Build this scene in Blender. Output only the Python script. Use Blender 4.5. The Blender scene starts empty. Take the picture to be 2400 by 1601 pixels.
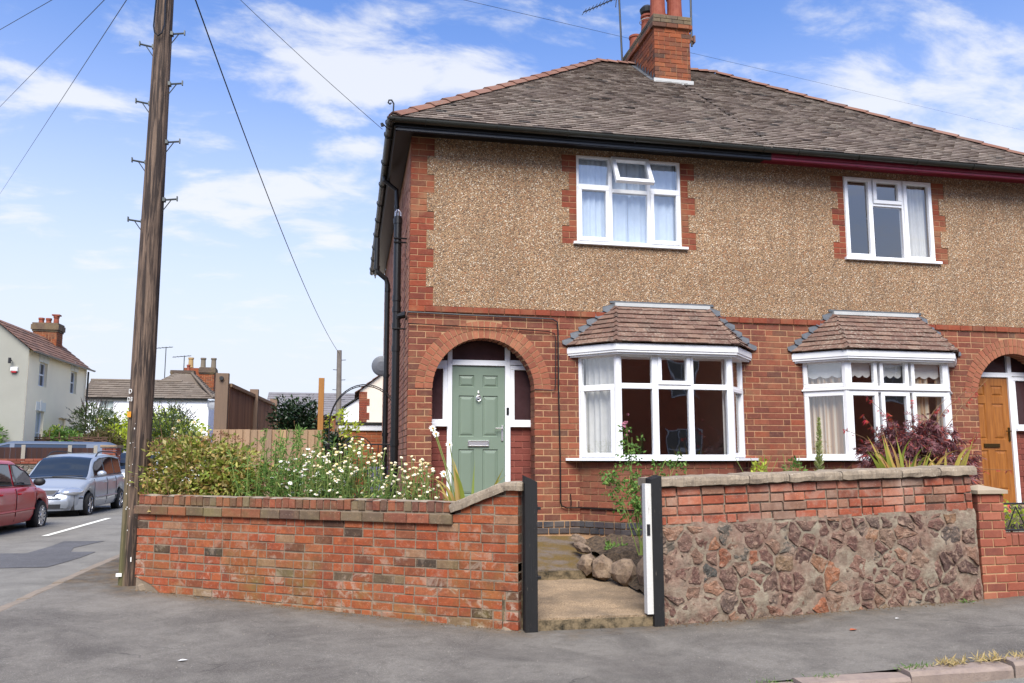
import bpy, math, random
import numpy as np
from mathutils import Matrix, Vector, noise
R=math.radians; PI=math.pi
S=bpy.context.scene; COL=S.collection
random.seed(7)
# ---------------------------------------------------------------- camera
CAM=Vector((-0.75,-10.5,1.5))
cd=bpy.data.cameras.new('camera'); cam=bpy.data.objects.new('camera',cd); COL.objects.link(cam)
cd.sensor_width=36; cd.lens=1820/2400*36; cd.shift_y=51.5/2400; cd.shift_x=25/2400; cd.clip_end=2000
cam.location=CAM; cam.rotation_euler=(R(90)+math.atan(.121),0,-R(11.0))
S.camera=cam
# ---------------------------------------------------------------- look
S.view_settings.view_transform='Standard'; S.view_settings.look='None'
S.view_settings.exposure=0.76; S.view_settings.gamma=1
S.cycles.use_denoising=True; S.cycles.max_bounces=6; S.cycles.transparent_max_bounces=12
S.cycles.sample_clamp_indirect=6
# ---------------------------------------------------------------- node helpers
def lin(h):
    h=h.lstrip('#'); r=[int(h[i:i+2],16)/255 for i in (0,2,4)]
    return tuple([(v/12.92 if v<=.04045 else ((v+.055)/1.055)**2.4) for v in r]+[1])
class T:
    def __init__(s,tree): s.t=tree
    def n(s,typ,props=None,**inp):
        nd=s.t.nodes.new(typ)
        for k,v in (props or {}).items(): setattr(nd,k,v)
        for k,v in inp.items():
            k=k.replace('_',' ')
            sk=nd.inputs[int(k[1:])] if k[0]=='i' and k[1:].isdigit() else nd.inputs[k]
            if isinstance(v,bpy.types.NodeSocket): s.t.links.new(v,sk)
            else: sk.default_value=v
        return nd
    def math(s,op,a,b=0.0,c=None,clamp=False):
        nd=s.n('ShaderNodeMath',{'operation':op,'use_clamp':clamp},i0=a,i1=b)
        if c is not None:
            if isinstance(c,bpy.types.NodeSocket): s.t.links.new(c,nd.inputs[2])
            else: nd.inputs[2].default_value=c
        return nd.outputs[0]
    def mix(s,f,a,b,mode='MIX'):
        nd=s.n('ShaderNodeMix',{'data_type':'RGBA','blend_type':mode}); 
        for i,v in ((0,f),(6,a),(7,b)):
            if isinstance(v,bpy.types.NodeSocket): s.t.links.new(v,nd.inputs[i])
            else: nd.inputs[i].default_value=v
        return nd.outputs[2]
    def noise(s,vec,scale,detail=4,rough=.55,dist=0):
        return s.n('ShaderNodeTexNoise',Vector=vec,Scale=scale,Detail=detail,Roughness=rough,Distortion=dist).outputs[0]
    def ramp(s,f,stops,interp='LINEAR'):
        nd=s.n('ShaderNodeValToRGB',Fac=f); cr=nd.color_ramp; cr.interpolation=interp
        while len(cr.elements)<len(stops): cr.elements.new(.5)
        for e,(p,c) in zip(cr.elements,stops): e.position=p; e.color=c if len(c)==4 else (*c,1)
        return nd.outputs[0]
    def rng(s,f,a,b,c=0,d=1):
        return s.n('ShaderNodeMapRange',Value=f,From_Min=a,From_Max=b,To_Min=c,To_Max=d).outputs[0]
    def pos(s): return s.n('ShaderNodeNewGeometry').outputs['Position']
    def scale(s,v,k): return s.n('ShaderNodeVectorMath',{'operation':'MULTIPLY'},i0=v,i1=k).outputs[0]
    def rand(s):
        a=s.n('ShaderNodeObjectInfo').outputs['Random']; b=s.n('ShaderNodeNewGeometry').outputs['Random Per Island']
        return s.math('FRACT',s.math('ADD',a,b))
G=lambda v:(v,v,v,1)
MATS={}
def material(name,base=None,rough=.8,metal=0,bump=0,bscale=60,build=None,spec=.5,coat=0,var=.0,vscale=3,bdist=.01):
    if name in MATS: return MATS[name]
    m=bpy.data.materials.new(name); m.use_nodes=True; nt=m.node_tree; nt.nodes.clear(); t=T(nt)
    out=t.n('ShaderNodeOutputMaterial'); p=t.n('ShaderNodeBsdfPrincipled',Roughness=rough,Metallic=metal)
    p.inputs['Specular IOR Level'].default_value=spec; p.inputs['Coat Weight'].default_value=coat; p.inputs['Coat Roughness'].default_value=.04
    nt.links.new(p.outputs[0],out.inputs[0]); h=None
    if isinstance(base,str): base=lin(base)
    if build:
        r=build(t); 
        col=r[0]; h=r[1] if len(r)>1 else None
        if len(r)>2: nt.links.new(r[2],p.inputs['Roughness'])
    elif var:
        nz=t.noise(t.pos(),vscale,6,.65)
        col=t.mix(t.rng(nz,.3,.7),tuple(v*(1-var) for v in base[:3])+(1,),tuple(min(1,v*(1+var)) for v in base[:3])+(1,))
    else: col=base
    if isinstance(col,bpy.types.NodeSocket): nt.links.new(col,p.inputs['Base Color'])
    else: p.inputs['Base Color'].default_value=col
    if bump:
        if h is None: h=t.noise(t.pos(),bscale,5,.6)
        b=t.n('ShaderNodeBump',Strength=bump,Distance=bdist,Height=h); nt.links.new(b.outputs[0],p.inputs['Normal'])
    MATS[name]=m; return m
# ---------------------------------------------------------------- world: daylight sky with thin cloud
w=bpy.data.worlds.new('World'); S.world=w; w.use_nodes=True; wt=T(w.node_tree); w.node_tree.nodes.clear()
SUN_DIR=Vector((-.14,-.70,.86)).normalized()
sky=wt.n('ShaderNodeTexSky',{'sky_type':'NISHITA','sun_disc':False,'sun_elevation':math.asin(SUN_DIR.z),'sun_rotation':math.atan2(SUN_DIR.x,SUN_DIR.y),'air_density':1.0,'dust_density':.6,'ozone_density':2.0})
gen=wt.n('ShaderNodeTexCoord').outputs['Generated']
sep=wt.n('ShaderNodeSeparateXYZ',Vector=gen)
zz=wt.math('MAXIMUM',sep.outputs[2],0.0)
den=wt.math('ADD',zz,.22)
pv=wt.n('ShaderNodeCombineXYZ',X=wt.math('DIVIDE',sep.outputs[0],den),Y=wt.math('DIVIDE',sep.outputs[1],den),Z=0.0).outputs[0]
pv2=wt.scale(pv,(1.0,1.7,1.0))
big=wt.noise(pv2,1.1,3,.5); fine=wt.noise(pv2,4.6,9,.6,.3)
dens=wt.math('ADD',wt.math('MULTIPLY',big,.45),wt.math('MULTIPLY',fine,1.5))
blob=None   # the heaps of cloud that stand in the north sky, as directions
def dirof(az,el): return Vector((math.sin(R(az))*math.cos(R(el)),math.cos(R(az))*math.cos(R(el)),math.sin(R(el))))
BLOBS=[]
BLOBS=[((-0.054, 0.881, 0.47), 0.071, 0.033, 0.3), ((-0.005, 0.898, 0.441), 0.099, 0.033, 0.3), ((0.086, 0.886, 0.455), 0.093, 0.025, 0.25), ((0.173, 0.875, 0.452), 0.066, 0.019, 0.22), ((-0.108, 0.945, 0.308), 0.104, 0.025, 0.28), ((-0.193, 0.938, 0.29), 0.077, 0.016, 0.22), ((-0.033, 0.942, 0.334), 0.066, 0.019, 0.22), ((-0.019, 0.915, 0.402), 0.033, 0.012, 0.2), ((0.012, 0.926, 0.377), 0.049, 0.016, 0.25), ((-0.331, 0.857, 0.395), 0.06, 0.019, 0.22), ((-0.271, 0.879, 0.392), 0.049, 0.014, 0.18), ((0.101, 0.848, 0.521), 0.11, 0.022, 0.2), ((0.135, 0.868, 0.477), 0.049, 0.014, 0.2), ((0.617, 0.661, 0.426), 0.143, 0.044, 0.3), ((0.599, 0.705, 0.38), 0.11, 0.033, 0.25), ((0.661, 0.673, 0.332), 0.082, 0.044, 0.28), ((-0.032, 0.96, 0.277), 0.033, 0.012, 0.2), ((-0.358, 0.895, 0.266), 0.038, 0.022, 0.2), ((0.54, 0.729, 0.42), 0.088, 0.027, 0.15), ((-0.069, 0.904, 0.422), 0.033, 0.011, 0.15)]
for (dx,dy,dz),sx,sy,st in BLOBS:
    D=Vector((dx,dy,dz)).normalized(); rt=Vector((D.y,-D.x,0)).normalized(); up=rt.cross(D)
    a=wt.n('ShaderNodeVectorMath',{'operation':'DOT_PRODUCT'},i0=gen,i1=tuple(rt)).outputs['Value']
    b=wt.n('ShaderNodeVectorMath',{'operation':'DOT_PRODUCT'},i0=gen,i1=tuple(up)).outputs['Value']
    f=wt.n('ShaderNodeVectorMath',{'operation':'DOT_PRODUCT'},i0=gen,i1=tuple(D)).outputs['Value']
    q=wt.math('ADD',wt.math('POWER',wt.math('ABSOLUTE',wt.math('DIVIDE',a,sx)),2.0),wt.math('POWER',wt.math('ABSOLUTE',wt.math('DIVIDE',b,sy)),2.0))
    e=wt.math('MULTIPLY',wt.math('EXPONENT',wt.math('MULTIPLY',q,-1.0)),wt.math('GREATER_THAN',f,0.0))
    e=wt.math('MULTIPLY',e,st*(1.25 if D.x<.3 else .8)); blob=e if blob is None else wt.math('ADD',blob,e)
if blob is not None: dens=wt.math('ADD',dens,blob)
cl=wt.n('ShaderNodeMapRange',{'interpolation_type':'SMOOTHSTEP'},Value=dens,From_Min=1.0,From_Max=1.40,To_Min=0.0,To_Max=.84).outputs[0]
hz=wt.n('ShaderNodeMapRange',{'interpolation_type':'SMOOTHSTEP'},Value=sep.outputs[2],From_Min=.54,From_Max=.08,To_Min=0.0,To_Max=.97).outputs[0]
blue=wt.mix(1.0,sky.outputs[0],(1.15,1.38,1.85,1),'MULTIPLY')
c1=wt.mix(hz,blue,(5.7,6.1,7.0,1))
c2=wt.mix(cl,c1,(6.35,6.5,6.85,1))
bg=wt.n('ShaderNodeBackground',Color=c2,Strength=.088); wo=wt.n('ShaderNodeOutputWorld'); w.node_tree.links.new(bg.outputs[0],wo.inputs[0])
sd=bpy.data.lights.new('sun','SUN'); sd.energy=4.4; sd.angle=R(40); sd.color=(1,.94,.84)
sun=bpy.data.objects.new('sun',sd); COL.objects.link(sun); sun.rotation_euler=SUN_DIR.to_track_quat('Z','Y').to_euler(); sun.location=(10,-10,20)
# ---------------------------------------------------------------- object helpers
WM={}
I4=Matrix()
def link(o,parent=None,M=I4):
    COL.objects.link(o)
    if parent is not None: o.parent=parent; o.matrix_basis=WM[parent.name].inverted()@M
    else: o.matrix_basis=M
    WM[o.name]=M.copy(); return o
def tag(o,label=None,cat=None,group=None,kind=None):
    for k,v in (('label',label),('category',cat),('group',group),('kind',kind)):
        if v: o[k]=v
    return o
def thing(name,label,cat,loc,rz=0,group=None):
    return tag(link(bpy.data.objects.new(name,None),None,Matrix.Translation(loc)@Matrix.Rotation(rz,4,'Z')),label,cat,group)
BOXF=[(0,1,5,4),(1,2,6,5),(2,3,7,6),(3,0,4,7),(4,5,6,7),(3,2,1,0)]
class MB:
    def __init__(s): s.v=[]; s.f=[]
    def add(s,v,f):
        n=len(s.v); s.v.extend([tuple(p) for p in v]); s.f.extend([tuple(i+n for i in q) for q in f]); return s
    def box(s,x0,x1,y0,y1,z0,z1,M=None):
        v=[(x0,y0,z0),(x1,y0,z0),(x1,y1,z0),(x0,y1,z0),(x0,y0,z1),(x1,y0,z1),(x1,y1,z1),(x0,y1,z1)]
        if M is not None: v=[M@Vector(p) for p in v]
        return s.add(v,BOXF)
    def bbox(s,x0,x1,y0,y1,z0,z1,b=.005,M=None):   # box with chamfered front (y0) face
        v=[(x0,y0+b,z0),(x1,y0+b,z0),(x1,y1,z0),(x0,y1,z0),(x0,y0+b,z1),(x1,y0+b,z1),(x1,y1,z1),(x0,y1,z1),(x0+b,y0,z0+b),(x1-b,y0,z0+b),(x1-b,y0,z1-b),(x0+b,y0,z1-b)]
        f=[(8,9,10,11),(0,1,9,8),(1,5,10,9),(5,4,11,10),(4,0,8,11),(1,2,6,5),(2,3,7,6),(3,0,4,7),(4,5,6,7),(3,2,1,0)]
        if M is not None: v=[M@Vector(p) for p in v]
        return s.add(v,f)
    def tube(s,pts,r,n=8,cap=True,r2=None):
        pts=[Vector(p) for p in pts]; L=len(pts); base=len(s.v); u=None
        for i,p in enumerate(pts):
            d=(pts[min(i+1,L-1)]-pts[max(i-1,0)]).normalized()
            if u is None: u=d.cross(Vector((.3,.2,1) if abs(d.z)<.9 else (1,.1,0))).normalized()
            else: u=(u-d*u.dot(d)).normalized()
            w=d.cross(u); rr=r if r2 is None else r+(r2-r)*i/(L-1)
            for k in range(n):
                a=2*PI*k/n; s.v.append(tuple(p+(u*math.cos(a)+w*math.sin(a))*rr))
        for i in range(L-1):
            for k in range(n):
                a=base+i*n+k; b=base+i*n+(k+1)%n; s.f.append((a,b,b+n,a+n))
        if cap: s.f.append(tuple(base+k for k in range(n))[::-1]); s.f.append(tuple(base+(L-1)*n+k for k in range(n)))
        return s
    def lathe(s,prof,n=20,M=None):
        base=len(s.v)
        for r,z in prof:
            for k in range(n):
                a=2*PI*k/n; p=Vector((r*math.cos(a),r*math.sin(a),z)); s.v.append(tuple(M@p if M is not None else p))
        for i in range(len(prof)-1):
            for k in range(n):
                a=base+i*n+k; b=base+i*n+(k+1)%n; s.f.append((a,b,b+n,a+n))
        s.f.append(tuple(base+k for k in range(n))[::-1]); s.f.append(tuple(base+(len(prof)-1)*n+k for k in range(n))); return s
    def prism(s,poly,M,y0,y1):   # polygon in local x,z pushed through y
        n=len(poly); v=[M@Vector((x,y0,z)) for x,z in poly]+[M@Vector((x,y1,z)) for x,z in poly]
        return s.add(v,[tuple(range(n)),tuple(range(2*n-1,n-1,-1))]+[((i+1)%n,i,i+n,(i+1)%n+n) for i in range(n)])
    def build(s,name,mat,parent=None,M=I4,smooth=False,label=None,cat=None,kind=None,group=None,auto=False):
        me=bpy.data.meshes.new(name); me.from_pydata([tuple(p) for p in s.v],[],s.f); me.materials.append(mat)
        if smooth: me.polygons.foreach_set('use_smooth',[True]*len(me.polygons))
        me.update(); o=bpy.data.objects.new(name,me); link(o,parent,M); return tag(o,label,cat,group,kind)
def frame(o,dx,up=(0,0,1)):
    x=Vector(dx).normalized(); z=Vector(up).normalized(); y=z.cross(x).normalized(); z=x.cross(y)
    M=Matrix((x,y,z)).transposed().to_4x4(); M.translation=Vector(o); return M
# unit pieces shared between alike bricks / tiles
def unit_brick(seed):
    r=random.Random(seed); b=.016; j=lambda a:r.uniform(-a,a)
    v=[(-.5,b*1.6,-.5),(.5,b*1.6,-.5),(.5,1,-.5),(-.5,1,-.5),(-.5,b*1.6,.5),(.5,b*1.6,.5),(.5,1,.5),(-.5,1,.5),
       (-.5+.025+j(.008),j(.012),-.5+.07+j(.03)),(.5-.025+j(.008),j(.012),-.5+.07+j(.03)),(.5-.025+j(.008),j(.012),.5-.07+j(.03)),(-.5+.025+j(.008),j(.012),.5-.07+j(.03))]
    f=[(8,9,10,11),(0,1,9,8),(1,5,10,9),(5,4,11,10),(4,0,8,11),(1,2,6,5),(2,3,7,6),(3,0,4,7),(4,5,6,7),(3,2,1,0)]
    return v,f
def unit_tile(seed):
    r=random.Random(seed); j=lambda a:r.uniform(-a,a); c=j(.09)
    v=[(-.495,-1+c+j(.1),0+j(.03)),(.495,-1+c+j(.1),0+j(.03)),(.495,-.18,1),(-.495,-.18,1),(-.495,-.45+c,0),(.495,-.45+c,0),(.495,.3,1),(-.495,.3,1)]
    return v,[(0,1,2,3),(0,4,5,1),(1,5,6,2),(0,3,7,4)]
UB=[unit_brick(i) for i in range(8)]; UT=[unit_tile(i) for i in range(8)]
SHARED={}
def piece_obj(kind,i,quad,proud,dep,M,mat,name,parent):
    """one brick or tile. quad: 4 (x,z) corners anticlockwise from lower left, local to M"""
    (ax,az),(bx,bz),(cx,cz),(dx,dz)=quad
    rect=abs(ax-dx)<1e-4 and abs(bx-cx)<1e-4
    U=(UB if kind=='b' else UT)[i%8]
    z0,z1=az,cz
    if rect:
        k=(kind,i%8,mat.name)
        if k not in SHARED:
            me=bpy.data.meshes.new(name); me.from_pydata(U[0],[],U[1]); me.materials.append(mat); SHARED[k]=me
        o=bpy.data.objects.new(name,SHARED[k])
        if kind=='b': L=Matrix.Translation(((ax+bx)/2,-proud,(z0+z1)/2))@Matrix.Diagonal((bx-ax,dep,z1-z0,1))
        else: L=Matrix.Translation(((ax+bx)/2,0,z0))@Matrix.Diagonal((bx-ax,dep,z1-z0,1))
        return link(o,parent,M@L)
    mb=MB(); piece_mesh(mb,kind,i,quad,proud,dep,M); return mb.build(name,mat,parent)
def piece_mesh(mb,kind,i,quad,proud,dep,M):
    (ax,az),(bx,bz),(cx,cz),(dx,dz)=quad; U=(UB if kind=='b' else UT)[i%8]; vs=[]
    for (u,y,t) in U[0]:
        if kind=='b': t+=.5
        u+=.5; x=(ax+(bx-ax)*u)*(1-t)+(dx+(cx-dx)*u)*t; z=az+(cz-az)*t
        vs.append(M@Vector((x,-proud+y*dep if kind=='b' else y*dep,z)))
    mb.add(vs,U[1])
def lay(parent,M,pieces,mat,name='brick',kind='b',nmax=300,pile=None,pick=None):
    """pieces: (quad, proud, depth). The nmax nearest are objects, the rest one joined part of kind stuff"""
    r=random.Random(len(pieces)); P=[]
    for q in pieces:
        c=M@Vector((sum(p[0] for p in q[0])/4,0,sum(p[1] for p in q[0])/4)); d=(c-CAM).length
        if pick: d+=pick(c)
        P.append((d,r.randrange(64),q))
    P.sort(key=lambda a:a[0]); mb=MB()
    for k,(d,i,q) in enumerate(P):
        if k<nmax: piece_obj(kind,i,q[0],q[1],q[2],M,mat,name,parent)
        else: piece_mesh(mb,kind,i,q[0],q[1],q[2],M)
    if mb.v: mb.build(name+'_field',mat,parent,kind='stuff')
def courses(z0,h,n,segs,pitch=.236,off=0,gap=.01,dep=.1,jit=.0,hdr=0,rnd=None,proud=.0,minw=.05,vary=.003,jamb=None):
    """brick courses of height h from z0; segs(z)->[(l,r)]"""
    rnd=rnd or random.Random(3); out=[]
    for k in range(n):
        za=z0+k*h; zb=za+h-gap; s0=segs(za+.001); s1=segs(zb-.001)
        if len(s0)!=len(s1): s0=s1=segs((za+zb)/2)
        for (l0,r0),(l1,r1) in zip(s0,s1):
            lo,hi=min(l0,l1),max(r0,r1); x=math.floor((lo-off)/pitch)*pitch+off+(pitch/2 if k%2 else 0)
            if x>lo: x-=pitch
            cuts=[lo]; x+=pitch
            while x<lo+minw: x+=pitch
            while x<hi-minw:
                cuts.append(x+rnd.uniform(-jit,jit)); 
                x+=(pitch/2 if rnd.random()<hdr else pitch)
            cuts.append(hi)
            for j in range(len(cuts)-1):
                a,b=cuts[j],cuts[j+1]
                if b-a<.02: continue
                a0=a1=a+gap/2; b0=b1=b-gap/2
                if j==0: a0,a1=l0,l1
                if j==len(cuts)-2: b0,b1=r0,r1
                if b0-a0<.01 and b1-a1<.01: continue
                d=dep
                if jamb and (abs(b-jamb[0])<.02 or abs(a-jamb[1])<.02): d=jamb[2]
                dz=rnd.uniform(-jit,jit)*.25
                out.append((((a0,za+dz),(b0,za+dz),(b1,zb+dz),(a1,zb+dz)),proud+rnd.uniform(-vary,vary),d))
    return out
# ---------------------------------------------------------------- ground shape
def g(x,y):
    a=.034*min(max(0,x-2.0),20)
    s=min(max((x-.752)*-.849+(y+3.687)*.529,0),6)
    return a+.021*s*min(max((2-x)/2,0),1)
# ---------------------------------------------------------------- materials
def brick_build(stops,stain=None,sa=.5,zr=None,dark='#3a2a26',da=.5,speck=.0,var=.12,tone=(.76,.77,.76,1),smear=0):
    def b(t):
        r=t.rand(); P=t.pos()
        c=t.ramp(r,[(p,lin(h)) for p,h in stops],'LINEAR')
        c=t.mix(1.0,c,tone,'MULTIPLY')
        n1=t.noise(P,38,6,.7); n2=t.noise(P,6,5,.6); n3=t.noise(P,1.7,4,.6)
        c=t.mix(t.rng(n1,.3,.75,0,.55),c,t.mix(1.0,c,G(1-var*3),'MULTIPLY'))
        c=t.mix(t.rng(n2,.52,.75,0,da),c,lin(dark))
        if speck: c=t.mix(t.rng(t.noise(P,90,2,.5),.66,.74,0,speck),c,lin('#cfc4b4'))
        n4=t.noise(P,15,6,.7,.4); c=t.mix(t.rng(n4,.46,.68,0,da),c,t.mix(1.0,c,(.62,.52,.5,1),'MULTIPLY')); c=t.mix(t.rng(t.noise(P,22,5,.7),.56,.7,0,da*.7),c,t.mix(.45,c,lin('#c49a78')))
        if smear:
            sz0=t.n('ShaderNodeSeparateXYZ',Vector=P).outputs[2]; fs=t.math('MULTIPLY',t.rng(t.noise(P,7,8,.75,.6),.52,.60,0,1),t.math('MULTIPLY',t.rng(t.noise(P,1.3,3),.38,.56,.3,1),t.rng(sz0,.95,.25,.25,smear)),clamp=True)
            c=t.mix(fs,c,lin('#9a8a7a'))
        if stain:
            f=t.rng(n3,.45,.7,0,sa)
            if zr:
                sz=t.n('ShaderNodeSeparateXYZ',Vector=P).outputs[2]; f=t.math('MULTIPLY',f,t.rng(sz,zr[0],zr[1],1,0),clamp=True)
            f=t.math('MULTIPLY',f,t.rng(n2,.3,.6,.3,1))
            c=t.mix(f,c,lin(stain))
        return c,t.math('ADD',t.math('MULTIPLY',n1,.7),t.math('MULTIPLY',t.noise(P,140,3,.6),.5))
    return b
HOUSE=material('house_brick',rough=.92,bump=.35,bdist=.006,build=brick_build([(0,'#7a4436'),(.2,'#99553f'),(.42,'#8a4b3a'),(.6,'#a65f45'),(.75,'#84483a'),(.88,'#a9583c'),(1,'#6a4038')],stain='#a08660',sa=.25,da=.5,speck=.12,tone=(.60,.58,.56,1)))
QUOIN=material('quoin_brick',rough=.9,bump=.3,bdist=.005,build=brick_build([(0,'#9a4228'),(.3,'#ad4c2c'),(.6,'#8a3e2a'),(1,'#b4532f')],stain='#a58a62',sa=.35,da=.35,speck=.12,tone=(.54,.58,.60,1)))
WALLB=material('old_wall_brick',rough=.93,bump=.5,bdist=.008,build=brick_build([(0,'#b8502f'),(.18,'#c4583a'),(.34,'#a84a30'),(.5,'#cb6440'),(.62,'#bb5634'),(.74,'#9c4c34'),(.83,'#c76a4c'),(.9,'#8c4a38'),(.94,'#5a3c34'),(.965,'#54403a'),(.98,'#a97e68'),(1,'#bb7a66')],smear=.75,stain='#6d6230',sa=.85,zr=(.28,.85),da=.6,speck=.22,var=.2,tone=(.57,.70,.54,1)))
BANDB=material('band_brick',rough=.95,bump=.5,bdist=.008,build=brick_build([(0,'#8a4630'),(.2,'#6f4a3c'),(.4,'#9c5236'),(.55,'#5e4a40'),(.7,'#a85a3c'),(.85,'#6a5648'),(1,'#8c7a5c')],stain='#6a6238',sa=.5,da=.6,speck=.3))
UPB=material('rough_red_brick',rough=.93,bump=.6,bdist=.01,build=brick_build([(0,'#9c5342'),(.25,'#b05a42'),(.5,'#8a5448'),(.7,'#c06a50'),(.85,'#a87868'),(1,'#7c5c50')],stain='#b8a090',sa=.6,da=.6,speck=.3,smear=1.0,tone=(.74,.74,.62,1)))
CHIMB=material('chimney_brick',rough=.92,bump=.4,bdist=.006,build=brick_build([(0,'#a4502c'),(.3,'#bb5c34'),(.55,'#96482c'),(.75,'#7c4634'),(.9,'#c4683e'),(1,'#664238')],stain='#5a4438',sa=.4,da=.45,speck=.1,tone=(.55,.64,.56,1)))
BLUEB=material('blue_brick',rough=.55,bump=.3,bdist=.005,build=brick_build([(0,'#33343c'),(.35,'#41424a'),(.6,'#4d403e'),(.8,'#2c2e36'),(1,'#5a4a44')],stain='#8a8274',sa=.35,da=.2,speck=.2))
SIDEB=material('side_brick',rough=.92,bump=.3,bdist=.005,build=brick_build([(0,'#b07460'),(.3,'#bc8068'),(.6,'#a86c5a'),(1,'#c28a70')],stain='#c8ac8c',sa=.3,da=.15))
NEWB=material('pier_brick',rough=.9,bump=.35,bdist=.005,build=brick_build([(0,'#94503c'),(.3,'#a85a42'),(.6,'#884a3a'),(1,'#b06a50')],stain='#7a7048',sa=.3,zr=(.3,.8),da=.25,speck=.1))
MORT=material('mortar_tan','#a3805f',rough=.95,bump=.4,bscale=120,var=.15,vscale=9)
MORTG=material('mortar_grey','#786a59',rough=.97,bump=.8,bscale=70,var=.22,vscale=7,bdist=.012)
def pebble(t):
    P=t.pos(); v=t.n('ShaderNodeTexVoronoi',Vector=P,Scale=78.0); col=v.outputs['Color']; d=v.outputs['Distance']
    r=t.n('ShaderNodeSeparateColor',Color=col).outputs[0]
    c=t.ramp(r,[(0,lin('#5e4c3e')),(.14,lin('#9a7c5c')),(.34,lin('#b3926c')),(.48,lin('#97775a')),(.6,lin('#c2a584')),(.72,lin('#7e6a56')),(.84,lin('#ddd0ba')),(.92,lin('#a8734e')),(1,lin('#e8e0d0'))],'CONSTANT')
    c=t.mix(t.rng(d,.4,.66,0,.6),c,lin('#7c6248'))
    n=t.noise(P,.9,5,.6); c=t.mix(t.rng(n,.38,.62,0,.6),c,t.mix(1.0,c,(.76,.73,.70,1),'MULTIPLY'))
    sx=t.scale(P,(3.5,3.5,.5)); c=t.mix(t.rng(t.noise(sx,1.6,5,.65),.46,.66,0,.32),c,lin('#6b5a48'))
    return c,t.math('SUBTRACT',1.0,d)
PEB=material('pebbledash',rough=.85,bump=1.0,bdist=.012,build=pebble)
def tile_build(a,lichen,la):
    def b(t):
        r=t.rand(); P=t.pos(); c=t.ramp(r,[(p,lin(h)) for p,h in a])
        n=t.noise(P,55,5,.7); c=t.mix(t.rng(n,.35,.7,0,.28),c,t.mix(1.0,c,G(.6),'MULTIPLY'))
        m=t.math('MULTIPLY',t.rng(t.noise(P,1.3,5,.65),.42,.68,.15,1),t.rng(t.noise(P,30,4,.7),.5,.62,0,la))
        c=t.mix(m,c,lin(lichen)); return c,n
    return b
ROOFT=material('main_roof_tile',rough=.9,bump=.4,bdist=.006,build=tile_build([(0,'#675a51'),(.3,'#7d7066'),(.55,'#70625a'),(.8,'#8b7e73'),(.95,'#5e5049'),(1,'#302b29')],'#9c998c',.75))
BAYT=material('bay_roof_tile',rough=.9,bump=.4,bdist=.005,build=tile_build([(0,'#5a4238'),(.3,'#694e42'),(.6,'#5e463c'),(.85,'#735a4c'),(1,'#4e3c34')],'#a9a394',.6))
HIPT=material('hip_tile',rough=.88,bump=.4,build=tile_build([(0,'#6d483a'),(.4,'#795241'),(.7,'#64483c'),(1,'#7d5a4c')],'#6e6458',.9))
KERBG=material('worn_kerb',rough=.9,bump=.5,bscale=90,build=lambda t:(t.mix(t.rng(t.noise(t.pos(),8,6,.7),.3,.7),lin('#6e665c'),lin('#857768')),))
PINK=material('granite_kerb',rough=.85,bump=.5,bscale=90,build=lambda t:(t.mix(t.rng(t.noise(t.pos(),12,6,.7),.3,.7),t.ramp(t.rand(),[(0,lin('#746560')),(.5,lin('#80706a')),(1,lin('#6c625b'))]),lin('#8c7d72')),))
UPVC=material('white_upvc','#dfe1e4',rough=.32,var=.03,vscale=5)
WOODW=material('white_painted_wood','#d9dadb',rough=.5,var=.05,vscale=8,bump=.1)
BLACK=material('black_gloss_paint','#0e0f12',rough=.42,var=.2,vscale=6)
PIPE=material('black_plastic_pipe','#111113',rough=.38,var=.2,vscale=9)
GUTT=material('gutter_plastic','#22241f',rough=.4,var=.25,vscale=5)
REDP=material('maroon_paint','#74142a',rough=.45,var=.12,vscale=6)
BLKWOOD=material('black_painted_wood',rough=.7,bump=.4,build=lambda t:(t.mix(t.rng(t.noise(t.scale(t.pos(),(60,60,6)),1.2,6,.75),.62,.68,0,.8),t.mix(t.rng(t.noise(t.pos(),6,5),.3,.7),lin('#050506'),lin('#0e0e10')),lin('#6e6458')),t.noise(t.scale(t.pos(),(60,60,3)),1.5,5)))
LEAD=material('lead_flashing','#55595e',rough=.6,metal=.2,var=.2,vscale=12,bump=.3,bscale=30)
LIME=material('white_mortar_fillet','#a9abaa',rough=.9,var=.1,bump=.4)
STEEL=material('chrome','#e4e4e4',rough=.38,metal=1)
IRON=material('black_iron','#17181a',rough=.5)
TERRA=material('terracotta_pot',rough=.8,bump=.2,build=lambda t:(t.mix(t.rng(t.noise(t.pos(),6,5),.35,.7),lin('#75321f'),lin('#8a4a34')),))
def coping(t):
    P=t.pos(); n=t.noise(P,9,7,.7); k=t.noise(t.scale(P,(22,22,2.0)),2.2,4,.6)
    c=t.mix(t.rng(n,.3,.7),lin('#6f6355'),lin('#9a8c79')); c=t.mix(t.rng(k,.5,.75,0,.6),c,lin('#4c463f'))
    c=t.mix(t.rng(t.noise(P,60,3),.62,.7,0,.4),c,lin('#c9c3b3')); return c,t.noise(P,50,6,.7)
COPE=material('sandstone_coping',rough=.95,bump=.6,bdist=.01,build=coping)
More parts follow.
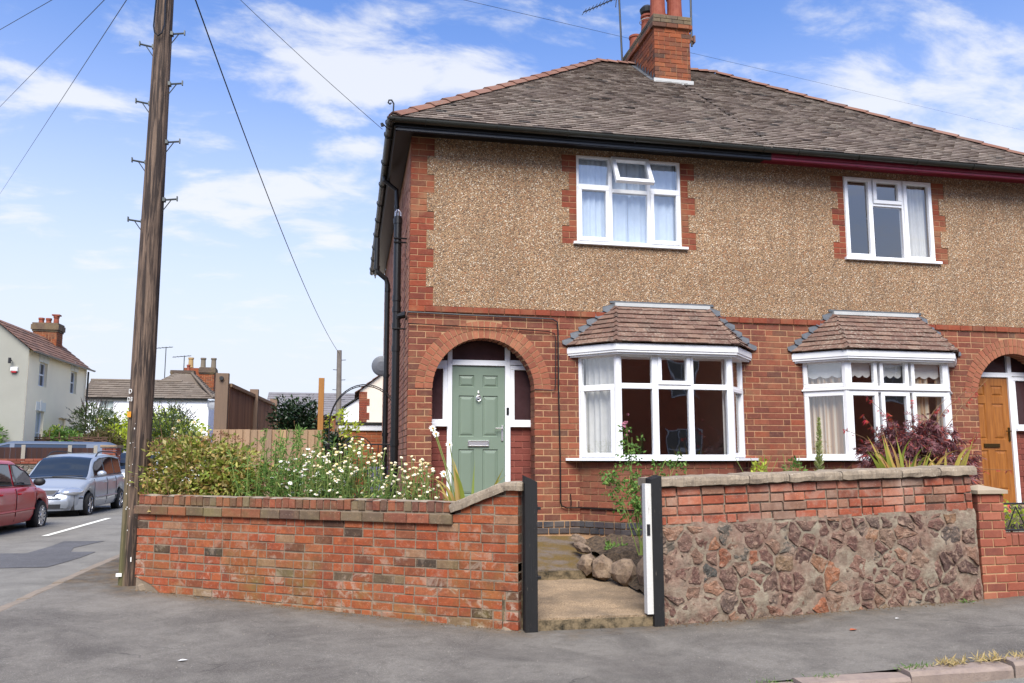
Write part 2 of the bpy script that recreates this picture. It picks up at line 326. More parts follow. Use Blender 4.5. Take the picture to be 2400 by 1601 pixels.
def asphalt(a,b,dk,sa=.4):
    def f(t):
        P=t.pos(); s=t.scale(P,(1,1.1,1)); n=t.noise(s,1.1,7,.66,.6); f2=t.noise(P,120,4,.75); m=t.noise(P,7,6,.65); m2=t.noise(P,38,4,.7)
        c=t.mix(t.rng(n,.36,.62),lin(a),lin(b)); c=t.mix(t.rng(m,.5,.72,0,sa),c,lin(dk)); c=t.mix(t.rng(t.noise(t.scale(P,(1,.9,1)),2.6,8,.8,.9),.44,.64,0,.6),c,t.mix(1.0,c,G(.62),'MULTIPLY'))
        c=t.mix(t.rng(m2,.42,.62,0,.5),c,t.mix(1.0,c,G(.68),'MULTIPLY')); c=t.mix(t.rng(f2,.57,.7,0,.65),c,lin('#b5b0a8')); c=t.mix(t.rng(f2,.45,.32,0,.65),c,lin('#3d3b3a')); return c,f2
    return f
def pave(t):
    c,h=asphalt('#57524c','#736e66','#4a443c')(t); P=t.pos(); s=t.n('ShaderNodeSeparateXYZ',Vector=P)
    dd=t.math('ADD',t.math('MULTIPLY',t.math('SUBTRACT',s.outputs[0],.752),-.529),t.math('MULTIPLY',t.math('ADD',s.outputs[1],3.687),-.849))
    d2=t.math('MULTIPLY',t.math('ADD',s.outputs[1],3.70),-1.0); left=t.math('LESS_THAN',s.outputs[0],.8)
    d=t.math('ADD',t.math('MULTIPLY',dd,left),t.math('MULTIPLY',d2,t.math('SUBTRACT',1.0,left)))
    near=t.rng(t.math('ADD',d,t.math('MULTIPLY',t.noise(P,2.2,6,.75),.8)),.78,.3,0,1)
    f=t.math('MULTIPLY',near,t.rng(t.noise(P,3.4,6,.7),.35,.6,.1,.9),clamp=True)
    vo=t.n('ShaderNodeTexVoronoi',{'feature':'DISTANCE_TO_EDGE'},Vector=t.n('ShaderNodeVectorMath',{'operation':'ADD'},i0=t.scale(P,(.75,.9,0)),i1=t.scale(t.n('ShaderNodeTexNoise',Vector=P,Scale=3.0,Detail=5.0).outputs['Color'],(.35,.35,0))).outputs[0],Scale=.8)
    ck=t.math('MULTIPLY',t.rng(vo.outputs['Distance'],.006,.001,0,1),t.rng(t.noise(P,.7,2),.5,.6,0,.75)); c=t.mix(ck,c,lin('#2c2a28'))
    c=t.mix(f,c,t.mix(t.rng(t.noise(P,5,5,.7),.4,.6),lin('#5a4526'),lin('#3c352b'))); return c,h
PAVE=material('pavement_asphalt',rough=.93,bump=.6,bdist=.006,build=pave)
ROAD=material('road_asphalt',rough=.95,bump=.6,bdist=.006,build=asphalt('#6b6862','#7c7972','#5f5c55',.2))
PATCH=material('road_patch',rough=.95,bump=.5,bdist=.006,build=asphalt('#4d4d50','#57575a','#444446',.3))
ROADP=material('road_paint','#d8d7cc',rough=.7,var=.08)
MOSS=material('mossy_asphalt',rough=.97,bump=.7,bdist=.01,build=lambda t:(t.mix(t.rng(t.noise(t.pos(),4,5,.6),.42,.58),t.mix(t.rng(t.noise(t.pos(),90,3),.35,.7),lin('#4a4038'),lin('#75685a')),t.mix(t.rng(t.noise(t.pos(),60,3),.3,.7),lin('#453c1a'),lin('#6b5124'))),t.noise(t.pos(),90,4)))
CONC=material('aggregate_concrete',rough=.95,bump=.6,bdist=.006,build=lambda t:(t.mix(t.rng(t.noise(t.pos(),3,5,.6),.4,.65,0,.7),t.mix(t.rng(t.noise(t.pos(),110,3,.7),.35,.65),lin('#4f4030'),lin('#b0987a')),lin('#5a4e40')),t.noise(t.pos(),110,4)))
CONCD=material('mossy_riser',rough=.95,bump=.7,bdist=.01,build=lambda t:(t.mix(t.rng(t.noise(t.pos(),9,6,.7),.4,.62),lin('#75664e'),lin('#211d10')),t.noise(t.pos(),60,5)))
def stone(t):
    P=t.pos(); r=t.rand(); c=t.ramp(r,[(0,lin('#553f38')),(.2,lin('#6f4e44')),(.38,lin('#6a5248')),(.52,lin('#7f5e50')),(.64,lin('#5f5048')),(.74,lin('#8f6a54')),(.82,lin('#6e6458')),(.88,lin('#474845')),(.94,lin('#9a5c3e')),(1,lin('#7c6c54'))])
    n=t.noise(P,20,8,.75); c=t.mix(t.rng(n,.38,.62,0,.8),c,t.mix(1.0,c,G(.42),'MULTIPLY')); c=t.mix(t.rng(t.noise(P,13,8,.75,.5),.5,.62,0,.75),c,lin('#98806e')); c=t.mix(t.rng(t.noise(P,60,4,.7),.58,.68,0,.5),c,lin('#b5a08c')); return c,t.noise(P,30,7,.75)
STONE=material('rubble_stone',rough=.92,bump=1.0,bdist=.02,build=stone)
MORTP=material('lime_mortar',rough=.97,bump=1.0,bdist=.015,build=lambda t:(t.mix(t.rng(t.noise(t.pos(),14,7,.72),.42,.62,0,.7),t.mix(t.rng(t.noise(t.pos(),3.2,6,.7),.38,.6),t.mix(t.rng(t.noise(t.pos(),20,5),.4,.7),lin('#745a4d'),lin('#927869')),lin('#8a8170')),t.mix(t.rng(t.noise(t.pos(),5,5),.4,.6),lin('#5a4438'),lin('#6e5e52'))),t.noise(t.pos(),28,7,.7)))
SOIL=material('soil',rough=1,bump=1,bdist=.03,build=lambda t:(t.mix(t.rng(t.noise(t.pos(),26,7,.75),.4,.65),lin('#2c2219'),lin('#6a5844')),t.noise(t.pos(),26,6,.7)))
ROCKM=material('boulder',rough=.92,bump=1.0,bdist=.02,build=lambda t:(t.mix(t.rng(t.noise(t.pos(),9,8,.75),.35,.65),t.mix(t.rng(t.noise(t.pos(),30,5,.7),.4,.6),lin('#4e4036'),lin('#7c6656')),lin('#94806a')),t.noise(t.pos(),30,7,.75)))
def polewood(t):
    P=t.pos(); s=t.scale(P,(30,30,1.1)); n=t.noise(s,1.6,8,.7); k=t.noise(t.scale(P,(14,14,.7)),2.0,5,.6,.4)
    c=t.mix(t.rng(n,.35,.66),lin('#3a2c24'),lin('#7d6857')); c=t.mix(t.rng(k,.46,.56,0,.9),c,lin('#1f1512'))
    sx=t.n('ShaderNodeSeparateXYZ',Vector=P); lowz=t.rng(sx.outputs[2],.2,2.2,1,0)
    c=t.mix(t.math('MULTIPLY',t.math('MULTIPLY',lowz,t.rng(sx.outputs[0],-3.13,-3.2,0,1)),.6,clamp=True),c,lin('#6d6a3a')); return c,n
POLEW=material('weathered_pole_wood',rough=.85,bump=1.0,bdist=.012,build=polewood)
def plank(cs):
    def f(t):
        P=t.pos(); c=t.ramp(t.rand(),[(i/(len(cs)-1),lin(h)) for i,h in enumerate(cs)]); n=t.noise(t.scale(P,(40,40,1.5)),1.4,6,.65)
        return t.mix(t.rng(n,.35,.7,0,.5),c,t.mix(1.0,c,G(.55),'MULTIPLY')),n
    return f
FPLANK=material('fence_board',rough=.85,bump=.4,build=plank(['#8f7358','#a3866a','#86705c','#a88a68']))
DPLANK=material('dark_fence_slat',rough=.85,bump=.4,build=plank(['#7a5844','#8a654c','#6a4a38','#9a745a']))
FPOST=material('fence_post_wood',rough=.85,bump=.4,build=plank(['#6f5c4c','#80695a']))
OPOST=material('orange_post_wood',rough=.8,bump=.3,build=plank(['#9a6a34','#a8743a']))
GREEND=material('sage_green_door','#6b7a6b',rough=.42,bump=.08,bscale=200,var=.03)
OAKD=material('varnished_oak_door',rough=.4,bump=.15,build=lambda t:(t.mix(t.rng(t.noise(t.scale(t.pos(),(30,30,2)),1.5,6),.35,.7),lin('#7c4a1c'),lin('#99622a')),))
def glass():
    m=bpy.data.materials.new('window_glass'); m.use_nodes=True; m.node_tree.nodes.clear(); t=T(m.node_tree)
    ge=t.n('ShaderNodeNewGeometry'); cs=t.math('ABSOLUTE',t.n('ShaderNodeVectorMath',{'operation':'DOT_PRODUCT'},i0=ge.outputs['Normal'],i1=ge.outputs['Incoming']).outputs['Value'])
    frv=t.math('ADD',.19,t.math('MULTIPLY',.81,t.math('POWER',t.math('SUBTRACT',1.0,cs,clamp=True),5.0))); nz=t.noise(t.pos(),1.6,2,.5); b=t.n('ShaderNodeBump',Strength=.12,Distance=.03,Height=nz)
    gl=t.n('ShaderNodeBsdfGlossy',Color=G(1),Roughness=.015,Normal=b.outputs[0]); tr=t.n('ShaderNodeBsdfTransparent',Color=(.965,.975,.97,1))
    mx=t.n('ShaderNodeMixShader',i0=frv,i1=tr.outputs[0],i2=gl.outputs[0]); o=t.n('ShaderNodeOutputMaterial'); m.node_tree.links.new(mx.outputs[0],o.inputs[0]); return m
GLASS=glass()
DGLASS=material('obscured_dark_glass','#3b2a2c',rough=.12,var=.2,vscale=6)
CARGL=material('car_glass','#1e2429',rough=.03,spec=.9,coat=.4)
ARCHB=material('arch_brick',rough=.9,bump=.3,bdist=.005,build=brick_build([(0,'#8c4e3a'),(.3,'#ab6448'),(.6,'#9c5a44'),(1,'#b57052')],stain='#b09068',sa=.2,da=.35,speck=.12,tone=(.74,.74,.72,1)))
CURT=material('net_curtain','#b9c6d6',rough=.9,var=.06,vscale=7)
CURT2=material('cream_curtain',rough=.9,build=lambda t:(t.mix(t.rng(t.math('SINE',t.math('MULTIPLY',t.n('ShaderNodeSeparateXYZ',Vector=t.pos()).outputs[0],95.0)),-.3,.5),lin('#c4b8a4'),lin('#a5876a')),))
CURTW=material('white_curtain','#bdbcb9',rough=.9,var=.08,vscale=7)
ROOMW=material('room_plaster','#9c9084',rough=.95)
CARGL2=1
RUBBER=material('tyre_rubber','#1a1a1b',rough=.8)
ALLOY=material('alloy','#b4b6ba',rough=.25,metal=.9)
DARKP=material('dark_trim','#1c1d20',rough=.6)
def leafmat(name,stops,tr=.35,rough=.6):
    m=bpy.data.materials.new(name); m.use_nodes=True; m.node_tree.nodes.clear(); t=T(m.node_tree)
    c=t.ramp(t.rand(),[(p,lin(h)) for p,h in stops]); c=t.mix(t.rng(t.noise(t.pos(),2.5,3),.35,.7,0,.5),c,t.mix(1.0,c,G(.62),'MULTIPLY'))
    d=t.n('ShaderNodeBsdfPrincipled',Base_Color=c,Roughness=rough); d.inputs['Specular IOR Level'].default_value=.3
    tl=t.n('ShaderNodeBsdfTranslucent',Color=c); mx=t.n('ShaderNodeMixShader',i0=tr,i1=d.outputs[0],i2=tl.outputs[0]); o=t.n('ShaderNodeOutputMaterial'); m.node_tree.links.new(mx.outputs[0],o.inputs[0]); return m
# ================================================================ GROUND, ROAD, PAVEMENT, KERB
def sheet(name,mat,grids,dz,kind='structure'):
    mb=MB()
    for P,nu,nv in grids:
        vs=[]
        for i in range(nu+1):
            for j in range(nv+1):
                x,y=P(i/nu,j/nv); vs.append((x,y,g(x,y)+dz))
        fs=[(i*(nv+1)+j,(i+1)*(nv+1)+j,(i+1)*(nv+1)+j+1,i*(nv+1)+j+1) for i in range(nu) for j in range(nv)]
        mb.add(vs,fs)
    return mb.build(name,mat,None,kind=kind,smooth=True)
def nl(a,b,k=1.0): return lambda t:a+(b-a)*t
def far(t,a,b): return a+(b-a)*t*t
mb=MB(); mb.add([(-900,-900,-.35),(900,-900,-.35),(900,900,-.35),(-900,900,-.35)],[(0,1,2,3)])
mb.build('ground',material('far_ground','#6d6a5a',rough=1,var=.2,vscale=.2),kind='structure')
sheet('road',ROAD,[(lambda u,v:(-60+100*u,-14.0+8.6*v),160,20),(lambda u,v:(-9.3+5.5*u,-5.4+65*v),12,120),(lambda u,v:(-60+50.7*u,-5.4+65*v),30,60),(lambda u,v:(-3.8+2.2*u,-5.4+2.2*v),6,6)],-.1)
def fan(u,v):
    a=R(180+90*v); return (-1.85+2*u*math.cos(a),-3.5+2*u*math.sin(a))
sheet('pavement',PAVE,[(lambda u,v:(-1.85+40*u,-5.5+6*v),140,24),(lambda u,v:(-3.85+2*u,-3.5+50*v),8,120),(fan,8,16)],0)
o=sheet('far_pavement',PAVE,[(lambda u,v:(-12.4+3.1*u,-5+60*v),8,60),(lambda u,v:(-40+27.6*u,-5+60*v),8,60)],.02)
# kerb stones
kerb=tag(link(bpy.data.objects.new('kerb',None)),kind='structure')
rk=random.Random(5)
def kstone(c,dx,L,mat=None,q=1.0):
    z=g(c[0],c[1]); M=frame((c[0],c[1],z),dx); mb=MB(); j=lambda a:rk.uniform(-a,a); n=5; vs=[];fs=[]
    prof=[(-.07,-.2),(-.075,-.03),(-.055,-.004),(.05,.002),(.07,-.01),(.07,-.2)]
    for i in range(n+1):
        x=-L/2+L*i/n
        for (y,zz) in prof: vs.append(M@Vector((x,y+j(.006),zz+j(.004))))
    k=len(prof)
    for i in range(n):
        for q in range(k-1): a=i*k+q; fs.append((a,a+1,a+k+1,a+k))
    fs.append(tuple(range(k))[::-1]); fs.append(tuple(n*k+q for q in range(k)))
    mb.add(vs,fs).build('kerb_stone',mat or PINK,kerb,kind=None)
x=-1.85
while x<9:
    L=rk.uniform(.72,.95); kstone((x+L/2,-5.56+rk.uniform(-.012,.012)),(1,0,0),L-.012); x+=L
for k in range(4):
    a=R(191+22.5*k); kstone((-1.85+2.06*math.cos(a),-3.5+2.06*math.sin(a)),(-math.sin(a),math.cos(a),0),.78,KERBG)
y=-3.5
while y<16:
    L=rk.uniform(.8,.95); kstone((-3.91,y+L/2),(0,-1,0),L-.01,KERBG); y+=L
def flat(name,mat,pts,dz,kind='structure'):
    return MB().add([(x,y,g(x,y)+dz) for x,y in pts],[tuple(range(len(pts)))]).build(name,mat,kind=kind)
flat('centre_line',ROADP,[(-6.40,5.75),(-6.28,5.75),(-6.40,10.2),(-6.53,10.2)],-.092)
flat('centre_line',ROADP,[(-6.1,-1.0),(-5.98,-1.0),(-6.1,2.4),(-6.22,2.4)],-.092)
flat('centre_line',ROADP,[(-6.62,14.2),(-6.5,14.2),(-6.6,18.6),(-6.72,18.6)],-.092)
PP=[(-6.6,2.0),(-6.0,2.99),(-5.61,2.91),(-5.6,3.9),(-5.66,4.7),(-4.97,4.63),(-5.15,3.6),(-5.0,3.0),(-4.62,2.94),(-4.62,2.2),(-4.67,1.6),(-4.72,1.2),(-5.3,1.22)]
flat('road_patch',PATCH,PP[::-1],-.094)
# house plot: raised garden soil, path, steps
def poly(name,mat,pts,kind='structure',**k): return MB().add(pts,[tuple(range(len(pts)))]).build(name,mat,kind=kind,**k)
mb=MB()
n=14; vs=[];fs=[]
def soilz(x,y): return .62+.1*noise.noise(Vector((x*1.3,y*1.3,0)))
def soilgrid(mb,x0,x1,y0,y1,nx,ny,ylow=None,zf=soilz):
    vs=[]; 
    for i in range(nx+1):
        for j in range(ny+1):
            x=x0+(x1-x0)*i/nx; lo=y0 if ylow is None else ylow(x); y=lo+(y1-lo)*j/ny; vs.append((x,y,zf(x,y)))
    mb.add(vs,[(i*(ny+1)+j,(i+1)*(ny+1)+j,(i+1)*(ny+1)+j+1,i*(ny+1)+j+1) for i in range(nx) for j in range(ny)])
wl=lambda x:-3.687-(x-.752)*.6230+.16
soilgrid(mb,-2.9,.05,-1,0,24,10,wl,lambda x,y:soilz(x,y)+.15)
soilgrid(mb,.05,.68,-1,-1.0,6,8,wl,lambda x,y:soilz(x,y)+.1)
soilgrid(mb,2.18,5.3,-3.5,-.0,60,50,None,lambda x,y:(lambda lo,hi,t:lo+(hi-lo)*t+.05*noise.noise(Vector((x*6,y*6,3)))+.02*noise.noise(Vector((x*19,y*19,3))))(.13 if y<-1.8 else .36,soilz(x,y)-.24+.2*min(1,max(0,-y/3.2)),min(1,max(0,(x-2.15)/.6))))
soilgrid(mb,5.62,10.6,-3.5,0,16,10,None,lambda x,y:.75)
mb.build('garden_soil',SOIL,kind='structure',smooth=True)
# side garden ground and rear
MB().box(-3.0,0,0,9.5,-.1,.46).build('side_path',MOSS,kind='structure')
st=thing('path_steps','mossy concrete step path rising between the two gate posts to the green door','steps',(1.38,-3.7,0))
def lumpy(mb,x0,x1,y0,y1,zf,zb,nx=20,ny=16,sk=None):
    vs=[]
    for i in range(nx+1):
        for j in range(ny+1):
            x=x0+(x1-x0)*i/nx; y=y0+(y1-y0)*j/ny; e=.012*noise.noise(Vector((x*7,y*7,1)))
            yy=y+(.02*noise.noise(Vector((x*5,0,y0))) if j==0 else 0); vs.append((x,yy,zf(x,y)+e))
    fs=[(i*(ny+1)+j,(i+1)*(ny+1)+j,(i+1)*(ny+1)+j+1,i*(ny+1)+j+1) for i in range(nx) for j in range(ny)]
    for i in range(nx+1): vs.append((vs[i*(ny+1)][0],vs[i*(ny+1)][1]-.006,zb))
    b=(nx+1)*(ny+1)
    mbt=mb; n0=len(vs)
    mb.add(vs,fs+[(b+i,b+i+1,(i+1)*(ny+1),i*(ny+1)) for i in range(nx)])
m1=MB(); lumpy(m1,.86,1.955,-3.69,-3.58,lambda x,y:.10+.045*(y+3.69)/1.9,-.02,20,2); lumpy(m1,.86,2.3,-3.58,-1.8,lambda x,y:.10+.045*(y+3.69)/1.9,-.02); m1.build('lower_step',CONC,st,smooth=False)
m2=MB(); m2.box(.86,1.96,-3.705,-3.60,-.02,.085); m2.build('lower_riser',CONCD,st)
m3=MB(); lumpy(m3,.7,2.36,-1.84,.02,lambda x,y:.255+.20*max(0,(y+1.84)/1.84)**.8-.03*(x-1.3),.12); m3.build('upper_step',MOSS,st)
m4=MB(); m4.box(.8,1.9,-1.862,-1.80,.08,.235); m4.build('upper_riser',CONCD,st)
MB().box(.6,.86,-3.6,0,-.1,.3).build('path_edge',CONCD,st)
# rockery stones by the path
def rock(seed,c,r,mat,name='stone',parent=None,flat_=.7,**k):
    rr=random.Random(seed); bm=bmesh_ico(2); vs=[]
    off=Vector((rr.random()*9,rr.random()*9,0))
    for v in bm[0]:
        p=Vector(v); d=1+.45*noise.noise(p*1.1+off)+.12*noise.noise(p*3+off); q=Vector((p.x*r[0],p.y*r[1],p.z*r[2]))*d
        q=Vector([math.floor(a/ (.35*min(r))+.5)*(.35*min(r))*.45+a*.55 for a in q]); vs.append(q+Vector(c))
    return MB().add(vs,bm[1]).build(name,mat,parent,**k)
import bmesh
def bmesh_ico(n):
    b=bmesh.new(); bmesh.ops.create_icosphere(b,subdivisions=n,radius=1); v=[tuple(x.co) for x in b.verts]; f=[tuple(x.index for x in q.verts) for q in b.faces]; b.free(); return v,f
rocks=thing('rockery_edging','rough brown boulders edging the flower bed beside the entrance path','rockery',(2.1,-2,.2))
for i,(c,r) in enumerate([((1.92,-1.82,.30),(.09,.15,.12)),((2.06,-2.0,.27),(.12,.15,.15)),((2.20,-2.3,.26),(.14,.17,.16)),((2.34,-2.8,.3),(.14,.3,.2)),((2.02,-1.35,.42),(.07,.3,.06)),((2.14,-.8,.47),(.06,.3,.05))]): rock(i,c,r,ROCKM,'stone',rocks)
# ================================================================ LEFT FRONT WALL (splayed)
LWd=Vector((.849,-.529,0)).normalized(); LWo=Vector((.752,-3.687,0))-LWd*4.4
LM=frame(LWo,LWd)      # local x 0..4.4 left to right, y into the garden, z up
lw=thing('front_garden_wall','weathered orange-red brick garden wall with brick-on-edge top left of the gateway','wall',tuple(LWo))
def base_z(x): p=LM@Vector((x,0,0)); return g(p.x,p.y)
def lsegs(z):
    l=0.0
    if z<.19: l=.33-z*.6
    if z<.09: # bottom course follows the ground
        l=max(l,1.5 if z<.06 else .5)
    hi=4.37
    # slope top between x=3.72 (z .99) and 4.24 (z 1.22)
    if z>.90:
        if z>1.225: return []
        l=3.74 if z<1.0 else 3.74+(z-1.0)*.52/.24+.02
    return [(l,hi)]
bk=courses(.0,.083,15,lsegs,pitch=.222,off=.03,gap=.012,dep=.1,jit=.012,hdr=.24,rnd=random.Random(11),vary=.004)
bk=[((tuple((x,z+.007*noise.noise(Vector((x*1.1,z*.8,5))))for x,z in q)),p,d) for q,p,d in bk]
lay(lw,LM,bk,WALLB,'brick',nmax=300)
mb=MB(); mb.box(.02,4.37,.005,.22,-.1,.9,LM); mb.prism([(3.75,.89),(4.37,.89),(4.37,1.21),(4.25,1.2),(3.75,.985)],LM,.005,.22)
mb.build('mortar_core',MORTG,lw)
# oversailing band, brick on edge top
bb=courses(.895,.094,1,lambda z:[(-.03,3.74)],pitch=.236,off=-.03,gap=.009,dep=.12,jit=.006,rnd=random.Random(3),proud=.035)
lay(lw,LM,bb,BANDB,'band_brick')
eb=[];x=.0;r=random.Random(8)
while x<3.66:
    wd=r.uniform(.064,.078); t=1.095+r.uniform(-.012,.006); eb.append((((x,.998),(x+wd,.998),(x+wd,t),(x,t)),-.0+r.uniform(-.006,.008),.2)); x+=wd+.010
lay(lw,LM,eb,BANDB,'top_brick')
mb=MB(); mb.box(-.015,3.72,-.018,.23,.90,.985,LM); mb.box(.0,3.70,.012,.215,.985,1.085,LM)
mb.build('band_mortar',MORTG,lw)
# weathered top mortar, lumpy
vs=[];fs=[];nx=70;ny=6
for i in range(nx+1):
    for j in range(ny+1):
        xx=3.72*i/nx; yy=.0+.22*j/ny; vs.append(LM@Vector((xx,yy,1.088+.012*noise.noise(Vector((xx*6,yy*9,0)))+.01*math.sin(PI*j/ny))))
for i in range(nx):
    for j in range(ny): a=i*(ny+1)+j; fs.append((a,a+ny+1,a+ny+2,a+1))
MB().add(vs,fs).build('top_mortar',COPE,lw,smooth=True)
def slab(name,M,x0,x1,y0,y1,z0,z1,mat,parent,seed,nx=10,sx=0,rgh=.006,kind=None):
    """worn coping stone; sx shears z along x"""
    r=random.Random(seed); mb=MB(); vs=[];fs=[]; prof=[(y0,z0),(y0-.004,(z0+z1)/2),(y0+.004,z1-.01),(y0+.018,z1),(y1-.015,z1),(y1,z1-.01),(y1,z0)]
    k=len(prof)
    for i in range(nx+1):
        x=x0+(x1-x0)*i/nx; e=.010 if i in(0,nx) else 0
        for q,(y,z) in enumerate(prof):
            yy=y+(e if q<4 else -e)+rgh*noise.noise(Vector((x*9+seed,y*9,z*20))); zz=z-(e if 1<q<6 else 0)+sx*(x-x0)+rgh*noise.noise(Vector((x*11,y*11+seed,z*9)))
            vs.append(M@Vector((x,yy,zz)))
    for i in range(nx):
        for q in range(k): a=i*k+q; b=i*k+(q+1)%k; fs.append((a,b,b+k,a+k))
    fs.append(tuple(range(k))[::-1]); fs.append(tuple(nx*k+q for q in range(k)))
    return mb.add(vs,fs).build(name,mat,parent,kind=kind)
A=Vector((3.70,0,1.075)); B=Vector((4.235,0,1.285)); th=math.atan2(B.z-A.z,B.x-A.x); L=(B-A).length
SM=LM@Matrix.Translation(A)@Matrix.Rotation(-th,4,'Y')
slab('sloping_coping',SM,0,L,-.04,.25,-.085,0,COPE,lw,4)
slab('coping_cap',LM,4.225,4.42,-.04,.25,1.21,1.285,COPE,lw,5,nx=5)
mb=MB(); 
rr=random.Random(2)
for (x,z,w_,h_) in [(.12,.10,.2,.14),(.22,.0,.22,.12),(.05,.0,.14,.1),(4.28,.0,.16,.1),(4.05,-.02,.3,.07)]:
    rock(int(x*99),tuple(LM@Vector((x,.04,z))),(w_*.5,.05,h_*.6),MORTG,'rubble_patch',lw)
# return wall along the side road
sw=thing('side_boundary_wall','low brick boundary wall running back along the side road behind the pole','wall',(-2.99,-1.2,0))
SWd=Vector((0,-1,0)); SMx=frame((-2.97,3.2,0),SWd)
sb=courses(.08,.083,10,lambda z:[(0,4.42)],pitch=.222,gap=.011,dep=.1,jit=.006,rnd=random.Random(21))
lay(sw,SMx,sb,WALLB,'brick',nmax=150)
MB().box(0,4.44,.01,.22,-.1,.905,SMx).build('mortar_core',MORTG,sw)
for k in range(5): slab('coping',SMx,.9*k,.9*k+.89,-.03,.25,.905,1.0,COPE,sw,k+30)
# ================================================================ RIGHT FRONT WALL: rubble with brick courses and stone coping, rising with the street
RM=frame((2.04,-3.7,0),(1,0,.030)); RMz=RM
rw=thing('stone_garden_wall','rubble stone wall topped by four brick courses and sandstone coping right of the gateway','wall',(2.04,-3.7,0))
WL=3.36
rb=courses(.885,.0865,4,lambda z:[(.02,WL-.02)],pitch=.235,off=.1,gap=.016,dep=.1,jit=.012,hdr=.3,rnd=random.Random(17),vary=.009)
rb=[((tuple((x,z+.012*noise.noise(Vector((x*1.6,z*2,9))))for x,z in q)),p,d) for q,p,d in rb]
lay(rw,RM,rb,UPB,'brick')
MB().box(0.02,WL-.01,.018,.42,-.25,1.23,RM).build('mortar_core',MORTP,rw)
cx=[0,.93,1.34,1.90,2.55,2.98,WL+.04]
for k in range(6): slab('coping_stone',RM,cx[k]+.004,cx[k+1]-.004,-.045,.44,1.232,1.318-(.0 if k%2 else .006),COPE,rw,k+50,nx=12,rgh=.012)
# rubble: irregular cells, each a stone
def cells(W,H,n,seed):
    r=random.Random(seed); pts=[]; tries=0; dmin=.098
    while len(pts)<n and tries<20000:
        tries+=1; p=(r.uniform(0,W),r.uniform(-.05,H)); dm=dmin*r.choice((.5,.7,.9,1.3,1.9))
        if all(((p[0]-q[0])/1.35)**2+(p[1]-q[1])**2>dm*dm for q in pts): pts.append(p)
    out=[]
    for p in pts:
        poly=[(0,-.08),(W,-.08),(W,H),(0,H)]
        for q in pts:
            if q is p: continue
            dx,dz=q[0]-p[0],q[1]-p[1]
            if dx*dx+dz*dz>.46: continue
            mx,mz=(p[0]+q[0])/2,(p[1]+q[1])/2; new=[]
            for i in range(len(poly)):
                a,b=poly[i],poly[(i+1)%len(poly)]; da=(a[0]-mx)*dx+(a[1]-mz)*dz; db=(b[0]-mx)*dx+(b[1]-mz)*dz
                if da<=0: new.append(a)
                if (da<0)!=(db<0) and abs(da-db)>1e-9: t=da/(da-db); new.append((a[0]+(b[0]-a[0])*t,a[1]+(b[1]-a[1])*t))
            poly=new
            if len(poly)<3: break
        if len(poly)>=3: out.append((p,poly))
    return out
def stone_mesh(poly,M,seed):
    r=random.Random(seed); cx=sum(p[0] for p in poly)/len(poly); cz=sum(p[1] for p in poly)/len(poly)
    pts=[]
    for i in range(len(poly)):      # subdivide edges, shrink by the mortar gap, roughen
        a,b=poly[i],poly[(i+1)%len(poly)]; L=math.hypot(b[0]-a[0],b[1]-a[1]); k=max(1,int(L/.035))
        for j in range(k): pts.append((a[0]+(b[0]-a[0])*j/k,a[1]+(b[1]-a[1])*j/k))
    gap=r.uniform(.004,.020); ring=[]
    for (x,z) in pts:
        dx,dz=x-cx,z-cz; L=math.hypot(dx,dz)+1e-6; s=max(.3,(L-gap-.014*abs(noise.noise(Vector((x*40,z*40,seed)))))/L); s*=1+.20*noise.noise(Vector((x*13,z*13,seed*3)))+.08*noise.noise(Vector((x*45,z*45,seed)))
        ring.append((cx+dx*s,cz+dz*s))
    pr=r.uniform(.005,.020); n=len(ring); tx,tz=r.uniform(-.07,.07),r.uniform(-.08,.08)
    V=[];F=[]
    for x,z in ring: V.append((x,.03,z))
    for f,dep in ((1.0,.2),(.93,.85),(.72,1.0),(.4,1.05)):
        for x,z in ring:
            xx=cx+(x-cx)*f; zz=cz+(z-cz)*f
            V.append((xx,-pr*dep+tx*(xx-cx)+tz*(zz-cz)+.016*noise.noise(Vector((xx*20,zz*20,seed)))+.006*noise.noise(Vector((xx*60,zz*60,seed))),zz))
    V.append((cx,-pr,cz)); 
    for q in range(4):
        for i in range(n): F.append((q*n+i,q*n+(i+1)%n,(q+1)*n+(i+1)%n,(q+1)*n+i))
    for i in range(n): F.append((4*n+i,4*n+(i+1)%n,5*n))
    return [M@Vector(v) for v in V],F
mb=MB()
for i,(p,poly_) in enumerate(cells(WL-.02,.87,150,9)):
    if noise.noise(Vector((p[0]*3,p[1]*3,4)))>.46: continue
    V,F=stone_mesh(poly_,RM,i); MB().add(V,F).build('stone',STONE,rw)
# lumpy smeared mortar face
vs=[];fs=[];nx=110;ny=30
for i in range(nx+1):
    for j in range(ny+1):
        x=.01+(WL-.02)*i/nx; z=-.1+1.0*j/ny; vs.append(RM@Vector((x,.000-.038*max(0,noise.noise(Vector((x*4.5,z*4.5,2))))-.012*noise.noise(Vector((x*22,z*22,7))),z)))
for i in range(nx):
    for j in range(ny): a=i*(ny+1)+j; fs.append((a,a+ny+1,a+ny+2,a+1))
MB().add(vs,fs).build('smeared_mortar',MORTP,rw,smooth=True)
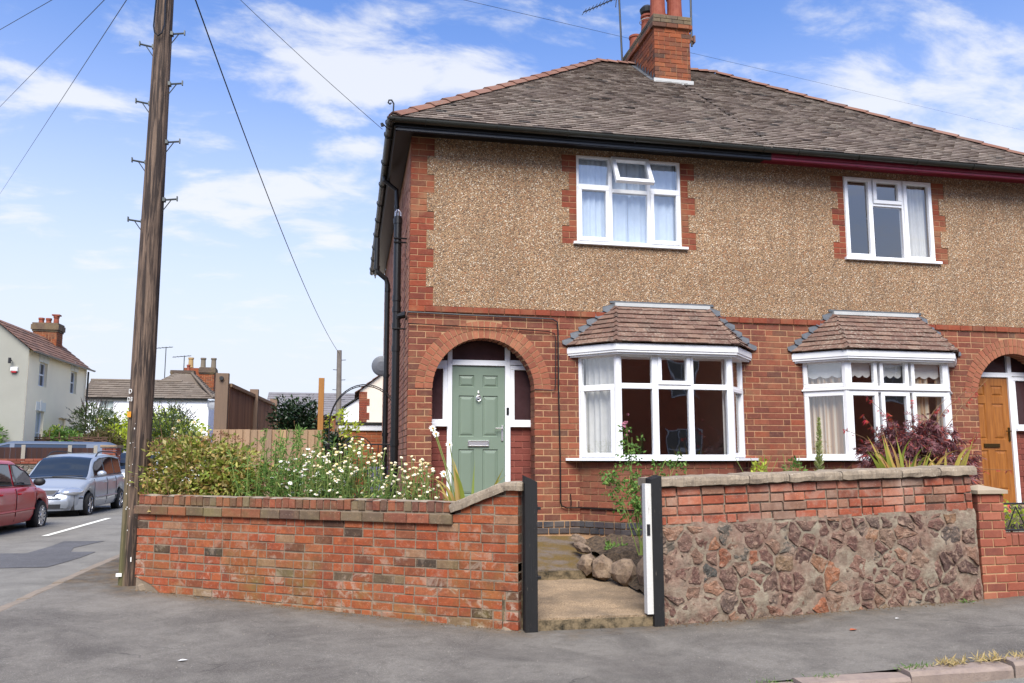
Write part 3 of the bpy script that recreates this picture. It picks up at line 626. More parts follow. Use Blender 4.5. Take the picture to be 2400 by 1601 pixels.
# end pier and neighbour's wall
pier=thing('brick_gate_pier','slim red brick pier with pale stone cap at the end of the rubble wall','pier',(5.5,-3.7,.1))
PM=frame((5.41,-3.7,0),(1,0,0))
pb=courses(.10,.0865,12,lambda z:[(0.0,.30)],pitch=.222,off=-.07,gap=.01,dep=.3,jit=.002,rnd=random.Random(4),proud=.0,minw=.03)
lay(pier,PM,pb,NEWB,'brick'); MB().box(.008,.292,.008,.29,-.1,1.14,PM).build('mortar_core',MORT,pier)
mb=MB(); M=PM; v=[M@Vector(p) for p in [(-.02,-.03,1.14),(.33,-.03,1.14),(.33,.33,1.14),(-.02,.33,1.14),(-.02,-.03,1.175),(.33,-.03,1.175),(.33,.33,1.175),(-.02,.33,1.175),(.155,.15,1.225)]]
mb.add(v,[(0,1,5,4),(1,2,6,5),(2,3,7,6),(3,0,4,7),(4,5,8),(5,6,8),(6,7,8),(7,4,8),(3,2,1,0)]).build('cap_stone',material('pale_cap','#9a8c78',rough=.9,bump=.3,var=.08),pier)
nw=thing('neighbour_low_wall','low red brick wall topped with scrolled iron railing in front of the oak door','wall',(7,-3.7,.1))
NM=frame((5.72,-3.68,0),(1,0,0))
nb=courses(.10,.0865,6,lambda z:[(0,4.2)],pitch=.235,off=.1,gap=.01,dep=.1,jit=.002,rnd=random.Random(44))
nb+=[(((x,.622),(x+.066,.622),(x+.066,.735),(x,.735)),.004,.2) for x in np.arange(0,4.2,.077)]
lay(nw,NM,nb,NEWB,'brick',nmax=180); MB().box(0.0,4.2,.008,.21,-.1,.725,NM).build('mortar_core',MORT,nw)
rail=thing('iron_railing','short black wrought iron railing with scrolls on the neighbour\'s low wall','railing',(6.6,-3.6,.74))
def bar(mb,a,b,r): mb.tube([a,b],r,6)
mb=MB(); RX0,RX1=5.74,9.9
bar(mb,(RX0,-3.58,1.03),(RX1,-3.58,1.03),.011); bar(mb,(RX0,-3.58,.765),(RX1,-3.58,.765),.011); mb.build('rail',IRON,rail)
mb=MB(); x=RX0+.06; mb2=MB()
while x<RX1:
    bar(mb,(x,-3.58,.72),(x,-3.58,1.03),.008)
    for s in (0,1):
        xa=x+.05 if s==0 else x+.27; xb=x+.16; mb2.tube([(xa,-3.58,.78),(xb,-3.58,1.0)],.006,5)
        for cz,sg in ((.80,1),(1.0,-1)):
            cxx=x+(.11 if s==0 else .21); mb2.tube([(cxx+.028*(1-a/9)*math.cos(a),-3.58,cz+sg*.028*(1-a/9)*math.sin(a)) for a in np.arange(0,7.5,.6)],.005,5)
    x+=.32
mb.build('upright',IRON,rail,kind='stuff'); mb2.build('scroll',IRON,rail,kind='stuff')
# ================================================================ gate posts
def post(name,label,x0,x1,y0,y1,z0,z1,dz,mat):
    mb=MB(); v=[(x0,y0,z0),(x1,y0,z0),(x1,y1,z0),(x0,y1,z0),(x0,y0,z1),(x1,y0,z1-dz),(x1,y1,z1-dz+.01),(x0,y1,z1+.01)]
    c=.006; mb.add(v,BOXF); return mb.build(name,mat,None,label=label,cat='gate post')
post('gate_post','black painted timber post with slanted top against the orange brick wall',.775,.885,-3.75,-3.64,-.03,1.335,.05,BLKWOOD)
po=post('gate_post','black timber gate post with a white strip down its side at the stone wall',1.955,2.05,-3.75,-3.60,-.03,1.30,-.03,BLKWOOD)
mb=MB(); mb.box(1.895,1.953,-3.735,-3.66,.11,1.262); mb.build('white_strip',material('worn_white_paint',rough=.6,bump=.3,build=lambda t:(t.mix(t.rng(t.noise(t.scale(t.pos(),(50,50,5)),1.4,6,.75),.6,.68,0,.8),lin('#c4c3bf'),lin('#6e675c')),t.noise(t.pos(),60,4))),po,label='white painted stop batten')
for z in (.45,1.05): MB().bbox(.82,.93,-3.70,-3.64,z-.012,z+.012,.002).tube([(.895,-3.68,z-.03),(.895,-3.68,z+.03)],.010,6).build('hinge',IRON,bpy.data.objects['gate_post'])
MB().bbox(1.905,1.935,-3.742,-3.735,.80,.90,.002).build('latch_keep',IRON,po)
# ================================================================ THE PAIR OF HOUSES
EZ=6.03; PARTY=5.33; W2=10.66
def mrx(m,a,b): return (a,b) if not m else (W2-b,W2-a)
ARC=(1.048,2.43,.711,.95)
def house(m,root,fascia_mat,gaps):
    """m: mirrored (the neighbour). gaps: windows upstairs, x0,x1,z0,z1"""
    X0,X1=mrx(m,0,PARTY); ac=ARC[0] if not m else W2-ARC[0]; F=frame((0,0,0),(1,0,0))
    by0,by1=(2.42,4.89) if not m else (5.91,8.38); sx0,sx1=mrx(m,1.83,PARTY)
    U=gaps
    # masonry core
    mb=MB(); y0,y1=.0045,.24
    jl,jr=ac-ARC[2],ac+ARC[2]; e=.01
    def bx(a,b,c,d): mb.box(a,b,y0,y1,c,d)
    bx(X0+.01,jl-e,0.3,3.55) if not m else bx(by1,jl-e,.3,3.55)
    for k in range(28):
        a=PI*k/28; b=PI*(k+1)/28; xa=ac-(ARC[2]+e)*math.cos(a); xb=ac-(ARC[2]+e)*math.cos(b); zt=ARC[1]+(ARC[2]+e)*min(math.sin(a),math.sin(b)) if False else ARC[1]+(ARC[2]+e)*math.sin((a+b)/2)
        bx(xa,xb,zt,3.55)
    if not m: bx(jr+e,by0,.3,3.55); bx(by1,X1-.002,.3,3.55)
    else: bx(jr+e,X1-.01,.3,3.55); bx(X0+.002,by0,.3,3.55)
    bx(by0,by1,.3,1.46); bx(by0,by1,3.0,3.55)
    (ux0,ux1,uz0,uz1)=U; bx(X0+.012,ux0,3.55,5.984); bx(ux1,X1-.002 if not m else X1-.012,3.55,5.984); bx(ux0,ux1,3.55,uz0); bx(ux0,ux1,uz1,5.984)
    wall=mb.build('front_wall',MORT,root)
    # facing bricks, ground floor
    def segs(z):
        L,Rr=X0,X1; cuts=[]; pj=5.428 if int((z-(3.485-32*.0888))/.0888+50)%2==0 else 5.31
        if m: L=pj
        else: Rr=pj
        if z<ARC[1]: cuts.append((jl,jr))
        elif z<ARC[1]+ARC[3]: h=math.sqrt(ARC[3]**2-(z-ARC[1])**2); cuts.append((ac-h,ac+h))
        if 1.46<z<3.2 : cuts.append((by0,by1))
        elif z<=1.46: cuts.append((by0,by1))
        cuts.sort(); out=[];x=L
        for a,b in cuts: out.append((x,a)); x=b
        out.append((x,Rr)); return [s for s in out if s[1]-s[0]>.03]
    n=32; h=.0888; z0=3.485-n*h
    P=courses(z0,h,n,segs,pitch=.236,off=.0,gap=.0105,dep=.1,jit=.002,hdr=.04,rnd=random.Random(31+m),jamb=(jl,jr,.235),vary=.002)
    lay(wall,F,P,HOUSE,'brick',nmax=300,pick=lambda c:0 if 1.0<c.z<3.6 else 3)
    # plinth, blue bricks
    P=courses(z0-2*h,h,2,lambda z:[s for s in segs(1.0)],pitch=.15,gap=.014,dep=.1,jit=.004,hdr=.3,rnd=random.Random(6+m),proud=.012)
    lay(wall,F,P,BLUEB,'plinth_brick',nmax=60)
    # string course
    a,b=X0,X1; P=courses(3.487,.085,1,lambda z:[(a,b)],pitch=.222,gap=.008,dep=.1,jit=.001,proud=.022)
    lay(wall,F,P,QUOIN,'string_brick')
    # arch rings
    for r0,r1,nn,o in ((.712,.826,30,0),(.834,.949,34,.5)):
        for k in range(nn):
            a0=PI*(k+.08)/nn; a1=PI*(k+.92)/nn; v=[]
            for yy in (-.004,.235 if r0<.8 else .1):
                for (rr_,aa) in ((r0,a0),(r1,a0),(r1,a1),(r0,a1)): v.append((ac-rr_*math.cos(aa),yy,ARC[1]+rr_*math.sin(aa)))
            MB().add(v,[(0,1,2,3),(0,4,5,1),(1,5,6,2),(2,6,7,3),(3,7,4,0)]).build('voussoir',ARCHB,wall)
    vs=[];fs=[]   # mortar bed between the rings and round the extrados
    for k in range(41):
        a=PI*k/40
        for rr_ in (.716,.955): vs.append((ac-rr_*math.cos(a),.0035,ARC[1]+rr_*math.sin(a)))
    fs=[(2*k,2*k+1,2*k+3,2*k+2) for k in range(40)]; MB().add(vs,fs).build('arch_mortar',MORT,wall)
    # roughcast upper storey: a proud skin cut round the brick quoins
    mb=MB(); zt=5.984; z=3.572; k=0
    qx=[]   # quoin at the outer corner
    rows=[]; h3=.0892*3
    while z<zt-.02:
        z2=min(z+h3,zt); wq=.335 if k%2==0 else .235; rows.append((z,z2,wq)); z=z2; k+=1
    wrow=[]; z=uz0-.03; k=0; nrow=5
    while k<nrow:
        z2=min(z+h3*1.0,zt); wrow.append((z,z2,.225 if k%2==0 else .115)); z=z2; k+=1
    zs=sorted(set([r[0] for r in rows]+[zt]+[r[0] for r in wrow]+[wrow[-1][1],uz0-.03,uz1]))
    for za,zb in zip(zs[:-1],zs[1:]):
        if zb-za<.002: continue
        zm=(za+zb)/2; qw=next((r[2] for r in rows if r[0]<=zm<r[1]),.235)
        ww=next((r[2] for r in wrow if r[0]<=zm<r[1]),None)
        aa,bb=(X0+qw,X1) if not m else (X0,X1-qw)
        if ww is not None: spans=[(aa,ux0-ww),(ux1+ww,bb)]
        elif zm>uz1: spans=[(aa,bb)]
        else: spans=[(aa,bb)]
        for (p,q) in spans: mb.box(p,q,-.006,.008,za-.0005,zb+.0005)
    mb.build('roughcast',PEB,root)
    P=[]; rnd=random.Random(12+m)
    def qc(xa,xb,za,zb,flip):
        nr=max(1,round((zb-za)/.0892)); hh=(zb-za)/nr
        for i in range(nr):
            z_=za+i*hh
            if xb-xa>.2:
                c=xa+(.112 if (i%2==0)!=flip else (xb-xa)-.112)
                if xb-xa<.24 and i%2==0: parts=[(xa,xb)]
                else: parts=[(xa,c),(c,xb)]
            else: parts=[(xa,xb)]
            for (p,q) in parts: P.append((((p+.004,z_),(q-.004,z_),(q-.004,z_+hh-.009),(p+.004,z_+hh-.009)),rnd.uniform(-.001,.003),.1))
    for za,zb,wq in rows:
        a,b=(X0,X0+wq) if not m else (X1-wq,X1); qc(a,b,za,zb,m)
    for za,zb,ww in wrow: qc(ux0-ww,ux0,za,zb,False); qc(ux1,ux1+ww,za,zb,True)
    lay(wall,F,P,QUOIN,'quoin_brick')
    P=[(((x,uz1+.004),(x+.066,uz1+.004),(x+.066,5.975),(x,5.975)),.0,.1) for x in np.arange(ux0-.1,ux1+.06,.0755)]
    lay(wall,F,P,QUOIN,'lintel_brick')
    # eaves: fascia, soffit, gutter
    x0f,x1f=(-.235,PARTY-.001) if not m else (PARTY+.001,W2+.235)
    def fprof(mb,M,L):
        for (ya,yb,za,zb) in ((-.335,-.31,5.905,6.02),(-.35,-.336,5.955,6.0),(-.345,-.336,5.912,5.935)): mb.box(0,L,ya,yb,za,zb,M)
    mb=MB(); fprof(mb,frame((x0f,0,0),(1,0,0)),x1f-x0f)
    mb.build('fascia_board',fascia_mat,root)
    MB().box(x0f,x1f,-.309,.24,5.985,5.998).build('soffit',BLACK if not m else fascia_mat,root)
    mb=MB(); gut(mb,(x0f-.09 if not m else x0f,-.405,6.045),(x1f,-.405,6.045)); mb.build('gutter',GUTT,root)
    mb=MB()
    for x in np.arange(x0f+.4,x1f,1.0): 
        mb.tube([(x,-.405+.066*math.cos(a),6.045+.066*math.sin(a)) for a in np.linspace(PI,2*PI,10)],.007,5)
    mb.build('gutter_bracket',GUTT,root)
    return wall,jl,jr,ac
def gut(mb,a,b,r=.058):
    a=Vector(a);b=Vector(b);d=(b-a).normalized();s=Vector((0,0,1)).cross(d); vs=[];n=9
    for rr in (r,r-.006):
        for p in (a,b):
            for k in range(n+1):
                t=PI+PI*k/n; vs.append(p+s*(-math.cos(t))*rr+Vector((0,0,math.sin(t)*rr)))
    fs=[]; q=n+1
    for k in range(n): fs+=[(k,k+1,q+k+1,q+k),(2*q+k+1,2*q+k,3*q+k,3*q+k+1)]
    for o in (0,n): fs.append((o,q+o,3*q+o,2*q+o) if o==0 else (q+o,o,2*q+o,3*q+o))
    fs.append(tuple(range(q)))
    mb.add(vs,fs)
h1=thing('semi_detached_house','brick and pebbledash semi-detached house with sage green door under a brick arch and black eaves','house',(0,0,.47))
h2=thing('semi_detached_house','adjoining brick and pebbledash house with maroon eaves, scalloped blinds and varnished wooden door','house',(PARTY,0,.47))
UW1=(2.405,4.022,4.585,5.905); UW2=(6.745,8.318,4.575,5.885)
wall1,jl1,jr1,ac1=house(0,h1,BLACK,UW1); wall2,jl2,jr2,ac2=house(1,h2,REDP,UW2)
# side wall facing the side road
SF=frame((0,8.3,0),(0,-1,0)); swl=MB(); swl.box(0,8.05,.009,.24,.3,6.0,SF); sidew=swl.build('side_wall',MORT,h1)
P=courses(3.485-34*.0888,.0888,61,lambda z:[(0,8.195)],pitch=.236,gap=.012,dep=.08,jit=.002,rnd=random.Random(5))
lay(sidew,SF,P,SIDEB,'brick',nmax=120,pick=lambda c:0 if c.y<3 else 5)
MB().box(W2-.24,W2-.01,.25,8.3,.3,6).box(.0,W2,8.06,8.3,.3,6).build('rear_walls',MORT,h2)
# side eaves
mb=MB(); mb.box(-.235,-.21,-.335,8.6,5.905,6.02); mb.box(-.25,-.236,-.335,8.6,5.955,6.0); mb.build('side_fascia',BLACK,h1)
MB().box(-.209,.0,-.309,8.6,5.9855,5.9975).build('side_soffit',BLACK,h1)
mb=MB(); gut(mb,(-.30,8.65,6.045),(-.30,-.46,6.045)); mb.build('side_gutter',GUTT,h1)
mb=MB()
for y in (-.25,.15,1.2,2.2,3.2,4.2,5.2,6.2,7.2,8.2): mb.tube([(-.30+.068*math.cos(a),y,6.045+.068*math.sin(a)) for a in np.linspace(PI-.5,2*PI,11)],.008,5)
mb.build('side_gutter_bracket',GUTT,h1)
# ---- main roof
SL=.807; Y0=-.43; ZR0=6.055
RIDY=3.86; RIDZ=ZR0+SL*(RIDY-Y0); RX=RIDY-Y0-.265   # ridge start x
XE0=-.30; 
def roofside(m,root):
    rows=54; sl=math.hypot(RIDY-Y0,RIDZ-ZR0); gz=sl/rows
    FM=frame((0,Y0,ZR0),(1,0,0),(0,RIDY-Y0,RIDZ-ZR0))   # local z up the slope, -y out of it
    lo=lambda s:(XE0+(RX-XE0)*s/sl); P=[]; rnd=random.Random(77+m)
    for k in range(rows):
        za=k*gz; zb=za+gz*1.25
        def ends(s):
            a=lo(min(s,sl)); return (a,PARTY) if not m else (PARTY,W2-a)
        (l0,r0),(l1,r1)=ends(za),ends(zb); x=math.floor(min(l0,l1)/.166)*.166+(.083 if k%2 else 0)
        sag=0
        while x<max(r0,r1):
            a,b=x,x+.166; x+=.166
            a0,a1=max(a,l0),max(a,l1); b0,b1=min(b,r0),min(b,r1)
            if b0-a0<.02: continue
            if b1<a1: b1=a1=(a1+b1)/2
            dzz=.007*noise.noise(Vector((a*.9,za*.25,m)))+.002*noise.noise(Vector((a*3,k*.7,m)))
            P.append((((a0,za+dzz),(b0,za+dzz),(max(b1,a1+.001),zb+dzz),(a1,zb+dzz)),0,rnd.uniform(.024,.028)))
    rb=MB(); p=[(ends2) for ends2 in ()]
    xl,xr=(XE0,PARTY) if not m else (PARTY,W2-XE0); tl,tr=(RX,PARTY) if not m else (PARTY,W2-RX)
    v=[(xl,Y0,ZR0-.01),(xr,Y0,ZR0-.01),(tr,RIDY,RIDZ-.01),(tl,RIDY,RIDZ-.01),(xl,2*RIDY-Y0,ZR0-.01),(xr,2*RIDY-Y0,ZR0-.01)]
    rb.add(v,[(0,1,2,3),(5,4,3,2),(4,0,3) if not m else (1,5,2)])
    roof=rb.build('roof',ROOFT,root)
    lay(roof,FM,P,ROOFT,'roof_tile','t',nmax=300)
    # side slope, plainly tiled
    HM=frame((XE0,2*RIDY-Y0,ZR0),(0,-1,0),(RX-XE0,0,RIDZ-ZR0)) if not m else frame((W2-XE0,Y0,ZR0),(0,1,0),(-(RX-XE0),0,RIDZ-ZR0))
    Q=[]; W=2*(RIDY-Y0); s2=math.hypot(RX-XE0,RIDZ-ZR0); gz2=s2/rows
    for k in range(rows):
        za=k*gz2; t0=za/s2; t1=min(1,(za+gz2*1.2)/s2); l0,r0=W/2*t0,W-W/2*t0; l1,r1=W/2*t1,W-W/2*t1; x=(.083 if k%2 else 0)
        while x<W:
            a0,a1=max(x,l0),max(x,l1); b0,b1=min(x+.166,r0),min(x+.166,r1); x+=.166
            if b0-a0<.02: continue
            Q.append((((a0,za),(b0,za),(max(b1,a1+.001),t1*s2),(a1,t1*s2)),0,.02))
    lay(roof,HM,Q,ROOFT,'side_tile','t',nmax=0)
    # hip and ridge tiles
    def capline(a,b,n,name,r,h):
        a=Vector(a);b=Vector(b); d=(b-a)/n
        for k in range(n):
            c=a+d*k; M=frame(c,d); L=d.length; q=random.Random(k*7+m); j=lambda s:q.uniform(-s,s); e=.012
            v=[];
            for (xx,s,dz) in ((-.01,1.06,.018),(L+.02,.96,.0)):
                for (yy,z_) in ((-r,-h),(-r*.5,.0),(0,.022),(r*.5,.0),(r,-h)): v.append(M@Vector((xx,yy*s+j(.003),z_*s+dz+j(.003))))
            for (xx,s,dz) in ((-.01,.94,.0),):
                for (yy,z_) in ((-r,-h),(-r*.5,.0),(0,.022),(r*.5,.0),(r,-h)): v.append(M@Vector((xx,yy*s,z_*s+dz)))
            f=[(i,i+1,i+6,i+5) for i in range(4)]+[(i+10,i+11,i+1,i) for i in range(4)]
            MB().add(v,f).build(name,HIPT,roof)
    if not m: capline((XE0+.03,Y0+.03,ZR0+.045),(RX,RIDY,RIDZ+.045),17,'hip_tile',.13,.055); capline((RX,RIDY,RIDZ+.04),(PARTY,RIDY,RIDZ+.04),6,'ridge_tile',.12,.07)
    else: capline((W2-XE0-.03,Y0+.03,ZR0+.045),(W2-RX,RIDY,RIDZ+.045),17,'hip_tile',.13,.055); capline((W2-RX,RIDY,RIDZ+.04),(PARTY,RIDY,RIDZ+.04),6,'ridge_tile',.12,.07)
    return roof
roof1=roofside(0,h1); roof2=roofside(1,h2)
mb=MB(); mb.tube([(-.27,-.40,6.06),(-.275,-.42,6.12),(-.27,-.42,6.24),(-.30,-.42,6.29),(-.335,-.42,6.285),(-.345,-.42,6.25),(-.32,-.42,6.23),(-.305,-.42,6.25)],.011,6); mb.build('hip_iron',IRON,roof1)
# lead mark running down the party line on the tiles
# ---- chimney
ch=MB(); cx0,cx1,cy0,cy1=4.83,5.56,2.77,4.46; ch.box(cx0+.01,cx1-.01,cy0+.01,cy1-.01,8.3,9.93); chim=ch.build('chimney',MORT,h1)
CF=frame((0,cy0,0),(1,0,0)); P=courses(8.42,.0888,15,lambda z:[(cx0,cx1)],pitch=.236,off=cx0-.03,gap=.008,dep=.1,jit=.004,hdr=.2,rnd=random.Random(9))
P+=courses(9.752,.0888,1,lambda z:[(cx0-.045,cx1+.045)],pitch=.236,off=cx0,gap=.008,dep=.15,rnd=random.Random(10),proud=.045)
lay(chim,CF,P,CHIMB,'brick')
CS=frame((cx0,cy1,0),(0,-1,0)); P=courses(8.42,.0888,15,lambda z:[(0,cy1-cy0-.1)],pitch=.236,gap=.008,dep=.1,jit=.004,hdr=.2,rnd=random.Random(19))
P+=courses(9.752,.0888,1,lambda z:[(-.045,cy1-cy0-.06)],pitch=.236,gap=.008,dep=.15,proud=.045)
lay(chim,CS,P,CHIMB,'brick')
DARKB=material('sooty_brick',rough=.95,bump=.5,build=brick_build([(0,'#4a4038'),(.5,'#5c5048'),(1,'#6e5c4c')],stain='#8a7a50',sa=.5))
for nm,FMx,l,r_ in (('front',CF,cx0-.02,cx1+.02),('side',CS,-.02,cy1-cy0-.09)):
    P=courses(9.85,.082,2,lambda z:[(l,r_)],pitch=.236,gap=.008,dep=.13,proud=.03 if nm=='front' else .02,rnd=random.Random(2)); lay(chim,FMx,P,DARKB,'cap_brick')
MB().box(cx0-.0,cx1+.0,cy0+.0,cy1,9.93,10.02).build('flaunching',MORTG,chim)
def pot(x,y,z,h,r,extra=None,n=18):
    mb=MB(); M=Matrix.Translation((x,y,z)); mb.lathe([(r*1.06,0),(r*1.02,.04),(r*.93,h*.5),(r*.9,h-.05),(r*1.02,h-.045),(r*1.02,h),(r*.85,h),(r*.8,h-.1)],n,M); return mb.build('chimney_pot',TERRA,chim,smooth=False)
pot(5.02,3.02,10.0,.62,.155); pot(5.39,3.06,10.0,.6,.155); p3=pot(5.0,3.52,10.0,.42,.13); pot(5.0,4.2,10.0,.36,.13); pot(5.35,3.6,10.0,.5,.13); pot(5.35,4.15,10.0,.5,.13)
mb=MB(); M=Matrix.Translation((5.0,3.52,10.42)); mb.lathe([(.03,-.02),(.06,.0),(.13,.06),(.15,.14),(.1,.2),(.02,.24)],14,M); 
mb.build('cowl',IRON,p3)
MB().tube([(5.0+.15*math.cos(a),3.52+.15*math.sin(a),10.3) for a in np.linspace(0,2*PI,20)],.008,5).build('strap',LIME,p3)
# flashing at the chimney foot
zf=lambda y:ZR0+SL*(y-Y0)+.03
fl=MB(); fl.box(cx0-.04,cx1+.04,cy0-.035,cy0-.006,zf(cy0)-.07,zf(cy0)+.03)
fl.build('front_flashing',LIME,chim)
fl=MB()
for k in range(8):
    ya=cy0+k*.135; za=zf(ya); fl.add([(cx0-.012,ya,za-.03),(cx0-.012,ya+.15,zf(ya+.15)-.03),(cx0-.012,ya+.02,za+.16)],[(0,1,2)]); fl.add([(cx0-.014,ya,za),(cx0-.014,ya+.14,zf(ya+.14)),(cx0-.1,ya+.14,zf(ya+.14)),(cx0-.1,ya,za)],[(0,1,2,3)])
fl.build('step_flashing',LEAD,chim)
# aerials on the stack
ae=thing('tv_aerial','thin black television mast with long yagi aerial left of the chimney pots','aerial',(4.55,3.8,9.45))
MB().tube([(4.56,3.8,9.3),(4.5,3.8,11.3)],.02,6).build('mast',IRON,ae)
mb=MB(); mb.tube([(3.72,3.75,10.5),(4.55,3.8,10.98)],.012,5)
for k in range(11):
    t=k/10; x=3.74+.78*t; z=10.51+.45*t; mb.tube([(x,3.7-.10,z-.02),(x,3.85+.05,z+.02)],.006,4)
mb.tube([(4.36,3.6,10.6),(4.46,3.8,10.95)],.01,5); mb.build('yagi',IRON,ae)
ae=thing('tv_aerial','slim aerial mast clamped to the right side of the chimney','aerial',(5.74,3.0,9.6))
MB().tube([(5.70,2.98,9.55),(5.72,3.0,11.2)],.02,6).build('mast',IRON,ae)
MB().box(5.56,5.74,2.95,3.0,9.66,9.72).box(5.6,5.66,2.93,3.02,9.6,9.78).box(5.72,5.76,2.93,3.03,9.62,9.76).build('clamp',material('rusty_clamp','#6b4c3c',rough=.9),ae)
# ---------------------------------------------------------------- windows
def curtain(name,M,x0,x1,z0,z1,y,mat,parent,amp=.02,n=None,wl=.07,seed=0,taper=0):
    n=n or int((x1-x0)/.012)+2; r=random.Random(seed); ph=r.random()*6; mb=MB(); vs=[]
    for i in range(n+1):
        t=i/n; x=x0+(x1-x0)*t; yy=y+amp*(math.sin(x*2*PI/wl+ph+1.5*math.sin(x*9+ph))+.5*math.sin(x*2*PI/(wl*2.3)+2*ph))
        for z in (z0,(z0+z1)/2,z1): vs.append(M@Vector((x+taper*(z1-z)*(.5-t)*0,yy,z)))
    fs=[(3*i+j,3*i+3+j,3*i+4+j,3*i+1+j) for i in range(n) for j in range(2)]
    return mb.add(vs,fs).build(name,mat,parent,smooth=True)
def fr(mb,M,x0,x1,z0,z1,w,y0,y1,b=.006):   # rectangular frame of bars
    for a in ((x0,x1,z0,z0+w),(x0,x1,z1-w,z1),(x0,x0+w,z0+w,z1-w),(x1-w,x1,z0+w,z1-w)): mb.bbox(a[0],a[1],y0,y1,a[2],a[3],b,M)
def pane(M,x0,x1,z0,z1,y,parent,mat=None):
    return MB().add([M@Vector(p) for p in ((x0,y,z0),(x1,y,z0),(x1,y,z1),(x0,y,z1))],[(0,1,2,3)]).build('pane',mat or GLASS,parent)
F=frame((0,0,0),(1,0,0))
# upstairs window, left house (UW1)
x0,x1,z0,z1=UW1; yf=-.002; mb=MB(); fr(mb,F,x0,x1,z0,z1,.042,yf+.012,.08)
mb.bbox(2.894,2.954,yf+.008,.08,z0+.04,z1-.04,.005); mb.bbox(3.49,3.545,yf+.008,.08,z0+.04,z1-.04,.005)
mb.bbox(x0+.042,2.894,yf+.008,.08,5.41,5.465,.005); mb.bbox(3.545,x1-.042,yf+.008,.08,5.41,5.465,.005); mb.bbox(2.954,3.49,yf+.006,.08,5.36,5.42,.005)
win=mb.build('upper_window',UPVC,h1)
for a in ((2.425,2.905,z0+.03,5.43),(3.535,4.0,z0+.03,5.43)): 
    mb=MB(); fr(mb,F,a[0],a[1],a[2],a[3],.058,yf-.014,.04); mb.build('casement',UPVC,win)
for a in ((2.447,2.894,5.465,5.863),(3.545,3.98,5.465,5.863),(2.483,2.847,4.673,5.372),(3.593,3.942,4.673,5.372),(2.954,3.49,4.627,5.36)): pane(F,*a,.03,win)
HM_=Matrix.Translation((3.222,-.008,5.885))@Matrix.Rotation(R(-27),4,'X')   # top hung sash, open
mb=MB(); fr(mb,HM_,-.29,.29,-.49,0,.062,-.03,.03); sash=mb.build('open_sash',UPVC,win,label='top-hung fanlight propped open')
MB().add([HM_@Vector(p) for p in ((-.23,0,-.43),(.23,0,-.43),(.23,0,-.06),(-.23,0,-.06))],[(0,1,2,3)]).build('pane',GLASS,sash)
mb=MB(); mb.bbox(2.345,4.10,-.055,.05,4.548,4.585,.004); mb.build('sill',UPVC,win)
curtain('curtain',F,x0+.03,3.225,z0,z1,.12,CURT,win,.012,wl=.11,seed=1); curtain('curtain',F,3.228,x1-.03,z0,z1,.13,CURT,win,.012,wl=.12,seed=4)
# upstairs window, right house (UW2)
x0,x1,z0,z1=UW2; mb=MB(); fr(mb,F,x0,x1,z0,z1,.04,yf+.012,.08); mb.bbox(7.225,7.255,yf+.01,.08,z0+.04,z1-.04,.004); mb.bbox(7.77,7.80,yf+.01,.08,z0+.04,z1-.04,.004); mb.bbox(7.255,7.77,yf+.01,.08,5.43,5.475,.004)
win=mb.build('upper_window',UPVC,h2)
for a in ((6.755,7.225,z0+.01,z1-.01),(7.80,8.305,z0+.01,z1-.01),(7.262,7.762,5.47,z1-.012)):
    mb=MB(); fr(mb,F,a[0],a[1],a[2],a[3],.06,yf-.012,.04); mb.build('casement',UPVC,win)
for a in ((6.81,7.17,4.64,5.82),(7.855,8.25,4.64,5.82),(7.32,7.705,5.53,5.82),(7.275,7.75,4.62,5.43)): pane(F,*a,.03,win)
MB().bbox(6.70,8.39,-.055,.05,4.535,4.575,.004).build('sill',UPVC,win)
curtain('curtain',F,7.93,8.3,4.6,5.85,.13,CURTW,win,.018,wl=.08,seed=5)
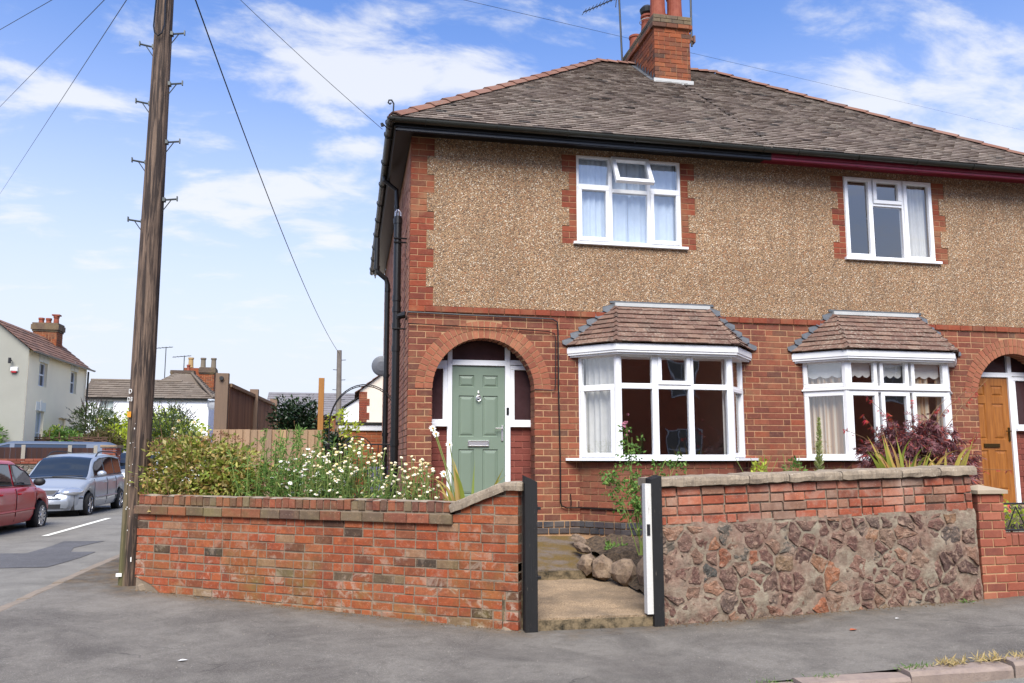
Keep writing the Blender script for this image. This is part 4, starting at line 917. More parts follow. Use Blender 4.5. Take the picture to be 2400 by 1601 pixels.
# ---- bays
def bay(root,cx,half,ftop,zsill,name_label,kind):
    d=.45; A=[(cx-half,0),(cx-half+.43,-d),(cx+half-.43,-d),(cx+half,0)]
    bayM=[]; 
    # brick base
    z0=3.485-32*.0888
    base=MB(); vs=[]
    base.add([(A[0][0]+.01,.0,.3),(A[1][0]+.005,-d+.01,.3),(A[2][0]-.005,-d+.01,.3),(A[3][0]-.01,.0,.3),(A[0][0]+.01,.0,zsill-.03),(A[1][0]+.005,-d+.01,zsill-.03),(A[2][0]-.005,-d+.01,zsill-.03),(A[3][0]-.01,.0,zsill-.03)],BOXF)
    bs=base.build('bay_base',MORT,root)
    for k in range(3):
        a=Vector((*A[k],0)); b=Vector((*A[k+1],0)); L=(b-a).length; Mk=frame(a,b-a); bayM.append((Mk,L))
        P=courses(z0,.0888,9,lambda z:[(0.0,L)],pitch=.236,off=-.1 if k==1 else .05,gap=.0105,dep=.04,jit=.002,rnd=random.Random(k+3),minw=.04)
        P=[p for p in P if p[0][2][1]<zsill-.01]
        lay(bs,Mk,P,HOUSE,'brick',nmax=60)
        P=courses(z0-2*.0888,.0888,2,lambda z:[(0.0,L)],pitch=.15,gap=.014,dep=.05,jit=.004,hdr=.3,rnd=random.Random(k),proud=.012,minw=.04)
        lay(bs,Mk,P,BLUEB,'plinth_brick')
    # roof facets
    e=.15; zr=3.06; B=[(cx-half-.17,.0),(A[1][0]-.07,-d-e),(A[2][0]+.07,-d-e),(cx+half+.17,.0)]; Tl,Tr=(A[1][0]+.15,0),(A[2][0]-.10,0); zt=3.675
    B=[Vector((x,y,zr)) for x,y in B]; Tl=Vector((*Tl,zt)); Tr=Vector((*Tr,zt))
    rf=MB().add([B[0],B[1],B[2],B[3],Tl,Tr],[(0,1,4),(1,2,5,4),(2,3,5)]).build('bay_roof',BAYT,root)
    for k,(p,q,t0,t1) in enumerate(((B[0],B[1],Tl,Tl),(B[1],B[2],Tl,Tr),(B[2],B[3],Tr,Tr))):
        ex=(q-p).normalized(); up=((t0+t1)/2-(p+q)/2); up=(up-ex*up.dot(ex)); H=up.length; Mk=frame(p,ex,up); rows=8; gz=H/rows; Lb=(q-p).length
        tl=(t0-p).dot(ex); tr=(t1-p).dot(ex); P=[]; rnd=random.Random(k)
        for r_ in range(rows):
            za=r_*gz; zb=min(za+gz*1.3,H); l=lambda z:tl*z/H; rr=lambda z:Lb+(tr-Lb)*z/H; x=-.166+(.083 if r_%2 else 0)
            while x<Lb:
                a0,a1=max(x,l(za)),max(x,l(zb)); b0,b1=min(x+.166,rr(za)),min(x+.166,rr(zb)); x+=.166
                if b0-a0<.03: continue
                if b1-a1<.005: m_=(a1+b1)/2; a1,b1=m_-.003,m_+.003
                P.append((((a0,za-.01),(b0,za-.01),(b1,zb),(a1,zb)),0,rnd.uniform(.024,.032)))
        lay(rf,Mk,P,BAYT,'roof_tile','t')
    # bonnet lift along the hips
    for a,b in ((B[1],Tl),(B[2],Tr)):
        for r_ in range(8):
            p=a+(b-a)*(r_/8); q=a+(b-a)*((r_+1.3)/8); dd=(q-p); M=frame(p,dd); w_=.075
            v=[M@Vector(c) for c in ((0,-w_,-.012),(0,0,.045),(0,w_,-.012),(dd.length,-w_*.8,-.02),(dd.length,0,.018),(dd.length,w_*.8,-.02))]
            MB().add(v,[(0,1,4,3),(1,2,5,4),(0,2,1)]).build('bonnet_tile',BAYT,rf)
    # white fillet at the top, lead soakers up the sides
    mb=MB(); mb.box(Tl.x-.03,Tr.x+.03,-.05,-.004,zt-.015,zt+.035); mb.build('top_fillet',LIME,rf)
    mb=MB(); mb.box(Tl.x-.1,Tr.x+.1,-.018,-.004,zt+.03,zt+.065)
    for s,(a,b) in ((-1,(B[0],Tl)),(1,(B[3],Tr))):
        for k in range(6):
            p=a+(b-a)*((k+.15)/6.2); q=a+(b-a)*((k+1.25)/6.2)
            mb.add([(p.x-s*.01,-.03,p.z-.02),(q.x,-.012,q.z),(q.x+s*.02,-.012,q.z+.03),(p.x+s*.085,-.012,p.z+.065+.01*(k%2)),(p.x+s*.08,-.03,p.z+.015)],[(0,1,2,3,4)] if s>0 else [(4,3,2,1,0)])
    mb.build('flashing',LEAD,rf)
    # fascia
    e2=.12; FB=[(cx-half-.15,.0),(A[1][0]-.055,-d-e2),(A[2][0]+.055,-d-e2),(cx+half+.15,.0)]; mb=MB()
    for (o,za,zb) in ((0,2.925,3.045),(.012,2.955,3.03),(-.03,2.90,2.925)):
        pts=[(FB[0][0]-o,0),(FB[1][0]-o*.4,FB[1][1]-o),(FB[2][0]+o*.4,FB[2][1]-o),(FB[3][0]+o,0)]
        if o>0: mb.add([(*p,za) for p in pts]+[(*p,zb) for p in pts],[(0,1,5,4),(1,2,6,5),(2,3,7,6),(4,5,6,7),(3,2,1,0)])
        else: mb.add([(*p,za) for p in pts]+[(*p,zb) for p in pts],BOXF)
    mb.build('bay_fascia',WOODW,root)
    # frames
    W=MB(); pan=[]; 
    for k,(Mk,L) in enumerate(bayM):
        fr(W,Mk,.0,L,zsill+.03,2.93,.05,.0,.07)
    for x,y in A[1:3]: W.tube([(x,y+.03,zsill),(x,y+.03,2.93)],.048,8)
    wn=W.build('bay_window',UPVC if kind=='a' else WOODW,root)
    FMk,FL=bayM[1]; ox=A[1][0]
    if kind=='a':
        mb=MB(); zr_=(2.435,2.51)
        mb.bbox(.05,FL-.05,-.006,.06,zr_[0],zr_[1],.005,FMk)
        for x in (3.315,3.89): mb.bbox(x-ox,x-ox+.085 if x<3.5 else x-ox+.04,-.006,.06,2.51,2.89,.005,FMk)
        for x in (3.318,3.85): mb.bbox(x-ox,x-ox+.09 if x<3.5 else x-ox+.075,-.006,.06,zsill+.08,2.435,.005,FMk)
        mb.build('mullions',UPVC,wn)
        mb=MB(); fr(mb,FMk,3.40-ox,3.88-ox,2.495,2.93,.056,-.022,.05); mb.build('casement',UPVC,wn)
        for a in ((2.885,3.33,2.51,2.90),(3.455,3.825,2.55,2.875),(3.925,4.43,2.51,2.90),(2.885,3.32,1.52,2.44),(3.41,3.85,1.52,2.44),(3.92,4.43,1.52,2.44)): pane(FMk,a[0]-ox,a[1]-ox,a[2],a[3],.03,wn)
        for k in (0,2):
            Mk,L=bayM[k]; mb=MB(); mb.bbox(.05,L-.05,-.006,.06,2.45,2.50,.005,Mk); fr(mb,Mk,.04,L-.06,zsill+.05,2.47,.055,-.02,.05); mb.build('side_casement',UPVC,wn)
            pane(Mk,.05,L-.05,2.5,2.89,.03,wn); pane(Mk,.09,L-.11,zsill+.1,2.42,.03,wn)
            curtain('curtain',Mk,.05 if k==0 else .06,L-.06 if k==0 else L-.05,1.5,2.9,.13,CURTW,wn,.02,wl=.11,seed=k)
    else:
        for k,(Mk,L) in enumerate(bayM):
            mb=MB(); mb.bbox(-.015,L+.015,-.035,.06,2.475,2.50,.004,Mk); mb.bbox(0.0,L,-.005,.06,2.44,2.535,.004,Mk)
            cs=[(0,L)] if k!=1 else [(0,.50),(.52,1.02),(1.04,L)]
            for (a,b) in cs: fr(mb,Mk,a+.012,b-.012,2.52,2.945,.058,-.012,.05); fr(mb,Mk,a+.012,b-.012,zsill+.03,2.455,.062,-.012,.05)
            mb.build('glazing_bar',WOODW,wn)
            for (a,b) in cs:
                pane(Mk,a+.06,b-.06,2.57,2.9,.02,wn); pane(Mk,a+.06,b-.06,zsill+.08,2.4,.02,wn)
                n=6; vs=[];w_=(b-a-.12)
                for i in range(49): 
                    x=a+.06+w_*i/48; vs+= [Mk@Vector((x,.09,2.9)),Mk@Vector((x,.09,2.70-.035*abs(math.sin(PI*3*i/48))))]
                MB().add(vs,[(2*i+1,2*i+3,2*i+2,2*i) for i in range(48)]).build('scalloped_blind',CURTW,wn)
        for k in (0,2):
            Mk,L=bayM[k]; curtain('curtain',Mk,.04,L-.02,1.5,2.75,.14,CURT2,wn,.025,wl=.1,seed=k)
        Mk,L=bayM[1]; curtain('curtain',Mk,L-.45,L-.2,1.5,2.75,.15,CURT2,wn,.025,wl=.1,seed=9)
    # sill
    mb=MB(); o=.07; pts=[(cx-half-.2,-.03),(A[1][0]-.05,-d-o),(A[2][0]+.05,-d-o),(cx+half+.2,-.03),(cx+half+.2,.0),(cx-half-.2,.0)]
    mb.add([(*p,zsill) for p in pts]+[(*p,zsill+.034) for p in pts],[(0,1,7,6),(1,2,8,7),(2,3,9,8),(3,4,10,9),(5,0,6,11),(6,7,8,9,10,11),(5,4,3,2,1,0)]); mb.build('sill',UPVC if kind=='a' else WOODW,wn)
    return wn
b1=bay(h1,3.655,1.257,0,1.456,'','a'); b2=bay(h2,7.145,1.257,0,1.456,'','b')
# things standing on the inner sill of the left bay
#pp=thing('potted_plant','small leafy pot plant on the sill inside the left bay window','pot plant',(4.16,-.2,1.5))
# interiors
for (a,b,root) in ((2.3,5.2,h1),(5.45,8.5,h2)):
    mb=MB()
    for (z_0,z_1) in ((1.0,3.3),(3.6,5.88)):
        v=[(a,.25,z_0),(b,.25,z_0),(b,4,z_0),(a,4,z_0),(a,.25,z_1),(b,.25,z_1),(b,4,z_1),(a,4,z_1)]
        mb.add(v,[(1,5,6,2),(2,6,7,3),(3,7,4,0),(4,7,6,5),(0,1,2,3)])
    mb.build('room',ROOMW,root)
# ---- door screens behind the arches
def entrance(root,m,dm,x_0):
    X=(lambda a,b:(a,b)) if not m else (lambda a,b:(a+8.345,b+8.345)); y=.27
    def bb(mb,a,b,y0,y1,z0,z1,q=.005): p=X(a,b); mb.bbox(p[0],p[1],y0,y1,z0,z1,q)
    mb=MB()
    bb(mb,.575,.642,y,y+.09,.75,3.2); bb(mb,1.40,1.475,y,y+.09,.75,3.2); bb(mb,.642,1.40,y,y+.09,2.79,2.868); bb(mb,.20,.575,y+.005,y+.09,2.79,2.855) ; bb(mb,1.475,1.93,y+.005,y+.09,2.81,2.88)
    scr=mb.build('door_frame',UPVC,root)
    for (a,b) in ((.20,.575),(1.475,1.93 if not m else 2.1)):
        p=X(a,b); mb=MB(); fr(mb,F,p[0],p[1],1.965,2.80,.062,y+.004,y+.07); mb.bbox(p[0]-.0,p[1]+.0,y-.04,y+.03,1.925,1.962,.004); mb.build('side_light',UPVC,scr); pane(F,p[0]+.06,p[1]-.06,2.02,2.75,y+.03,scr,DGLASS)
        P=courses(.75,.0888,13,lambda z:[p],pitch=.236,gap=.01,dep=.08,jit=.002,rnd=random.Random(3)); P=[((q[0],q[1],q[2],q[3]),pr-.0,d) for q,pr,d in P]
        lay(scr,frame((0,y+.03,0),(1,0,0)),P,material('porch_brick',rough=.9,bump=.3,build=brick_build([(0,'#7a3a30'),(.5,'#8a463a'),(1,'#6c342c')],da=.1)),'brick')
        p2=X(a,b); MB().box(p2[0],p2[1],y+.038,y+.12,.4,1.93).build('panel_mortar',material('dark_mortar','#8a5548',rough=.95),scr)
    for (a,b) in ((.642,1.40),(1.475,1.93),(.2,.575)): p=X(a,b); pane(F,p[0],p[1],2.86,3.2,y+.04,scr,DGLASS)
    # leaf
    p=X(.645,1.397); cx=(p[0]+p[1])/2; zb=.77
    d=MB(); fx=lambda a:p[0]+a
    # slab with sunk grooves: build as strips around panels
    PN=[(.095,.31,2.485,2.655),(.44,.655,2.485,2.655),(.098,.315,1.79,2.365),(.435,.65,1.79,2.365),(.098,.315,.98,1.613),(.435,.65,.98,1.613)]
    xs=[0,.095,.315,.435,.655,.752]; zs=[zb,.98,1.613,1.79,2.365,2.485,2.655,2.785]
    for i in range(5):
        for j in range(7):
            if i in(1,3) and j in (1,3,5): continue
            d.box(fx(xs[i]),fx(xs[i+1]),y+.03,y+.075,zs[j],zs[j+1])
    d.box(fx(0.001),fx(.751),y+.045,y+.078,zb+.001,2.784)
    leaf=d.build('door',dm,scr)
    for j in (1,3,5):
        for i in (1,3):
            a0,a1,c0,c1=fx(xs[i]),fx(xs[i+1]),zs[j],zs[j+1]; v=[]
            for ins,yy in ((0,.03),(.012,.045),(.024,.042),(.03,.036),(.055,.0315)):
                if ins>.05 and j==5: ins=.045
                v+=[(a0+ins,y+yy,c0+ins),(a1-ins,y+yy,c0+ins),(a1-ins,y+yy,c1-ins),(a0+ins,y+yy,c1-ins)]
            f=[]
            for q in range(4):
                for e_ in range(4): f.append((4*q+e_,4*q+(e_+1)%4,4*q+4+(e_+1)%4,4*q+4+e_))
            f.append((16,17,18,19)); MB().add(v,f).build('door_panel',dm,leaf)
    return scr,leaf,fx,y
scr1,door1,fx1,yd=entrance(h1,0,GREEND,0); scr2,door2,fx2,_=entrance(h2,1,OAKD,0)
mb=MB(); fr(mb,F,.87,1.17,1.655,1.735,.012,yd+.005,yd+.035,.003); mb.bbox(.885,1.155,yd+.012,yd+.035,1.668,1.722,.003); mb.build('letterbox',STEEL,door1)
mb=MB(); mb.tube([(1.018+.034*math.cos(a),yd+.0,2.325+.036*math.sin(a)) for a in np.linspace(0,2*PI,20)],.007,6); mb.tube([(1.018,yd+.02,2.33),(1.018,yd+.0,2.40),(1.018,yd+.02,2.43)],.012,6); mb.box(1.0,1.036,yd+.005,yd+.03,2.32,2.38); mb.build('knocker',STEEL,door1)
mb=MB(); mb.bbox(1.345,1.375,yd+.012,yd+.04,1.73,1.95,.004); mb.tube([(1.36,yd-.02,1.905),(1.255,yd-.02,1.905)],.009,6); mb.tube([(1.36,yd+.02,1.905),(1.36,yd-.02,1.905)],.009,6); mb.build('door_handle',STEEL,door1)
db=MB(); db.bbox(1.418,1.452,yd-.022,yd+.0,2.10,2.20,.008); db.build('doorbell',BLACK,None,label='small black video doorbell on the white frame beside the green door',cat='doorbell')
BRASS=material('dark_brass','#4c3b20',rough=.4,metal=.8)
MB().bbox(fx2(.23),fx2(.52),yd+.01,yd+.035,1.66,1.72,.004).build('letterbox',BRASS,door2)
mb=MB(); mb.bbox(fx2(.70),fx2(.73),yd+.01,yd+.04,1.76,1.98,.004); mb.tube([(fx2(.715),yd-.02,1.92),(fx2(.62),yd-.02,1.92)],.009,6); mb.build('door_handle',BRASS,door2)
MB().bbox(jl1-.1,jr1-.08,-.33,.26,.3,.6,.01).bbox(jl1,jr1,-.02,.36,.6,.76,.008).build('doorstep',CONC,h1)
MB().bbox(jl2,jr2,-.25,.36,.5,.76,.008).build('doorstep',CONC,h2)
mb=MB(); mb.box(.02,.2,.3,1.2,.6,3.3); mb.box(.2,1.93,1.2,1.25,.6,3.3); mb.build('hall_wall',ROOMW,h1)
# ================================================================ pipes and cables on the house
sp=thing('soil_pipe','thick black soil pipe with wire cage top on the side wall near the front corner','pipe',(-.13,.75,.5))
mb=MB(); px,py=-.13,.62; mb.tube([(px,py,.5),(px,py,5.0)],.055,14)
for z in (1.7,3.05,3.38,3.62,3.78,4.93): mb.tube([(px,py,z-.04),(px,py,z+.04)],.064,14)
mb.build('stack',PIPE,sp)
mb=MB()
for k in range(8): a=2*PI*k/8; mb.tube([(px+.05*math.cos(a),py+.05*math.sin(a),5.0),(px+.045*math.cos(a),py+.045*math.sin(a),5.07),(px+.01*math.cos(a),py+.01*math.sin(a),5.11)],.004,4)
mb.build('wire_cage',STEEL,sp)
mb=MB(); mb.tube([(px,py,3.45),(px+.03,py-.02,3.52),(px+.13,py-.06,3.54)],.05,12); mb.build('branch',PIPE,sp)
for z in (4.66,4.60,3.33,1.38): MB().tube([(px-.06,py-.058,z),(px+.13,py-.058,z)],.012,6).build('pipe_clip',PIPE,sp)
dp=thing('downpipe','thin black rainwater downpipe behind the soil pipe','pipe',(-.09,2.0,.5))
mb=MB(); mb.tube([(-.30,1.7,6.0),(-.30,1.7,5.93),(-.1,1.7,5.78),(-.09,1.7,5.6),(-.09,1.7,.5)],.034,10); 
for z in (5.5,4.2,2.9,1.6): mb.tube([(-.09,1.7,z-.02),(-.09,1.7,z+.02)],.042,10)
mb.build('pipe',PIPE,dp)
dp=thing('downpipe','rearmost black downpipe with an upright vent kinked out at its top','pipe',(-.13,4.2,.5))
mb=MB(); y_=3.4; mb.tube([(-.34,y_,5.45),(-.34,y_,4.9),(-.32,y_,4.82),(-.17,y_,4.70),(-.14,y_,4.6),(-.14,y_,.5)],.045,10)
for z in (4.9,4.5,2.95,1.9): mb.tube([(-.14 if z<4.8 else -.34,y_,z-.03),(-.14 if z<4.8 else -.34,y_,z+.03)],.056,10)
mb.build('pipe',PIPE,dp)
dish=thing('satellite_dish','grey satellite dish on the side wall behind the downpipes','satellite dish',(-.3,6.0,3.4))
DM=Matrix.Translation((-.12,6.0,3.42))@Matrix.Rotation(R(-8),4,'Z')@Matrix.Rotation(R(96),4,'X'); MB().lathe([(.01,.05),(.1,.045),(.18,.02),(.215,0),(.205,-.005),(.1,.035),(.01,.04)],24,DM).build('dish',material('dish_grey','#6d7178',rough=.5),dish)
MB().tube([(-.20,6.05,3.42),(-.0,6.05,3.35)],.02,6).build('arm',DARKP,dish)
def cable(name,label,pts,r,mat=PIPE,cat='cable',n=5):
    return MB().tube(pts,r,n).build(name,mat,None,label=label,cat=cat)
y=-.03
cable('wall_cable','black cable clipped along the string course and down beside the arch to the plinth',[(-.01,.3,3.42),(-.012,y,3.47),(.8,y,3.455),(1.5,y,3.45),(2.02,y,3.44),(2.09,y,3.40),(2.10,y,3.3),(2.10,y,2.5),(2.115,y,1.5),(2.115,y,.9),(2.13,y,.84),(2.2,y,.81),(2.4,y,.81),(2.83,-.47,.80),(3.3,-.47,.79),(4.4,-.47,.78)],.011)
cable('wall_cable','thin black cable running just under the string course and looping by the arch spring',[(-.012,y-.003,3.31),(.7,y,3.29),(1.3,y,3.285),(1.95,y,3.26),(2.05,y,3.23),(2.065,y,3.15),(2.06,y,2.6),(2.05,y,2.44),(2.0,y,2.43),(1.76,y,2.44)],.007)
cable('wall_cable','short black cable stub above the plinth left of the bay',[(2.255,y,1.0),(2.265,y,.9),(2.26,y,.83)],.008)
# ================================================================ TELEGRAPH POLE
pole=thing('telegraph_pole','tall weathered timber telegraph pole with climbing steps beside the left end of the brick wall','pole',(-3.1,-1.0,0))
mb=MB(); n=40; N=22; PT=8.1
for i in range(n+1):
    t=i/n; z=-.1+PT*t; r_=.130-(.0 if z<2.6 else .040*(z-2.6)/5.4); cxp=-3.107+.025*t
    for k in range(N):
        a=2*PI*k/N; rr_=r_*(1+.035*noise.noise(Vector((math.cos(a)*3,math.sin(a)*3,z*.35)))-(.05 if (k*7)%5==0 else 0)*max(0,noise.noise(Vector((k*.9,0,z*.6))))); mb.v.append((cxp+rr_*math.cos(a),-1.0+rr_*math.sin(a),z))
for i in range(n):
    for k in range(N): a=i*N+k;b=i*N+(k+1)%N; mb.f.append((a,b,b+N,a+N))
mb.f.append(tuple(n*N+k for k in range(N))); mb.build('trunk',POLEW,pole,smooth=True)
def pole_z(v): # height on the pole for a step
    return v
SV=material('galvanised_steel','#4a4f50',rough=.5,metal=.5)
for s,zs in ((-1,(4.24,4.96,5.69,6.41,7.12)),(1,(4.52,5.23,5.96,6.08+.52,7.33))):
    for z in zs:
        x=-3.1+.02+s*(.115-.006*(z-4)); mb=MB()
        mb.tube([(x-s*.02,-1.02,z),(x+s*.15,-1.05,z+.012)],.011,6); mb.box(x+s*.15-.006,x+s*.15+.006,-1.065,-1.035,z-.012,z+.045); mb.tube([(x+s*.085,-1.04,z+.005),(x-s*.01,-1.02,z-.13)],.006,5)
        mb.box(x-.015,x+.015,-1.05,-.99,z-.02,z+.025); mb.build('climbing_step',SV,pole)
mb=MB(); zt=7.95; y=-1.128
pts=[(-3.13,y,zt),(-3.135,y,7.3),(-3.155,y,6.95),(-3.165,y-.005,6.62),(-3.15,y-.01,6.54),(-3.11,y-.012,6.50),(-3.07,y-.01,6.54),(-3.045,y,6.65),(-3.05,y,6.95),(-3.02,y+.01,7.4),(-3.01,y+.015,zt)]
MB().tube(pts,.009,6).build('looped_cable',PIPE,pole)
def text(s,size,M,mat,name,parent,ext=.002):
    c=bpy.data.curves.new('lettering','FONT'); c.body=s; c.size=size; c.extrude=ext; c.align_x='CENTER'; c.align_y='CENTER'
    o=bpy.data.objects.new('tmp',c); COL.objects.link(o); dg=bpy.context.evaluated_depsgraph_get(); me=bpy.data.meshes.new_from_object(o.evaluated_get(dg)); bpy.data.objects.remove(o)
    me.materials.clear(); me.materials.append(mat); ob=bpy.data.objects.new(name,me); return link(ob,parent,M)
WHITEP=material('white_tag','#d8d8d4',rough=.5)
PMt=lambda z: Matrix.Translation((-3.195,-1.112,z))@Matrix.Rotation(R(-38),4,'Z')@Matrix.Rotation(R(90),4,'X')
mb=MB(); mb.bbox(-.03,.03,0,.004,-.032,.032,.002,Matrix.Translation((-3.195,-1.118,1.98))@Matrix.Rotation(R(-38),4,'Z')); mb.build('yellow_tag',material('yellow_tag','#d08a1c',rough=.5),pole)
text('D',.075,PMt(2.24),WHITEP,'pole_marking',pole); text('D3',.07,PMt(2.15),WHITEP,'pole_marking',pole)
mb=MB(); mb.box(-3.235,-3.175,-1.12,-1.09,.20,.235); mb.build('white_band',WHITEP,pole)
mb=MB(); mb.box(-3.09,-3.078,-1.14,-1.12,.36,.41)
r=random.Random(6)
for k in range(46):
    x=-3.1+r.uniform(-.08,.07); z=r.uniform(.7,1.9); s=r.uniform(.0015,.0045); yy=-1.0-math.sqrt(max(0,.128**2-(x+3.105)**2))-.002; mb.box(x-s,x+s,yy,yy+.01,z-s*1.4,z+s*1.4)
mb.build('paper_scrap',WHITEP,pole,kind='stuff')
P0=(-3.06,-1.0,7.95)
def wire(name,label,a,b,sag,r,n=24):
    a=Vector(a);b=Vector(b); pts=[a+(b-a)*t-Vector((0,0,4*sag*t*(1-t))) for t in np.linspace(0,1,n)]; return cable(name,label,pts,r,DARKP,'overhead wire',4)
wire('overhead_wire','thick black telephone cable dropping from the near pole to the distant pole',P0,(-1.3,24.94,6.15),.55,.012,40)
wire('overhead_wire','thin wire from the near pole running to the hook under the house eaves',P0,(-.43,-1.0+.1,5.66),.05,.004)
wire('overhead_wire','upper of the three wires running off from the near pole past the cream house',P0,(-9.5,6.9,9.6),.0,.005)
wire('overhead_wire','middle of the three wires running off from the near pole past the cream house',P0,(-14.8,20.9,13.9),.0,.006)
wire('overhead_wire','lowest of the three wires running off from the near pole past the cream house',P0,(-18.72,32.38,14.99),.0,.006)
wire('overhead_wire','long thin wire from the near pole passing high over the roof to the right',P0,(49.85,38.14,26.58),.0,.004,60)
mb=MB(); mb.tube([(-.30,-.2,5.96),(-.36,-.35,5.93),(-.42,-.62,5.86),(-.44,-.82,5.74),(-.43,-.9,5.70)],.008,5); mb.tube([(-.43,-.9,5.70),(-.44,-.9,5.74)],.02,6); mb.build('cable_hook',IRON,h1)
fp=thing('telegraph_pole','slim distant timber pole rising behind the garden arch','pole',(-1.26,25.1,-.1))
MB().tube([(-1.23,25.1,-.3),(-1.3,25.0,6.3)],.14,10,r2=.11).build('trunk',material('grey_pole','#6a635c',rough=.9,var=.2),fp)
mb=MB()
for k in range(6): z=3.6+k*.45; s=1 if k%2 else -1; mb.tube([(-1.28,25,z),(-1.28+s*.28,25,z+.02)],.015,4)
mb.build('climbing_step',SV,fp)
# ================================================================ SIDE GARDEN: fences, gate, arch
fe=thing('close_board_fence','light brown vertical close-board fence across the side garden','fence',(-3,3.2,.46))
r=random.Random(3); x=-3.0; k=0
while x<-1.22:
    wv=min(.128,-1.215-x); mb=MB(); zt_=1.97+r.uniform(-.006,.004); mb.add([(x,3.225,.45),(x+wv-.004,3.192,.45),(x+wv-.004,3.214,.45),(x,3.236,.45)]+[(x,3.225,zt_),(x+wv-.004,3.192,zt_),(x+wv-.004,3.214,zt_),(x,3.236,zt_)],BOXF); mb.build('board',FPLANK,fe); x+=.118; k+=1
MB().bbox(-3.0,-2.79,3.245,3.36,.46,2.92,.006).build('post',FPOST,fe,label='tall thick grey-brown end post'); MB().bbox(-1.30,-1.205,3.245,3.33,.46,2.87,.005).build('post',OPOST,fe,label='tall orange-stained post')
MB().tube([(-2.9,3.245,2.83),(-2.9,3.2,2.83)],.035,10).build('post_bolt',DARKP,fe)
ts=thing('slatted_fence','tall dark brown slatted fence receding behind the close-board fence','fence',(-2.8,4,.46))
a=Vector((-2.78,3.4,0)); b=Vector((-2.50,8.6,0)); TF=frame(a,b-a); L=(b-a).length; k=0; x=0
while x<L: MB().box(x,x+.075,0,.016,.5,2.74,TF).build('slat',DPLANK,ts); x+=.098
for z in (2.70,): MB().box(0,L,-.03,.03,z,z+.06,TF).build('top_rail',FPLANK,ts)
for xx in (2.3,4.9): MB().box(xx,xx+.1,-.08,.08,.4,2.86,TF).build('post',FPOST,ts)
mb=MB()
for i in range(40): mb.tube([(0,0,0),(.0,.0,.0)],.001,3) if False else None
ig=thing('iron_garden_gate','low black iron gate with a curved scroll top between the fence and the house wall','gate',(-.6,3.0,.46))
mb=MB(); bar(mb,(-1.15,3,1.72),(-.02,3,1.72),.013); bar(mb,(-1.15,3,.62),(-.02,3,.62),.013)
mb.build('gate_frame',IRON,ig); mb=MB(); mb.tube([(-.62+.27*math.cos(a),3,1.55+.31*math.sin(a)) for a in np.linspace(0,PI,18)],.009,5); mb.tube([(-.62+.23*math.cos(a),3,1.55+.26*math.sin(a)) for a in np.linspace(0,PI,18)],.006,5)
mb.build('gate_scroll',IRON,ig); mb=MB()
for x in np.arange(-1.12,0,.17): bar(mb,(x,3,.62),(x,3,1.72),.009)
mb.build('gate_bar',IRON,ig)
ga=thing('garden_arch','thin black wire garden arch spanning the gate','arch',(-.5,3.2,.46))
for yy in (3.05,3.35):
    mb=MB(); pts=[(-1.10,yy,.5),(-1.10,yy,2.0)]+[(-.5-.60*math.cos(a),yy,2.05+.70*math.sin(a)) for a in np.linspace(.1,PI-.1,18)]+[(.1,yy,2.0)]
    mb.tube(pts[:-1],.009,5); mb.build('hoop',IRON,ga)
mb=MB()
for a in np.linspace(.15,PI-.3,14): mb.tube([(-.5-.60*math.cos(a),3.05,2.05+.70*math.sin(a)),(-.5-.60*math.cos(a),3.35,2.05+.70*math.sin(a))],.005,4)
mb.build('rung',IRON,ga)
bin_=MB(); bin_.bbox(-.42,-.05,4.0,4.3,.46,1.33,.02); bin_.build('purple_bin',material('purple_plastic','#7a6aa8',rough=.5),None,label='pale purple plastic box glimpsed behind the iron gate',cat='box')
